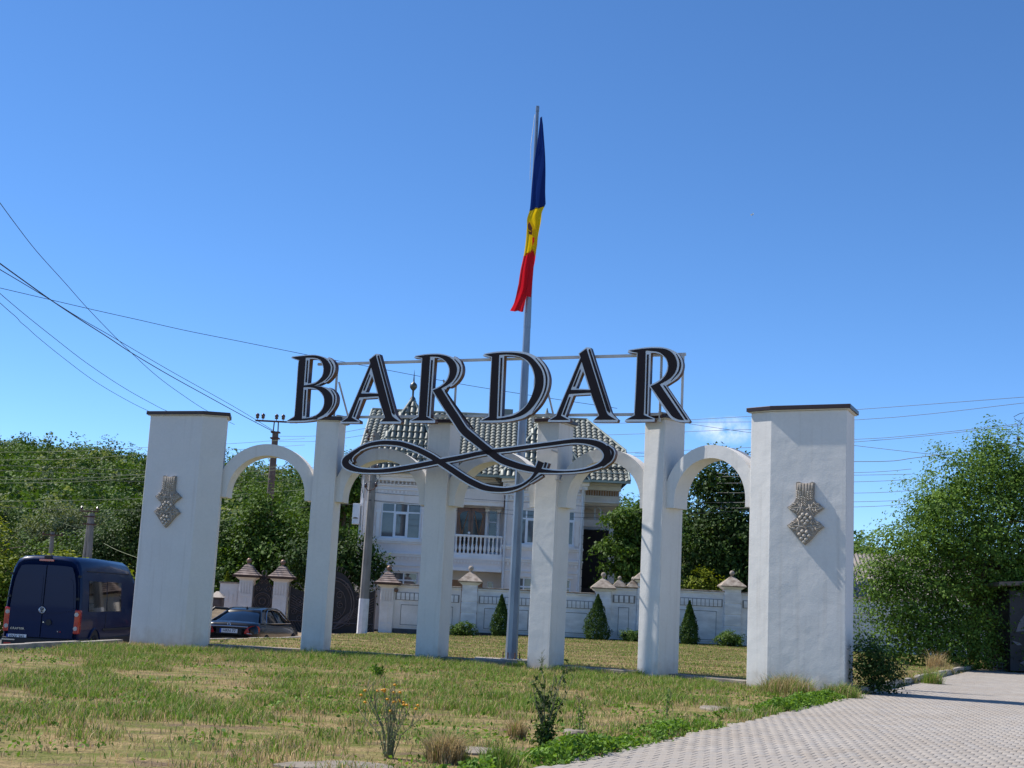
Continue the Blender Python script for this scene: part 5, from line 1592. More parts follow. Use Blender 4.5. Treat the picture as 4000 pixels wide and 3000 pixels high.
# ------------------------------------------------------------------ vegetation
RG = np.random.default_rng(11)
M_BARK = mat('bark', srgb(98, 84, 70), srgb(70, 60, 50), rough=.95, scale=6, amount=.9, bump=.8, bscale=18, stretch=(3, 3, .6))
LEAF = {
    'dark': leaf_mat('leaf_dark', srgb(36, 56, 26), srgb(74, 98, 42), .22),
    'mid': leaf_mat('leaf_mid', srgb(46, 70, 28), srgb(96, 122, 46), .24),
    'yellow': leaf_mat('leaf_yellowgreen', srgb(72, 90, 24), srgb(146, 152, 40), .28),
    'elm': leaf_mat('leaf_elm', srgb(50, 80, 34), srgb(120, 148, 58), .28),
    'pale': leaf_mat('leaf_pale', srgb(84, 98, 68), srgb(122, 130, 92), .22),
    'thuja': leaf_mat('leaf_thuja', srgb(38, 62, 26), srgb(80, 104, 40), .15, .7),
    'weed': leaf_mat('leaf_weed', srgb(58, 92, 34), srgb(124, 156, 60), .3),
    'grey': leaf_mat('leaf_greygreen', srgb(96, 110, 82), srgb(134, 140, 104)),
}


def quads(C, size, tint, up=.5, out=None, asp=.6, rg=RG, droop=0.):
    """rhombic leaves at C (n,3); returns V,F,tint."""
    n = len(C)
    N = rg.normal(size=(n, 3)); N /= np.linalg.norm(N, axis=1, keepdims=True) + 1e-9
    if out is not None: N = N * .75 + out * .9
    N[:, 2] += up
    N /= np.linalg.norm(N, axis=1, keepdims=True) + 1e-9
    T = np.cross(N, rg.normal(size=(n, 3))); T /= np.linalg.norm(T, axis=1, keepdims=True) + 1e-9
    T[:, 2] -= droop; T /= np.linalg.norm(T, axis=1, keepdims=True) + 1e-9
    B = np.cross(N, T)
    s = size * rg.uniform(.65, 1.3, (n, 1))
    bend = N * s * .12
    V = np.stack([C - T * s * .5, C + B * s * asp * .5 + bend, C + T * s * .5, C - B * s * asp * .5 + bend], 1).reshape(-1, 3)
    F = np.arange(n * 4).reshape(n, 4)
    return V, F, np.repeat(tint, 4)


def crown_pts(lobes, n_clusters, per, spread, rg=RG, shell=2.4):
    vol = np.array([l[3] * l[4] * l[5] for l in lobes]) ** .8
    k = rg.choice(len(lobes), n_clusters, p=vol / vol.sum())
    L = np.array(lobes)[k]
    d = rg.normal(size=(n_clusters, 3)); d /= np.linalg.norm(d, axis=1, keepdims=True)
    r = rg.random((n_clusters, 1)) ** (1 / shell)
    r = r * (1 + .22 * np.sin(d[:, :1] * 5 + L[:, :1]) * np.cos(d[:, 2:3] * 4 + L[:, 1:2]))
    cc = L[:, :3] + d * r * L[:, 3:]
    tilt = rg.normal(size=(n_clusters, 2)) * .35
    off = rg.normal(size=(n_clusters * per, 3)) * spread * np.array([1.05, 1.05, .32])
    off[:, 2] += off[:, 0] * np.repeat(tilt[:, 0], per) + off[:, 1] * np.repeat(tilt[:, 1], per) - .25 * (off[:, 0] ** 2 + off[:, 1] ** 2) / max(spread, .01)
    pts = np.repeat(cc, per, 0) + off
    out = np.repeat(d, per, 0)
    ct = np.repeat(rg.random(n_clusters), per)
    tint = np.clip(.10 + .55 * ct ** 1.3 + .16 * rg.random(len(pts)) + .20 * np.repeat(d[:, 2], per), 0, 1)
    return pts, out, tint, cc


def tree(name, label, cat, base, lobes, kind, n_clusters, per, leaf, spread, trunk=.16, group=None, limbs=8, up=.5, asp=.6, trunk_top=None, droop=0.):
    base = Vector(base)
    t = thing(name, label, cat, base, group)
    pts, out, tint, cc = crown_pts(lobes, n_clusters, per, spread)
    # a few stray shoots break the outline
    V, F, ti = quads(pts, leaf, tint, up, out, asp, droop=droop)
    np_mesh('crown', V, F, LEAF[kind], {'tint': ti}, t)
    top = Vector(trunk_top) if trunk_top else Vector((lobes[0][0], lobes[0][1], lobes[0][2]))
    m_ = MB()
    mid = base.lerp(top, .5) + Vector((rnd.uniform(-.1, .1), rnd.uniform(-.1, .1), 0)) * (top - base).length * .5
    m_.tube([base - Vector((0, 0, .1)), base.lerp(mid, .5), mid, top], [trunk * 1.15, trunk, trunk * .8, trunk * .4], 8)
    m_.build('trunk', M_BARK, t, smooth=True)
    for i in range(limbs):
        q = Vector(cc[rnd.randrange(len(cc))])
        s = base.lerp(mid, rnd.uniform(.6, 1)) if i % 2 else mid.lerp(top, rnd.uniform(0, .9))
        MB().tube([s, s.lerp(q, .5) + Vector((0, 0, .12 * (q - s).length)), q], [trunk * .4, trunk * .22, trunk * .07], 5).build('limb', M_BARK, t)
    return t


G1 = 'garden trees behind the gates'
tree('walnut_tree', 'dark leafy tree behind the small gate, left of the others', 'tree', (-13.2, 63, -.2), [(-13.2, 63, 3.4, 1.5, 1.5, 1.6), (-14.2, 63, 2.2, 1.6, 1.6, 1.6), (-12.4, 62.5, 2.0, 1.2, 1.2, 1.4)], 'dark', 330, 42, .20, .42, group=G1, droop=.4)
tree('walnut_tree', 'tallest leafy tree behind the gate piers, seen through the first arch', 'tree', (-10.9, 61.5, -.2), [(-11.0, 61.5, 3.5, 1.6, 1.6, 1.9), (-11.3, 61.3, 5.0, .7, .7, 1.1), (-10.0, 61.0, 2.8, 1.5, 1.4, 1.5), (-12.2, 61, 2.2, 1.2, 1.2, 1.3), (-9.6, 61, 4.2, 1.0, 1.0, .9)], 'mid', 420, 42, .19, .40, group=G1, droop=.4)
tree('cherry_tree', 'leafy tree beside the concrete pole reaching across the villa corner', 'tree', (-7.6, 58.5, -.2), [(-8.3, 58.5, 3.0, 1.1, 1.1, 1.7), (-7.0, 58.3, 2.6, 1.1, 1.1, 1.2), (-5.7, 58.0, 2.7, .85, .6, .55), (-6.2, 58.0, 3.5, .5, .5, .5), (-7.5, 58.5, 4.0, .7, .7, .8)], 'dark', 260, 40, .17, .30, group=G1, droop=.5)
tree('chestnut_tree', 'tiered leafy tree in front of the villa entrance', 'tree', (5.7, 58.6, -.2), [(5.9, 58.6, 4.6, 1.1, 1.0, .6), (5.2, 58.2, 5.3, .9, .8, .45), (4.9, 58.2, 4.0, 1.1, .9, .45), (5.6, 58.3, 3.2, 1.3, 1.0, .5), (6.3, 58.6, 5.6, .8, .8, .7), (6.6, 58.6, 4.0, .9, .9, .9)], 'mid', 270, 40, .17, .25, droop=.3)
tree('walnut_tree', 'tall dark tree filling the last arch beyond the wall', 'tree', (10.6, 59.5, -.2), [(10.4, 59.5, 5.2, 2.7, 2.2, 2.6), (9.4, 59.2, 7.4, 1.3, 1.2, 1.3), (11.6, 59.2, 7.6, 1.6, 1.4, 1.4), (8.9, 59, 3.6, 1.3, 1.2, 1.6), (11, 58.8, 3.2, 2.2, 1.5, 1.5)], 'dark', 520, 44, .19, .42, trunk=.22, droop=.4)
tree('garden_shrub', 'light green shrub above the wall under the tall dark tree', 'shrub', (8.7, 57.2, -.2), [(8.5, 57.2, 2.5, .9, .6, .8), (9.3, 57.2, 2.3, .8, .6, .6)], 'yellow', 90, 30, .14, .22, trunk=.05)
# the big elm by the plaza
tree('elm_tree', 'large spreading green elm growing down to the ground beside the plaza', 'tree', (15.4, 43.8, .0),
     [(15.6, 43.6, 4.6, 2.9, 2.3, 2.4), (15.0, 43.2, 6.3, 1.5, 1.3, 1.3), (16.9, 43.6, 6.4, 1.6, 1.4, 1.4), (16.0, 43.4, 7.2, .9, .8, .9), (13.1, 42.8, 3.6, 1.5, 1.3, 1.3), (12.7, 42.6, 1.9, 1.35, 1.1, 1.6), (14.2, 42.3, 2.4, 1.5, 1.0, 1.7), (18.4, 44, 4.6, 2.4, 2, 2.6), (16.4, 42.4, 3.0, 1.0, .8, .7), (19, 44.2, 2.0, 2.5, 1.6, 1.9), (16.5, 44.3, 1.8, 2.0, 1.3, 1.7), (13.6, 42.2, .9, 1.5, 1.0, 1.0), (15.2, 42.8, .9, 1.5, 1.0, 1.0), (12.2, 42.4, 2.9, .9, .9, 1.0), (14.0, 42.6, 5.0, 1.3, 1.1, 1.0), (17.2, 42.6, 1.2, 1.2, .9, 1.2)],
     'elm', 1900, 52, .105, .30, trunk=.2, limbs=16)
# bushes behind the van
G2 = 'yellow green bushes along the road behind the van'
tree('lilac_bush', 'biggest yellow green bush at the far left behind the van', 'bush', (-18.0, 46.5, -.7), [(-18.2, 46.5, 1.4, 1.5, 1.3, 1.8), (-17.4, 46.2, .8, 1.2, 1.1, 1.4)], 'yellow', 190, 40, .16, .30, trunk=.06, group=G2)
tree('lilac_bush', 'middle yellow green bush behind the van roof', 'bush', (-15.6, 47, -.7), [(-15.5, 47, 1.3, 1.2, 1.0, 1.35), (-16.4, 47, .8, 1.0, .9, 1.1), (-14.9, 47, 1.6, .7, .7, .8)], 'yellow', 170, 40, .16, .28, trunk=.06, group=G2)
tree('lilac_bush', 'lowest yellow green bush nearest the pillar behind the van', 'bush', (-13.7, 46.5, -.7), [(-13.8, 46.5, .9, 1.1, .9, 1.1), (-12.8, 46.3, .5, .9, .8, .9)], 'yellow', 130, 40, .16, .26, trunk=.06, group=G2)
tree('lilac_bush', 'dark bush at the edge of the picture left of the van', 'bush', (-20.6, 48, -.7), [(-20.4, 48, 1.0, 1.8, 1.3, 2.2)], 'dark', 130, 40, .17, .30, trunk=.06)
# trees in front of the hill
G3 = 'trees at the foot of the hill'
tree('maple_tree', 'dark round tree at the foot of the hill beside the end pillar', 'tree', (-19.6, 70, -.7), [(-19.4, 70, 3.4, 2.4, 2.0, 2.2), (-21.2, 70, 2.4, 1.8, 1.6, 2.0), (-18.0, 69.5, 2.2, 1.9, 1.7, 2.0), (-18.9, 69.5, 5.2, 1.0, 1.0, 1.1)], 'dark', 520, 40, .17, .34, trunk=.2, group=G3)
tree('willow_tree', 'pale grey green willow on the hillside behind the split pole', 'tree', (-27.5, 84, -.7), [(-27.5, 84, 4.4, 2.4, 2.0, 2.0), (-25.8, 84, 4.0, 1.8, 1.8, 1.8), (-29.6, 84, 3.6, 1.8, 1.8, 1.8)], 'pale', 420, 40, .20, .36, trunk=.2, group=G3, droop=.8)
tree('willow_tree', 'pale willow on the hillside close beside the end pillar', 'tree', (-22.5, 88, -.7), [(-22.9, 88, 5.0, 2.2, 2.0, 2.2), (-21.2, 88, 4.6, 1.8, 1.8, 2.0)], 'pale', 420, 40, .20, .36, trunk=.2, group=G3, droop=.8)
tree('pine_tree', 'dark conifer stand tree at the left foot of the hill', 'tree', (-34, 88, -.7), [(-34, 88, 4.0, 2.4, 2.2, 3.2), (-31.4, 88, 3.0, 2.0, 2, 2.6), (-36.6, 88, 3.4, 2.2, 2, 3.0)], 'dark', 560, 40, .18, .36, trunk=.25, group=G3)
tree('maple_tree', 'mid green tree low at the foot of the hill left of the willow', 'tree', (-30, 76, -.7), [(-29.6, 76, 2.4, 2.2, 1.8, 2.6), (-26.4, 76, 1.8, 2.0, 1.6, 2.2), (-24, 75, 2.2, 1.8, 1.6, 2.6)], 'mid', 360, 40, .20, .36, trunk=.18, group=G3)
tree('maple_tree', 'tree crown showing between the sign pillar and the villa roof', 'tree', (-10.5, 92, -.7), [(-11.2, 92, 9.4, 1.8, 1.6, 2.0), (-9.4, 92, 8.8, 1.5, 1.5, 1.8), (-12.6, 92, 7.0, 1.8, 1.8, 2.0)], 'mid', 320, 40, .24, .42, trunk=.25, group=G3)


# wooded hill
def hill_top(x):
    return np.interp(x, [-200, -147, -110, -75, -45, -10, 35, 70, 105, 160], [34, 32, 30, 28, 25, 23, 20, 15, 9, 4])


hx = np.linspace(-290, 260, 65); hy = np.linspace(120, 560, 40)
HX, HY = np.meshgrid(hx, hy)
def hill_z(X, Y):
    return -1.3 + (hill_top(X) + 1.3) * sstep(Y, 110, 385) * (1 - .12 * sstep(Y, 400, 560)) + (fbm(X, Y, 45, 4) - .5) * 6
HZ = hill_z(HX, HY)
ii = np.arange(HX.size).reshape(HX.shape)
np_mesh('hill', np.stack([HX, HY, HZ], -1).reshape(-1, 3), np.stack([ii[:-1, :-1], ii[:-1, 1:], ii[1:, 1:], ii[1:, :-1]], -1).reshape(-1, 4), mat('hill_scrub', srgb(66, 76, 42), srgb(84, 86, 52), rough=.95, scale=.1), smooth=True, kind='structure')
n_tr = 3600
TX = RG.uniform(-185, 120, n_tr); TY = 178 + 212 * RG.random(n_tr) ** .85
keep = (np.abs(TX) < .46 * TY + 6)
TX, TY = TX[keep], TY[keep]
Vs, Fs, Ts, k0 = [], [], [], 0
for kind in ('dark', 'mid', 'pale'):
    pass
groups_ = {'dark': [], 'mid': [], 'grey': []}
for x, y in zip(TX, TY):
    groups_[RG.choice(['dark', 'mid', 'grey'], p=[.32, .56, .12])].append((x, y))
forest = bpy.data.objects.new('hill_forest', None)
pts_all, out_all, tint_all, mats_all = [], [], [], []
for kind, lst in groups_.items():
    for x, y in lst:
        z = float(hill_z(np.array([x]), np.array([y]))[0])
        r = RG.uniform(2.2, 4.4); h = r * RG.uniform(1.0, 1.5)
        lob = [(x, y, z + h * .95, r, r, h), (x + RG.uniform(-1, 1) * r * .7, y - r * .3, z + h * .6, r * .7, r * .7, h * .7), (x + RG.uniform(-1, 1) * r * .6, y, z + h * 1.45, r * .6, r * .6, h * .6)]
        nq = 21
        pts, out, tint, _ = crown_pts(lob, nq, 10, .60)
        pts_all.append(pts); out_all.append(out); tint_all.append(np.clip(tint * .8 + RG.uniform(0, .5), 0, 1)); mats_all.append(np.full(len(pts), ('dark', 'mid', 'grey').index(kind)))
P_, O_, T_, K_ = map(np.concatenate, (pts_all, out_all, tint_all, mats_all))
V, F, ti = quads(P_, .62, T_, .4, O_, .8)
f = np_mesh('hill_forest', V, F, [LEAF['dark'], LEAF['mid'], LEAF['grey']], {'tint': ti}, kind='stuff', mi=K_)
tag(f, 'dense green wood covering the hillside', 'wood')
bpy.data.objects.remove(forest)


# clipped thujas and round shrubs along the wall
def thuja(px_, ptop, w, lab, y=54.0, kind='thuja', pbase=None):
    x = at(px_, 2440, y).x; zb = gz(x, y); zt = at(px_, ptop, y).z
    t = thing('thuja', lab, 'conifer', (x, y, zb), 'clipped thujas along the garden wall')
    n = 5200
    h = RG.random(n) ** 1.15; a = RG.uniform(0, 2 * np.pi, n)
    prof = np.where(h < .12, .72 + h * 2.2, (1 - ((h - .12) / .88) ** 1.25) * .98 + .02)
    lump = 1 + .14 * np.sin(a * 3 + h * 9 + px_) + .10 * np.sin(a * 7 - h * 17)
    r = w / 2 * prof * lump * (RG.random(n) ** .22)
    pts = np.stack([x + r * np.cos(a), y + r * np.sin(a), zb + .03 + h * (zt - zb)], 1)
    out = np.stack([np.cos(a), np.sin(a), .3 * np.ones(n)], 1)
    V, F, ti = quads(pts, .085, np.clip(RG.random(n) * .8 + .1 * np.sin(a * 5), 0, 1), .1, out, .45, droop=-.9)
    np_mesh('foliage', V, F, LEAF[kind], {'tint': ti}, t)
    MB().tube([(x, y, zb - .1), (x, y, zb + .6)], [.05, .03], 6).build('trunk', M_BARK, t)


thuja(1955, 2325, .85, 'clipped thuja behind the flagpole')
thuja(2332, 2325, 1.12, 'widest clipped thuja, second from the flagpole')
thuja(2692, 2350, .86, 'clipped thuja partly hidden by the fourth small pillar')
tj = thuja(872, 2236, .8, 'yellow green thuja behind the wall stub left of the gates', 56.5, 'yellow')


def shrub(px_, pb, w, h, lab, y=54.0):
    x = at(px_, pb, y).x; zb = gz(x, y)
    t = thing('round_shrub', lab, 'shrub', (x, y, zb), 'round shrubs along the garden wall')
    pts, out, tint, cc = crown_pts([(x, y, zb + h * .45, w / 2, w / 2.2, h * .5)], 110, 22, .07)
    pts[:, 2] = np.maximum(pts[:, 2], zb + .02)
    V, F, ti = quads(pts, .085, tint, .5, out, .5)
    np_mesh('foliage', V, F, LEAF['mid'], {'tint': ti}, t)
    for i in range(5):
        q = Vector(cc[i]); MB().tube([(x, y, zb - .05), q], [.015, .006], 5).build('stem', M_BARK, t)


shrub(1808, 2480, 1.05, .62, 'round shrub left of the flagpole at the wall foot')
shrub(2465, 2500, .75, .55, 'round shrub beside the fourth small pillar at the wall foot')
shrub(2855, 2520, 1.2, .68, 'round shrub nearest the end pillar at the wall foot')
# ------------------------------------------------------------------ flagpole and flag
M_GALV = mat('galvanised_steel', srgb(140, 150, 162), srgb(118, 128, 142), rough=.42, scale=4, amount=.8, metal=.55, stretch=(1, 1, .3), fine=.05)
FPX, FPY = .296, 31.43
fz = gz(FPX, FPY)
fp = thing('flagpole', 'tall tapered galvanised steel flagpole standing behind the arcade', 'flagpole', (FPX, FPY, fz))
prof = [(.150, .03), (.135, .6), (.045, 13.2)]
fm = MB().lathe([(.145, .02), (.132, 1.0), (.112, 3.6)], (FPX, FPY, fz), 8).build('lower_tube', M_GALV, fp)
MB().lathe([(.118, 3.55), (.085, 8.0)], (FPX, FPY, fz), 8).build('middle_tube', M_GALV, fp)
MB().lathe([(.090, 7.9), (.038, 13.42)], (FPX, FPY, fz), 8).build('upper_tube', M_GALV, fp)
MB().tube([(FPX, FPY, fz + 13.4), (FPX, FPY, fz + 13.54)], .045, 8).build('truck', M_GALV, fp)
MB().box((FPX, FPY, fz + .01), (.50, .50, .03)).build('base_plate', M_GALV, fp)
for i in range(8):
    a = math.pi / 8 + i * math.pi / 4
    MB().tube([(FPX + .21 * math.cos(a), FPY + .21 * math.sin(a), fz), (FPX + .21 * math.cos(a), FPY + .21 * math.sin(a), fz + .17)], .016, 6).build('anchor_bolt', mat('rusty_bolt', srgb(120, 84, 64), rough=.8), fp)
MB().box((FPX - .1, FPY - .05, fz - .03), (1.5, .9, .09)).build('footing', M_CONC, fp)
MB().tube([(FPX - .06, FPY - .05, fz + 13.3), (FPX - .12, FPY - .08, fz + 12.5), (FPX - .10, FPY - .09, fz + 11.6)], .008, 5).build('halyard', M_PIPE, fp)

flag = thing('flag', 'blue yellow and red national flag hanging limp from the flagpole', 'flag', (FPX, FPY, fz + 9.0))
FZ = lambda x, y: at(1950 + x / 1.908, 380 + y / 1.908, FPY - .16)
LE = [(305, 150), (296, 210), (285, 330), (262, 500), (240, 700), (225, 835), (207, 900), (211, 960), (200, 1050), (183, 1155), (160, 1280), (148, 1390), (130, 1460), (105, 1540), (80, 1592)]
RE = [(322, 140), (328, 200), (338, 400), (343, 560), (346, 700), (346, 803), (314, 860), (308, 930), (297, 1010), (284, 1100), (266, 1205), (255, 1260), (245, 1400), (200, 1500), (176, 1598)]


def along(P, t):
    f_ = t * (len(P) - 1); i = min(int(f_), len(P) - 2); q = f_ - i
    return Vector((P[i][0] + (P[i + 1][0] - P[i][0]) * q, P[i][1] + (P[i + 1][1] - P[i][1]) * q))


def cloth(t0, t1, nv, nu=22, fold=.05, lo=0., hi=1.):
    m_ = MB()
    for j in range(nv + 1):
        t = t0 + (t1 - t0) * j / nv
        a, b = along(LE, t), along(RE, t)
        for i in range(nu + 1):
            u = lo + (hi - lo) * i / nu
            q = a.lerp(b, u)
            p = FZ(q.x, q.y)
            w = math.sin(u * 9.5 + t * 5) * .6 + math.sin(u * 17 - t * 7 + 1) * .3
            m_.v.append((p.x + .012 * math.sin(t * 22 + u * 4), p.y + fold * w * (.3 + t), p.z))
    for j in range(nv):
        for i in range(nu):
            k = j * (nu + 1) + i
            m_.f.append((k, k + 1, k + nu + 2, k + nu + 1)); m_.m.append(0)
    return m_


def clothmat(name, c1):
    m_ = mat(name, c1, tuple(v * .85 for v in c1), rough=.75, scale=3, spec=.2)
    n, l = m_.node_tree.nodes, m_.node_tree.links
    tr = n.new('ShaderNodeBsdfTranslucent'); tr.inputs[0].default_value = (*c1, 1)
    ms = n.new('ShaderNodeMixShader'); ms.inputs[0].default_value = .4
    l.new(n['Principled BSDF'].outputs[0], ms.inputs[1]); l.new(tr.outputs[0], ms.inputs[2]); l.new(ms.outputs[0], n['Material Output'].inputs[0])
    return m_


M_FB, M_FYE, M_FR = clothmat('flag_blue', srgb(22, 50, 118)), clothmat('flag_yellow', srgb(226, 190, 20)), clothmat('flag_red', srgb(206, 30, 44))
cloth(0, .372, 20).build('blue_band', M_FB, flag, smooth=True)
yb = cloth(.36, .665, 16).build('yellow_band', M_FYE, flag, smooth=True)
cloth(.655, 1, 18).build('red_band', M_FR, flag, smooth=True)
# overlapping folds hanging in front
for (pts, m_, nm) in (([(262, 500), (330, 380), (346, 803), (270, 826), (272, 690)], M_FB, 'blue_fold'), ([(232, 915), (290, 1010), (284, 1100), (268, 1195), (248, 1120), (246, 1010)], M_FYE, 'yellow_fold'), ([(240, 1140), (262, 1205), (246, 1400), (237, 1497), (200, 1486), (222, 1330)], M_FR, 'red_fold')):
    V = [FZ(*p) + Vector((0, -.07 - .02 * math.sin(i * 2.1), 0)) for i, p in enumerate(pts)]
    MB().add(V, [tuple(range(len(V)))]).build(nm, m_, flag)
em = mat('emblem_brown', srgb(120, 62, 30), srgb(90, 44, 26), rough=.8)
for (pts, m_) in (([(212, 960), (226, 945), (236, 962), (246, 985), (240, 1010), (222, 1000), (214, 985)], em), ([(218, 1005), (236, 1012), (246, 1000), (244, 1035), (222, 1032)], em), ([(246, 1055), (262, 1052), (258, 1085), (246, 1120)], M_FR), ([(216, 950), (224, 938), (232, 950)], M_FR)):
    V = [FZ(*p) + Vector((0, -.115, 0)) for p in pts]
    MB().add(V, [tuple(range(len(V)))]).build('emblem', m_, flag)

# ------------------------------------------------------------------ power poles
M_PCONC = mat('pole_concrete', srgb(140, 136, 130), srgb(112, 108, 104), rough=.92, scale=3, amount=.8, bump=.4, bscale=30, stretch=(1, 1, .4))
M_RUST = mat('rusty_steel', srgb(98, 66, 56), srgb(70, 48, 42), rough=.8, scale=5)
M_PORC = mat('brown_insulator', srgb(70, 44, 40), rough=.25, coat=.5)
M_WIRE = mat('wire_dark', srgb(52, 58, 66), rough=.6)
M_WIREL = mat('wire_bare', srgb(150, 156, 126), rough=.8, spec=.1)


def taper(name, a, b, ra, rb, m, parent, n=10):
    return MB().tube([a, b], [ra, rb], n).build(name, m, parent, smooth=False)


PX, PY = at(1412, 2486, 52.0).x, 52.0
pz = at(1412, 2486, PY).z
ptop = at(1449, 1690, PY)
cpole = thing('power_pole', 'grey concrete power pole with whitewashed foot in front of the villa', 'power pole', (PX, PY, pz))
sh = taper('shaft', (PX, PY, pz - .2), (PX + .04, PY, ptop.z), .20, .125, M_PCONC, cpole, 8)
taper('whitewash', (PX, PY, pz - .1), (PX + .01, PY, at(1412, 2338, PY).z), .206, .198, mat('whitewash', srgb(222, 222, 224), srgb(196, 196, 198), rough=.9, scale=5), cpole, 8)
zt = ptop.z
for i, (dx, dz) in enumerate(((-.28, -.15), (-.22, -.42), (.22, -1.55), (-.2, -1.62), (.2, -2.25), (-.2, -2.3))):
    MB().tube([(PX + .02, PY - .14, zt + dz), (PX + dx * .6, PY - .2, zt + dz), (PX + dx, PY - .2, zt + dz + .12)], .018, 6).build('hook', M_RUST, cpole)
    MB().lathe([(.03, 0), (.06, .03), (.05, .08), (.065, .11), (.04, .17), (.0, .19)], (PX + dx, PY - .2, zt + dz + .10), 10).build('insulator', M_PORC, cpole, smooth=True)
MB().tube([(PX + .2, PY - .2, zt - 1.5), (PX + .34, PY - .2, zt - 1.75), (PX + .25, PY - .2, zt - 1.9), (PX + .12, PY - .18, zt - 1.7)], .012, 5).build('cable_loop', M_WIRE, cpole)
MB().b2(PX + .08, PX + .22, PY - .22, PY - .1, zt - 1.65, zt - 1.35).build('junction_box', M_RUST, cpole)
MB().tube([(PX - .2, PY - .15, zt - 1.2), (PX - .42, PY - .15, zt - 1.9), (PX - .25, PY - .15, zt - 2.6)], .012, 5).build('cable_loop', M_WIRE, cpole)

Q = at(1078, 1668, 72.0)
bp = thing('power_pole', 'rusty lattice topped power pole with crossarm seen over the first arch', 'power pole', (Q.x, 72, -.7))
zc = at(1078, 1645, 72).z
taper('shaft', (Q.x - .05, 72, -.9), (Q.x, 72, zc - .65), .24, .17, mat('brown_pole', srgb(104, 90, 84), srgb(82, 70, 66), rough=.9, scale=2), bp, 8)
for s in (-1, 1):
    MB().tube([(Q.x + s * .14, 72, zc - .95), (Q.x + s * .11, 72, zc)], .035, 6).build('pole_leg', M_RUST, bp)
l0, l1 = at(1000, 1640, 72), at(1168, 1653, 72)
MB().box((Q.x, 72, zc - .02), (2.3, .09, .09)).build('crossarm', M_RUST, bp)
for i, px_ in enumerate((1005, 1027, 1080, 1106)):
    x = at(px_, 1640, 72).x
    MB().tube([(x, 72, zc), (x, 72, zc + .14)], .018, 6).build('pin', M_RUST, bp)
    MB().lathe([(.05, .10), (.10, .13), (.08, .20), (.11, .25), (.10, .33), (.05, .38), (.0, .40)], (x, 72, zc), 10).build('insulator', M_PORC, bp, smooth=True)
for dz in (-.62, -.95, -1.5, -1.9):
    MB().box((Q.x, 72, zc + dz), (.48, .42, .07)).build('clamp', M_RUST, bp)

a1, a2 = at(330, 2230, 60), at(352, 2020, 60)
ap = thing('power_pole', 'leaning double legged concrete pole standing in the bushes behind the van', 'power pole', (a1.x, 60, -.7))
MB().tube([(at(350, 2230, 60).x, 60, -.7), (at(360, 2005, 60))], [.16, .12], 8).build('shaft', M_PCONC, ap)
MB().tube([(at(318, 2230, 60).x, 60.1, -.7), (at(352, 2010, 60) + Vector((0, .1, 0)))], [.16, .12], 8).build('strut', M_PCONC, ap)
for py_ in (1998, 2018, 2048):
    q = at(352, py_, 60); MB().box((q.x, 59.9, q.z), (.8 if py_ < 2010 else .6, .08, .06)).build('crossarm', M_RUST, ap)
for dx in (-.35, .35):
    q = at(352, 1996, 60); MB().lathe([(.04, 0), (.07, .05), (.05, .12), (.0, .17)], (q.x + dx, 59.9, q.z + .03), 8).build('insulator', M_PORC, ap)
q = at(208, 2090, 58)
tp = thing('power_pole', 'short concrete pole with one crossarm among the bushes behind the van', 'power pole', (q.x, 58, -.7))
MB().tube([(at(200, 2170, 58).x, 58, -.7), at(206, 2078, 58)], [.12, .09], 8).build('shaft', M_PCONC, tp)
MB().box((q.x, 57.9, q.z), (.9, .07, .05)).build('crossarm', M_RUST, tp)
for dx in (-.4, .4): MB().lathe([(.03, 0), (.05, .05), (.0, .12)], (q.x + dx, 57.9, q.z + .02), 8).build('insulator', M_PORC, tp)
# pole at the right edge of the picture
q = at(4012, 1700, 47)
rp = thing('power_pole', 'power pole at the right edge of the picture above the elm', 'power pole', (q.x + .05, 47, 0))
MB().tube([(q.x + .05, 47, -.1), (q.x + .12, 47, at(4005, 1545, 47).z)], [.15, .11], 8).build('shaft', M_PCONC, rp)
b0, b1 = at(3976, 1722, 47), at(4012, 1738, 47)
MB().tube([b0, b1], .03, 6).build('bracket', M_RUST, rp)
MB().lathe([(.04, 0), (.07, .04), (.055, .10), (.0, .16)], (b0.x + .02, 47, b0.z + .02), 10).build('insulator', M_PORC, rp)
MB().tube([at(*p, 47) for p in ((4000, 1613), (3985, 1615), (3960, 1628), (3965, 1638), (3986, 1650), (3998, 1662))], .011, 5).build('cable_loop', M_WIRE, rp)
MB().tube([at(*p, 47) for p in ((3975, 1658), (3975, 1676), (3981, 1682), (3979, 1702))], .011, 5).build('cable_tail', M_WIRE, rp)
MB().tube([at(*p, 47) for p in ((3998, 1630), (3990, 1645), (3986, 1650))], .011, 5).build('cable_tail', M_WIRE, rp)


# ------------------------------------------------------------------ wires
def wire(label, pts, m=M_WIRE, r=.016, sub=5, group=None):
    """pts: measured (x, y, depth); a smooth sagging line through them."""
    P = [at(*p) for p in pts]
    out = []
    for i in range(len(P) - 1):
        p0, p1, p2, p3 = P[max(i - 1, 0)], P[i], P[i + 1], P[min(i + 2, len(P) - 1)]
        for k in range(sub):
            t = k / sub
            out.append(.5 * ((2 * p1) + (-p0 + p2) * t + (2 * p0 - 5 * p1 + 4 * p2 - p3) * t * t + (-p0 + 3 * p1 - 3 * p2 + p3) * t ** 3))
    out.append(P[-1])
    o = MB().tube(out, r * .62, 5).build('power_line', m, origin=P[0])
    return tag(o, label, 'wire', group)


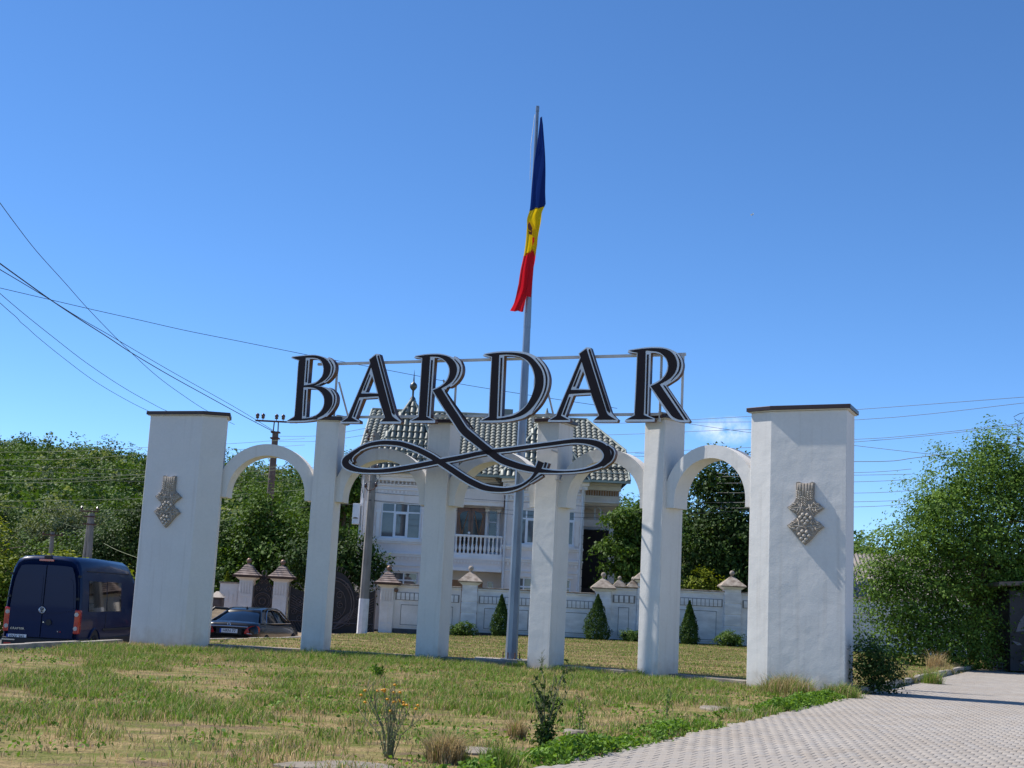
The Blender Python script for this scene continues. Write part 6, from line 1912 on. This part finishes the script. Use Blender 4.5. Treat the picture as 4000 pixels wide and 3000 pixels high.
GWL = 'wires crossing the left sky'
z8 = lambda x, y: (x / 1.659, 700 + y / 1.659)
def W(lab, pts, d0, d1, r0=.012, m=M_WIRE, g=GWL, conv=z8):
    n = len(pts)
    return wire(lab, [(*conv(*p), d0 + (d1 - d0) * i / (n - 1)) for i, p in enumerate(pts)], m, r0, group=g)
W('steepest wire falling from the upper left edge behind the left end pillar', [(-30, 112), (100, 290), (240, 470), (420, 670), (580, 850), (800, 1075), (1010, 1270), (1200, 1410), (1350, 1506), (1520, 1590)], 30, 60, .016)
W('thick upper cable of the pair running to the rusty pole', [(-30, 525), (150, 655), (340, 790), (520, 910), (700, 1025), (860, 1130), (1100, 1272), (1350, 1410), (1560, 1525), (1790, 1645)], 32, 71.5, .030)
W('thin cable crossing over the thick one on its way to the rusty pole', [(-30, 568), (150, 675), (340, 790), (520, 902), (700, 1005), (860, 1100), (1100, 1240), (1350, 1380), (1560, 1500), (1790, 1640)], 32, 71.5, .020)
W('long shallow wire crossing the sky behind the sign letters', [(-30, 698), (300, 775), (600, 845), (900, 912), (1200, 980), (1500, 1040), (1800, 1100), (2100, 1160), (2500, 1235), (3000, 1330), (3500, 1410), (4000, 1485)], 40, 52, .016)
W('second lowest wire sagging to the left end pillar', [(-30, 715), (150, 868), (340, 1020), (560, 1190), (800, 1350), (1000, 1462), (1095, 1508), (1300, 1590)], 38, 62, .016)
W('lowest kinked wire sagging to the left end pillar', [(-30, 775), (60, 855), (110, 898), (135, 928), (180, 965), (240, 1020), (400, 1150), (600, 1300), (800, 1420), (975, 1508), (1200, 1600)], 38, 62, .016)
# bare wires in front of the hill
GH = 'pale bare wires in front of the hill'
for i, (y0, y1) in enumerate(((1767, 1745), (1797, 1770), (1874, 1848), (1887, 1860), (1959, 1945))):
    lab = ('topmost', 'second', 'third', 'fourth', 'lowest')[i] + ' pale bare wire in front of the wooded hill'
    wire(lab, [(-20, y0, 62), (300, y0 - 5, 62), (620, y1, 62), (900, y1 - 12, 62), (1075, y1 - 24, 62), (1190, y1 - 32, 61)], M_WIREL, .015, group=GH)
GB = 'dark wires in front of the hill'
for i, (y0, y1) in enumerate(((1817, 1838), (1836, 1855), (1862, 1882), (1980, 1992))):
    wire(('highest', 'second', 'third', 'lowest')[i] + ' dark wire sagging before the wooded hill', [(-20, y0, 66), (300, y0 + 12, 66), (600, y1, 66), (900, y1 + 2, 66), (1080, y1 - 4, 66), (1500, y1 - 30, 66)], M_WIRE, .013, group=GB)
wire('wires from the leaning pole to the short pole behind the van', [(182, 2028, 58), (235, 2040, 59), (290, 2058, 59), (325, 2058, 60)], M_WIREL, .016)
wire('drooping wire beside the end pillar above the van', [(405, 2122, 58), (460, 2150, 56), (540, 2180, 54)], M_WIREL, .014)
# service wires from the concrete pole to the right
GS = 'service wires in front of the villa'
for i, (a, b, c_, d_) in enumerate(((1882, 1886, 1890, 1860), (1922, 1936, 1950, 1978), (1952, 1968, 1985, 2005), (1954, 1975, 2000, 2022))):
    wire(('upper', 'second', 'third', 'lowest')[i] + ' service wire from the concrete pole across the villa', [(1440, a, 51.8), (1620, b, 53), (1850, c_, 55), (2300, d_, 58), (2500, d_ - 6, 59)], M_WIRE, .014, group=GS)
for i, (y0, y1) in enumerate(((1706, 1690), (1727, 1716))):
    wire(('upper', 'lower')[i] + ' wire from the rusty pole to the concrete pole top', [(1090, y0 - 2, 71), (1250, y0 - 4, 64), (1435, y1 - 18, 52)], M_WIRE, .014, group='wires between the two poles')
# wires right of the sign
GR = 'wires crossing the right sky'
RW = [((2690, 1640), (2950, 1625), (3345, 1600), (4000, 1551)), ((2330, 1656), (2560, 1650), (3345, 1640), (4000, 1574)), ((2370, 1699), (2520, 1694), (3000, 1678), (3345, 1716), (3990, 1655)),
      ((2690, 1655), (2930, 1690), (3345, 1741), (3580, 1768), (3700, 1780)), ((2450, 1768), (2510, 1766), (3345, 1726), (3985, 1662)), ((2450, 1784), (2510, 1782), (3345, 1803), (3600, 1785), (3990, 1735)),
      ((2800, 1850), (3345, 1846), (3560, 1832)), ((2800, 1862), (3345, 1856), (3560, 1852)), ((2800, 1888), (3345, 1882), (3560, 1872)), ((2800, 1925), (3345, 1926), (3560, 1916)), ((2800, 1964), (3345, 1960), (3560, 1952)), ((2800, 1985), (3345, 1980), (3560, 1968))]
names = ['topmost', 'second', 'third', 'fourth, falling to the right,', 'fifth', 'sixth', 'seventh', 'eighth', 'ninth', 'tenth', 'eleventh', 'lowest']
for i, p in enumerate(RW):
    wire(names[i] + ' wire crossing the sky right of the sign', [(q[0], q[1], 62 - 14 * (q[0] - 2300) / 1700) for q in p], M_WIRE, .016 if i not in (5,) else .022, group=GR)
for i, (y0, y1) in enumerate(((1770, 1768), (1958, 1960), (2000, 1995))):
    wire(('upper', 'middle', 'lower')[i] + ' wire seen against the tree in the last arch', [(2480, y0, 56), (2700, y0 + 6, 56), (2920, y1, 56), (3300, y1 - 10, 56)], M_WIRE, .012, group='wires before the last arch tree')
# ------------------------------------------------------------------ grass, weeds and small things
def grass_mat():
    m = bpy.data.materials.new('grass_blade'); m.use_nodes = True
    n, l = m.node_tree.nodes, m.node_tree.links
    p = n['Principled BSDF']; p.inputs['Roughness'].default_value = .65; p.inputs['Specular IOR Level'].default_value = .2
    a = n.new('ShaderNodeAttribute'); a.attribute_name = 'col'
    l.new(a.outputs['Color'], p.inputs['Base Color'])
    t = n.new('ShaderNodeBsdfTranslucent'); l.new(a.outputs['Color'], t.inputs[0])
    ms = n.new('ShaderNodeMixShader'); ms.inputs[0].default_value = .3
    l.new(p.outputs[0], ms.inputs[1]); l.new(t.outputs[0], ms.inputs[2]); l.new(ms.outputs[0], n['Material Output'].inputs[0])
    return m


M_GRASS = grass_mat()
G_A, G_B, STRAW_A, STRAW_B = (np.array(srgb(*q)) for q in ((82, 118, 36), (146, 172, 68), (216, 190, 140), (166, 140, 98)))


def blades(X, Y, h, w, col, rg, lean=.45, Zb=None):
    n = len(X)
    Zb = ground_h(X, Y) if Zb is None else Zb
    a = rg.uniform(0, 2 * np.pi, n); b = rg.uniform(0, 2 * np.pi, n)
    dx, dy = np.cos(a) * w / 2, np.sin(a) * w / 2
    lx, ly = np.cos(b) * h * lean * rg.random(n), np.sin(b) * h * lean * rg.random(n)
    B = np.stack([X, Y, Zb - .005], 1); Dv = np.stack([dx, dy, np.zeros(n)], 1)
    Mp = B + np.stack([lx * .35, ly * .35, h * .6], 1); T = B + np.stack([lx, ly, h * (1 - .25 * lean * rg.random(n))], 1)
    V = np.stack([B - Dv, B + Dv, Mp + Dv * .75, Mp - Dv * .75, T + Dv * .12, T - Dv * .12], 1).reshape(-1, 3)
    k = np.arange(n)[:, None] * 6
    F = np.concatenate([k + np.array([0, 1, 2, 3]), k + np.array([3, 2, 4, 5])], 1).reshape(-1, 4)
    return V, F, np.repeat(col, 6, 0)


rg = np.random.default_rng(5)
# front lawn
N0 = 700000
Y = 9 + 24.5 * rg.random(N0) ** .75; X = (rg.random(N0) * 2 - 1) * (.44 * Y + 1.5)
lush = np.clip(sstep(fbm(X, Y * 1.3, 1.5, 1), .40, .58) + .45 * sstep(Y, 24, 29) - .45 * sstep(Y, 16, 12.5) - .5 * sstep(fbm(X, Y, .8, 41), .58, .68), 0, 1)
clump = sstep(vnoise(X, Y, .22, 8), .25, .75)
dA = sdist(X, Y, [(-30, 33.0)] + ARC_LINE + [(7.1, 25.6), (9, 20)])
ok = (sdist(X, Y, EDGE) < -.05) & (sdist(X, Y, ROAD_EDGE) > .22) & (dA > .12)
ok &= rg.random(N0) < (.12 + .88 * lush) * (.25 + .75 * clump)
for (mx_, my_), a in PIL: ok &= ~((np.abs(X - mx_) < .5) & (np.abs(Y - my_ - .25) < .3))
X, Y, L, C = X[ok], Y[ok], lush[ok], clump[ok]
n = len(X)
t = rg.random((n, 1)); gcol = G_A + (G_B - G_A) * t; scol = STRAW_A + (STRAW_B - STRAW_A) * t
dry = (rg.random(n) > (.08 + .68 * L))[:, None]
col = np.where(dry, scol, gcol) * rg.uniform(.75, 1.15, (n, 1))
h = (.035 + .06 * L * rg.random(n) + .02 * rg.random(n)) * (1 + .25 * sstep(Y, 27, 31)) * (1 + .6 * C)
V, F, cc = blades(X, Y, h, .006 + .006 * rg.random(n), col, rg, .9)
o = np_mesh('lawn_grass', V, F, M_GRASS, {'col': cc}, kind='stuff'); tag(o, 'patchy green and straw coloured grass of the front lawn', 'grass')
# back lawn, mown and dry
N1 = 260000
Y = 27 + 28 * rg.random(N1); X = -9 + 27 * rg.random(N1)
dA = sdist(X, Y, [(-30, 33.0)] + ARC_LINE + [(7.1, 25.6), (9, 20)])
ok = (dA < -.25) & (sdist(X, Y, EDGE) < -.2) & (sdist(X, Y, ROAD_EDGE) > .2) & (np.abs(X) < .45 * Y)
L = sstep(fbm(X, Y * 3, 2.2, 6), .40, .62) * .75 + .25 * sstep(Y, 49, 54)
ok &= rg.random(N1) < .25 + .6 * L
X, Y, L = X[ok], Y[ok], L[ok]; n = len(X)
t = rg.random((n, 1)); dry = (rg.random(n) > .15 + .6 * L)[:, None]
col = np.where(dry, STRAW_A * .9 + (STRAW_B - STRAW_A) * t, G_A + (G_B - G_A) * t) * rg.uniform(.7, 1.05, (n, 1))
V, F, cc = blades(X, Y, .03 + .03 * rg.random(n), .012 + .01 * rg.random(n), col, rg, 1.0)
o = np_mesh('back_lawn_grass', V, F, M_GRASS, {'col': cc}, kind='stuff'); tag(o, 'short dry mown grass behind the arcade', 'grass')
# low broad-leaved weeds in the lawn and the thick green fringe along the paving
n = 26000
Y = 11 + 20 * rg.random(n) ** .8; X = (rg.random(n) * 2 - 1) * (.42 * Y + .5)
ok = (fbm(X, Y * 1.2, 1.1, 21) > .54) & (sdist(X, Y, EDGE) < -.1) & (sdist(X, Y, ROAD_EDGE) > .2) & (sdist(X, Y, [(-30, 33.0)] + ARC_LINE + [(7.1, 25.6), (9, 20)]) > .1)
X, Y = X[ok], Y[ok]
P1 = np.stack([X, Y, ground_h(X, Y) + .015 + .05 * rg.random(len(X))], 1)
n = 20000
s_ = -1.2 + 16.2 * rg.random(n); tt = rg.normal(-.22, .17, n) - .10
dens = sstep(fbm(s_, tt * 2, .9, 31), .38, .58) * (1 - .8 * ((s_ > 7.2) & (s_ < 8.0)))
ok = (rg.random(n) < dens) & (tt < .05 + .10 * vnoise(s_, s_ * 0, .5, 4))
s_, tt = s_[ok], tt[ok]
PX_ = EDGE_O.x + EQ.x * s_ + EP.x * tt; PY_ = EDGE_O.y + EQ.y * s_ + EP.y * tt
hump = .22 * vnoise(s_, tt, .45, 12) * np.exp(-((tt + .25) / .28) ** 2)
P2_ = np.stack([PX_, PY_, ground_h(PX_, PY_) + .01 + (hump + .03) * rg.random(len(s_))], 1)
PP = np.concatenate([P1, P2_]); tn = np.clip(rg.random(len(PP)) * .8 + .1, 0, 1)
V, F, ti = quads(PP, .055, tn, .9, None, .6, rg)
o = np_mesh('ground_cover', V, F, LEAF['weed'], {'tint': ti}, kind='stuff'); tag(o, 'low broad leaved weeds thickest along the paving edge', 'weeds')


def tuft(label, x, y, r, n, h, dry, group=None, name='grass_tuft', lean=.9):
    z = gz(x, y)
    a_ = rg.uniform(0, 2 * np.pi, n); rr_ = r * .9 * rg.random(n) ** .7
    X = x + rr_ * np.cos(a_); Y = y + rr_ * np.sin(a_)
    t = rg.random((n, 1)); d = (rg.random(n) < dry)[:, None]
    col = np.where(d, STRAW_A + (STRAW_B - STRAW_A) * t, G_A + (G_B - G_A) * t) * rg.uniform(.7, 1.1, (n, 1))
    hh = h * (.5 + .6 * rg.random(n)) * np.exp(-((X - x) ** 2 + (Y - y) ** 2) / (2 * (r * 1.2) ** 2))
    V, F, cc = blades(X, Y, hh, .006 + .005 * rg.random(n), col, rg, lean)
    o = np_mesh(name, V, F, M_GRASS, {'col': cc})
    return tag(o, label, 'grass tuft', group)


GT = 'dry and green grass tufts'
for lab, px_, py_, r, n, h, dry in (('tall dry grass tuft left of the green thistle at the bottom edge', 1745, 2965, .20, 900, .32, .85), ('upright straw tuft just left of the thistle', 2020, 2880, .10, 350, .28, .9),
                                     ('broad arching green grass tuft at the bottom edge of the lawn', 1960, 2985, .22, 420, .26, .1), ('long tawny grass at the foot of the right end pillar', 3080, 2712, .55, 1500, .46, .6),
                                     ('green and tawny grass at the right corner of the end pillar', 3290, 2722, .42, 1100, .34, .35), ('small green tuft against the fourth small pillar', 2490, 2640, .16, 260, .24, .1),
                                     ('green tuft growing from the plaza kerb', 3640, 2670, .28, 700, .50, .25), ('dry seedhead tuft behind the plaza kerb', 3655, 2625, .30, 350, .62, .95), ('dry tuft at the far end of the plaza kerb', 3850, 2612, .5, 500, .45, .7),
                                     ('green tuft beside the flagpole footing', 2030, 2605, .14, 220, .22, .1)):
    q = atz(px_, py_, .0)
    tuft(lab, q.x, q.y, r, n, h, dry, GT)
for i in range(14):
    q = EDGE_O + EQ * (17 + i * 1.5) - EP * rnd.uniform(.0, .35)
    tuft(('nearest', 'second', 'third', 'fourth', 'fifth', 'sixth', 'seventh', 'eighth', 'ninth', 'tenth', 'eleventh', 'twelfth', 'thirteenth', 'farthest')[i] + ' low dry grass clump along the plaza kerb from the end pillar', q.x, q.y, .22, 300, .22, .7, 'clumps along the plaza kerb')


def weed(label, name, base, h, spread, stems, leafk, nl, leaf, heads=None, hm=None, cat='weed', dense=.0):
    z = gz(base.x, base.y); b = Vector((base.x, base.y, z))
    t = thing(name, label, cat, b)
    m_stem = mat('weed_stem', srgb(112, 116, 84), srgb(90, 86, 66), rough=.8)
    C_, tips = [], []
    for i in range(stems):
        a = rnd.uniform(0, 6.28); r = spread * rnd.uniform(.15, 1)
        hh = h * rnd.uniform(.6, 1)
        p = [b + Vector((math.cos(a) * .03, math.sin(a) * .03, -.02)), b + Vector((math.cos(a) * r * .3, math.sin(a) * r * .3, hh * .45)), b + Vector((math.cos(a) * r * .8, math.sin(a) * r * .8, hh * .8)), b + Vector((math.cos(a) * r, math.sin(a) * r, hh))]
        MB().tube(p, [.006, .005, .0035, .002], 5).build('stem', m_stem, t)
        tips.append(p[3])
        for k in range(3):
            q = p[1].lerp(p[3], rnd.random()); e_ = q + Vector((rnd.uniform(-.1, .1), rnd.uniform(-.1, .1), rnd.uniform(.08, .2))) * (h / .75)
            MB().tube([q, q.lerp(e_, .5) + Vector((0, 0, .01)), e_], [.0035, .003, .002], 4).build('twig', m_stem, t)
            tips.append(e_)
            C_ += [tuple(q.lerp(e_, rnd.random())) for _ in range(max(1, nl // (stems * 8)))]
        C_ += [tuple((p[0].lerp(p[1], rnd.random()) if rnd.random() < .5 + dense else p[1].lerp(p[2], rnd.random())) + Vector((rnd.gauss(0, .04), rnd.gauss(0, .04), rnd.gauss(0, .03)))) for _ in range(nl // stems)]
    C_ = np.array(C_)
    V, F, ti = quads(C_, leaf, rg.random(len(C_)), .3, None, .4, rg)
    np_mesh('leaves', V, F, LEAF[leafk], {'tint': ti}, t)
    if heads:
        for q in rnd.sample(tips, min(heads, len(tips))):
            MB().ball(q, .016, 8, sc=(1, 1, .7)).build('flower_head', hm, t, smooth=True)
    return t


M_YFL = mat('yellow_petals', srgb(224, 160, 20), srgb(206, 130, 16), rough=.7, scale=30)
weed('tall branching weed with yellow flowers at the bottom of the lawn', 'yellow_flower_plant', atz(1520, 2950, .0), .70, .42, 16, 'grey', 260, .03, 22, M_YFL, 'wild flower')
weed('tall dark green thistle at the paving edge in the foreground', 'thistle', atz(2125, 2925, .0), .80, .30, 11, 'dark', 620, .055, None, None, 'weed', .45)
weed('slim thistle stalk standing in the lawn before the third small pillar', 'thistle', atz(2270, 2860, .0), .46, .10, 3, 'weed', 110, .04, None, None, 'weed')
weed('dry curled stalk in front of the third small pillar', 'dry_stalk', atz(2112, 2640, .0), .52, .10, 3, 'grey', 50, .04, None, None, 'weed')
weed('leafy weed in the middle of the lawn', 'leafy_weed', atz(1480, 2640, .0), .20, .12, 8, 'weed', 200, .07, None, None, 'weed')
weed('short thistle in the grass near the paving', 'thistle', atz(2600, 2800, .0), .36, .10, 3, 'weed', 90, .045, None, None, 'weed')
q = atz(3430, 2712, .0)
tree('goosefoot_bush', 'dark leafy weed bush at the right foot of the end pillar', 'bush', (q.x - .05, q.y + .1, .0), [(q.x - .1, q.y + .1, .62, .42, .35, .55), (q.x + .15, q.y + .2, .42, .38, .35, .42)], 'dark', 120, 30, .06, .11, trunk=.012, limbs=7)
q2 = EDGE_O + EQ * 17.2 - EP * .8
tree('elm_shoot', 'thin pale shoot rising behind the dark weed bush', 'shrub', (q2.x, q2.y, .05), [(q2.x, q2.y, 1.1, .35, .3, .9)], 'elm', 45, 16, .06, .14, trunk=.014, limbs=6)

# flat stones bedded in the lawn edge
M_ROCK = mat('flat_stone', srgb(140, 130, 116), srgb(116, 106, 94), rough=.95, scale=5, amount=.8, bump=.5, bscale=20)
def stone(label, px_, py_, w, d, hgt, rz):
    q = atz(px_, py_, .0); z = gz(q.x, q.y)
    m_ = MB(); n = 14
    for (k, zz_) in ((1., -.06), (1., hgt * .6), (.86, hgt)):
        for j in range(n):
            a = 2 * math.pi * j / n; rr = 1 + .14 * math.sin(a * 3 + px_) + .08 * math.sin(a * 5)
            x, y = w / 2 * k * rr * math.cos(a), d / 2 * k * rr * math.sin(a)
            m_.v.append((q.x + x * math.cos(rz) - y * math.sin(rz), q.y + x * math.sin(rz) + y * math.cos(rz), z + zz_))
    for i in range(2):
        for j in range(n): m_.f.append((i * n + j, i * n + (j + 1) % n, (i + 1) * n + (j + 1) % n, (i + 1) * n + j)); m_.m.append(0)
    m_.f.append(tuple(2 * n + j for j in range(n))); m_.m.append(0)
    return tag(m_.build('flat_stone', M_ROCK, origin=(q.x, q.y, z)), label, 'stone', 'flat stones at the lawn edge')


stone('pale flat stone beside the green thistle', 2245, 2862, .26, .34, .05, .3)
stone('larger flat slab sunk in the lawn edge before the end pillar', 2830, 2772, .75, .9, .035, .4)
stone('flat slab at the bottom edge of the lawn left of the flowers', 1330, 2990, 1.0, .55, .03, .2)
stone('small flat stone at the bottom edge right of the flowers', 1870, 2925, .5, .5, .03, 1.)

# white painted kerb pieces by the gate
def wk(a, b, zz_, label):
    kerb(label, [tuple(atz(*a, zz_).xy), tuple(atz(*b, zz_).xy)], .14, .3, zz_, .8, M_WPAINT)
wk((1296, 2500), (1432, 2511), .06, 'white_kerb'); wk((1525, 2479), (1640, 2487), -.02, 'white_kerb'); wk((1296, 2491), (1395, 2485), -.02, 'white_kerb')

# metal kiosk, wire crate and the shed behind the wall
kz = atz(3910, 2628, .0)
M_KIOSK = mat('dark_sheet_metal', srgb(36, 38, 46), srgb(26, 28, 34), rough=.6, scale=1.5, amount=.8)
kx, ky = kz.x + .62, 42.2
ki = thing('metal_kiosk', 'dark metal kiosk with torn posters at the right edge of the plaza', 'kiosk', (kx + 1.3, ky + 1, 0))
MB().b2(kx, kx + 3.2, ky, ky + 2.2, .05, 2.55).build('wall', M_KIOSK, ki)
MB().add([(kx - .45, ky - .35, 2.66), (kx + 3.6, ky - .35, 2.95), (kx + 3.6, ky + 2.5, 2.75), (kx - .45, ky + 2.5, 2.55), (kx - .45, ky - .35, 2.78), (kx + 3.6, ky - .35, 3.07), (kx + 3.6, ky + 2.5, 2.87), (kx - .45, ky + 2.5, 2.67)],
         ((0, 3, 2, 1), (4, 5, 6, 7), (0, 1, 5, 4), (1, 2, 6, 5), (2, 3, 7, 6), (3, 0, 4, 7))).build('roof', mat('grey_board', srgb(120, 112, 104), srgb(96, 88, 82), rough=.9, scale=4), ki)
M_PAPER = mat('torn_paper', srgb(120, 122, 128), srgb(84, 88, 98), rough=.9, scale=3)
for k, pts in enumerate((((.18, 1.25), (.55, 1.32), (.62, 1.75), (.50, 1.86), (.30, 1.60)), ((.05, .98), (.22, .84), (.36, .86), (.30, .92)), ((.15, 2.42), (.32, 2.38), (.34, 2.48), (.30, 2.5)), ((.28, .30), (.44, .22), (.46, .40)), ((.60, 1.20), (.72, 1.24), (.68, 1.42)))):
    MB().add([(kx + a, ky - .012 - .004 * k, b) for a, b in pts], [tuple(range(len(pts)))]).build('torn_poster', M_PAPER, ki)
MB().b2(kx + .0, kx + 3.2, ky - .02, ky, 1.12, 1.18).build('shelf_rail', M_KIOSK, ki)
MB().b2(kx + 1.1, kx + 1.14, ky - .02, ky, .05, 2.5).build('panel_joint', M_KIOSK, ki)
q = atz(3915, 2622, .0)
cr = thing('wire_crate', 'small wire crate on the paving in front of the kiosk', 'crate', (q.x - .1, q.y, 0))
for zz_ in (.02, .13, .26):
    MB().tube([(q.x - .22, q.y - .15, zz_), (q.x + .12, q.y - .15, zz_), (q.x + .12, q.y + .15, zz_), (q.x - .22, q.y + .15, zz_), (q.x - .22, q.y - .15, zz_)], .010, 5).build('wire_ring', M_GALV, cr)
for dx, dy in ((-.22, -.15), (.12, -.15), (.12, .15), (-.22, .15), (-.05, -.15)):
    MB().tube([(q.x + dx, q.y + dy, .0), (q.x + dx, q.y + dy, .27)], .010, 5).build('wire_upright', M_GALV, cr)
shed = thing('shed', 'low shed with a grey corrugated asbestos roof behind the wall', 'shed', (16.5, 60, -.2))
MB().b2(13.6, 21, 58.4, 62, -.2, 2.4).build('wall', M_WALLC, shed)
cs = MB(); nn = 230
for i in range(nn + 1):
    x = 13.3 + 8 * i / nn; dz = .045 * math.sin(2 * math.pi * (x - 13.3) / .18)
    cs.v += [(x, 57.9, 2.38 + dz), (x, 60.6, 4.35 + dz)]
for i in range(nn): cs.f.append((2 * i, 2 * i + 2, 2 * i + 3, 2 * i + 1)); cs.m.append(0)
cs.build('corrugated_roof', mat('asbestos_cement', srgb(150, 142, 134), srgb(122, 114, 108), rough=.95, scale=2, amount=.8), shed, smooth=True)

# white butterfly over the plaza
q = at(2940, 838, 24)
bf = thing('white_butterfly', 'small white butterfly flying high in the sky right of the flag', 'butterfly', q)
M_WING = mat('white_wing', srgb(240, 240, 230), rough=.6)
for s, pts in ((0, ((0, 0, 0), (-.028, -.01, .006), (-.040, 0, -.004), (-.034, .01, -.014), (-.012, .012, -.018))), (1, ((0, 0, 0), (-.004, .01, .03), (.006, .012, .044), (.016, .01, .036), (.02, .0, .008), (.014, 0, -.006)))):
    MB().add([q + Vector(p) for p in pts], [tuple(range(len(pts)))]).build('wing', M_WING, bf)
MB().tube([q + Vector((-.008, 0, -.014)), q + Vector((.008, 0, .002)), q + Vector((.016, 0, .008))], [.002, .0035, .002], 6).build('body', M_INK, bf)
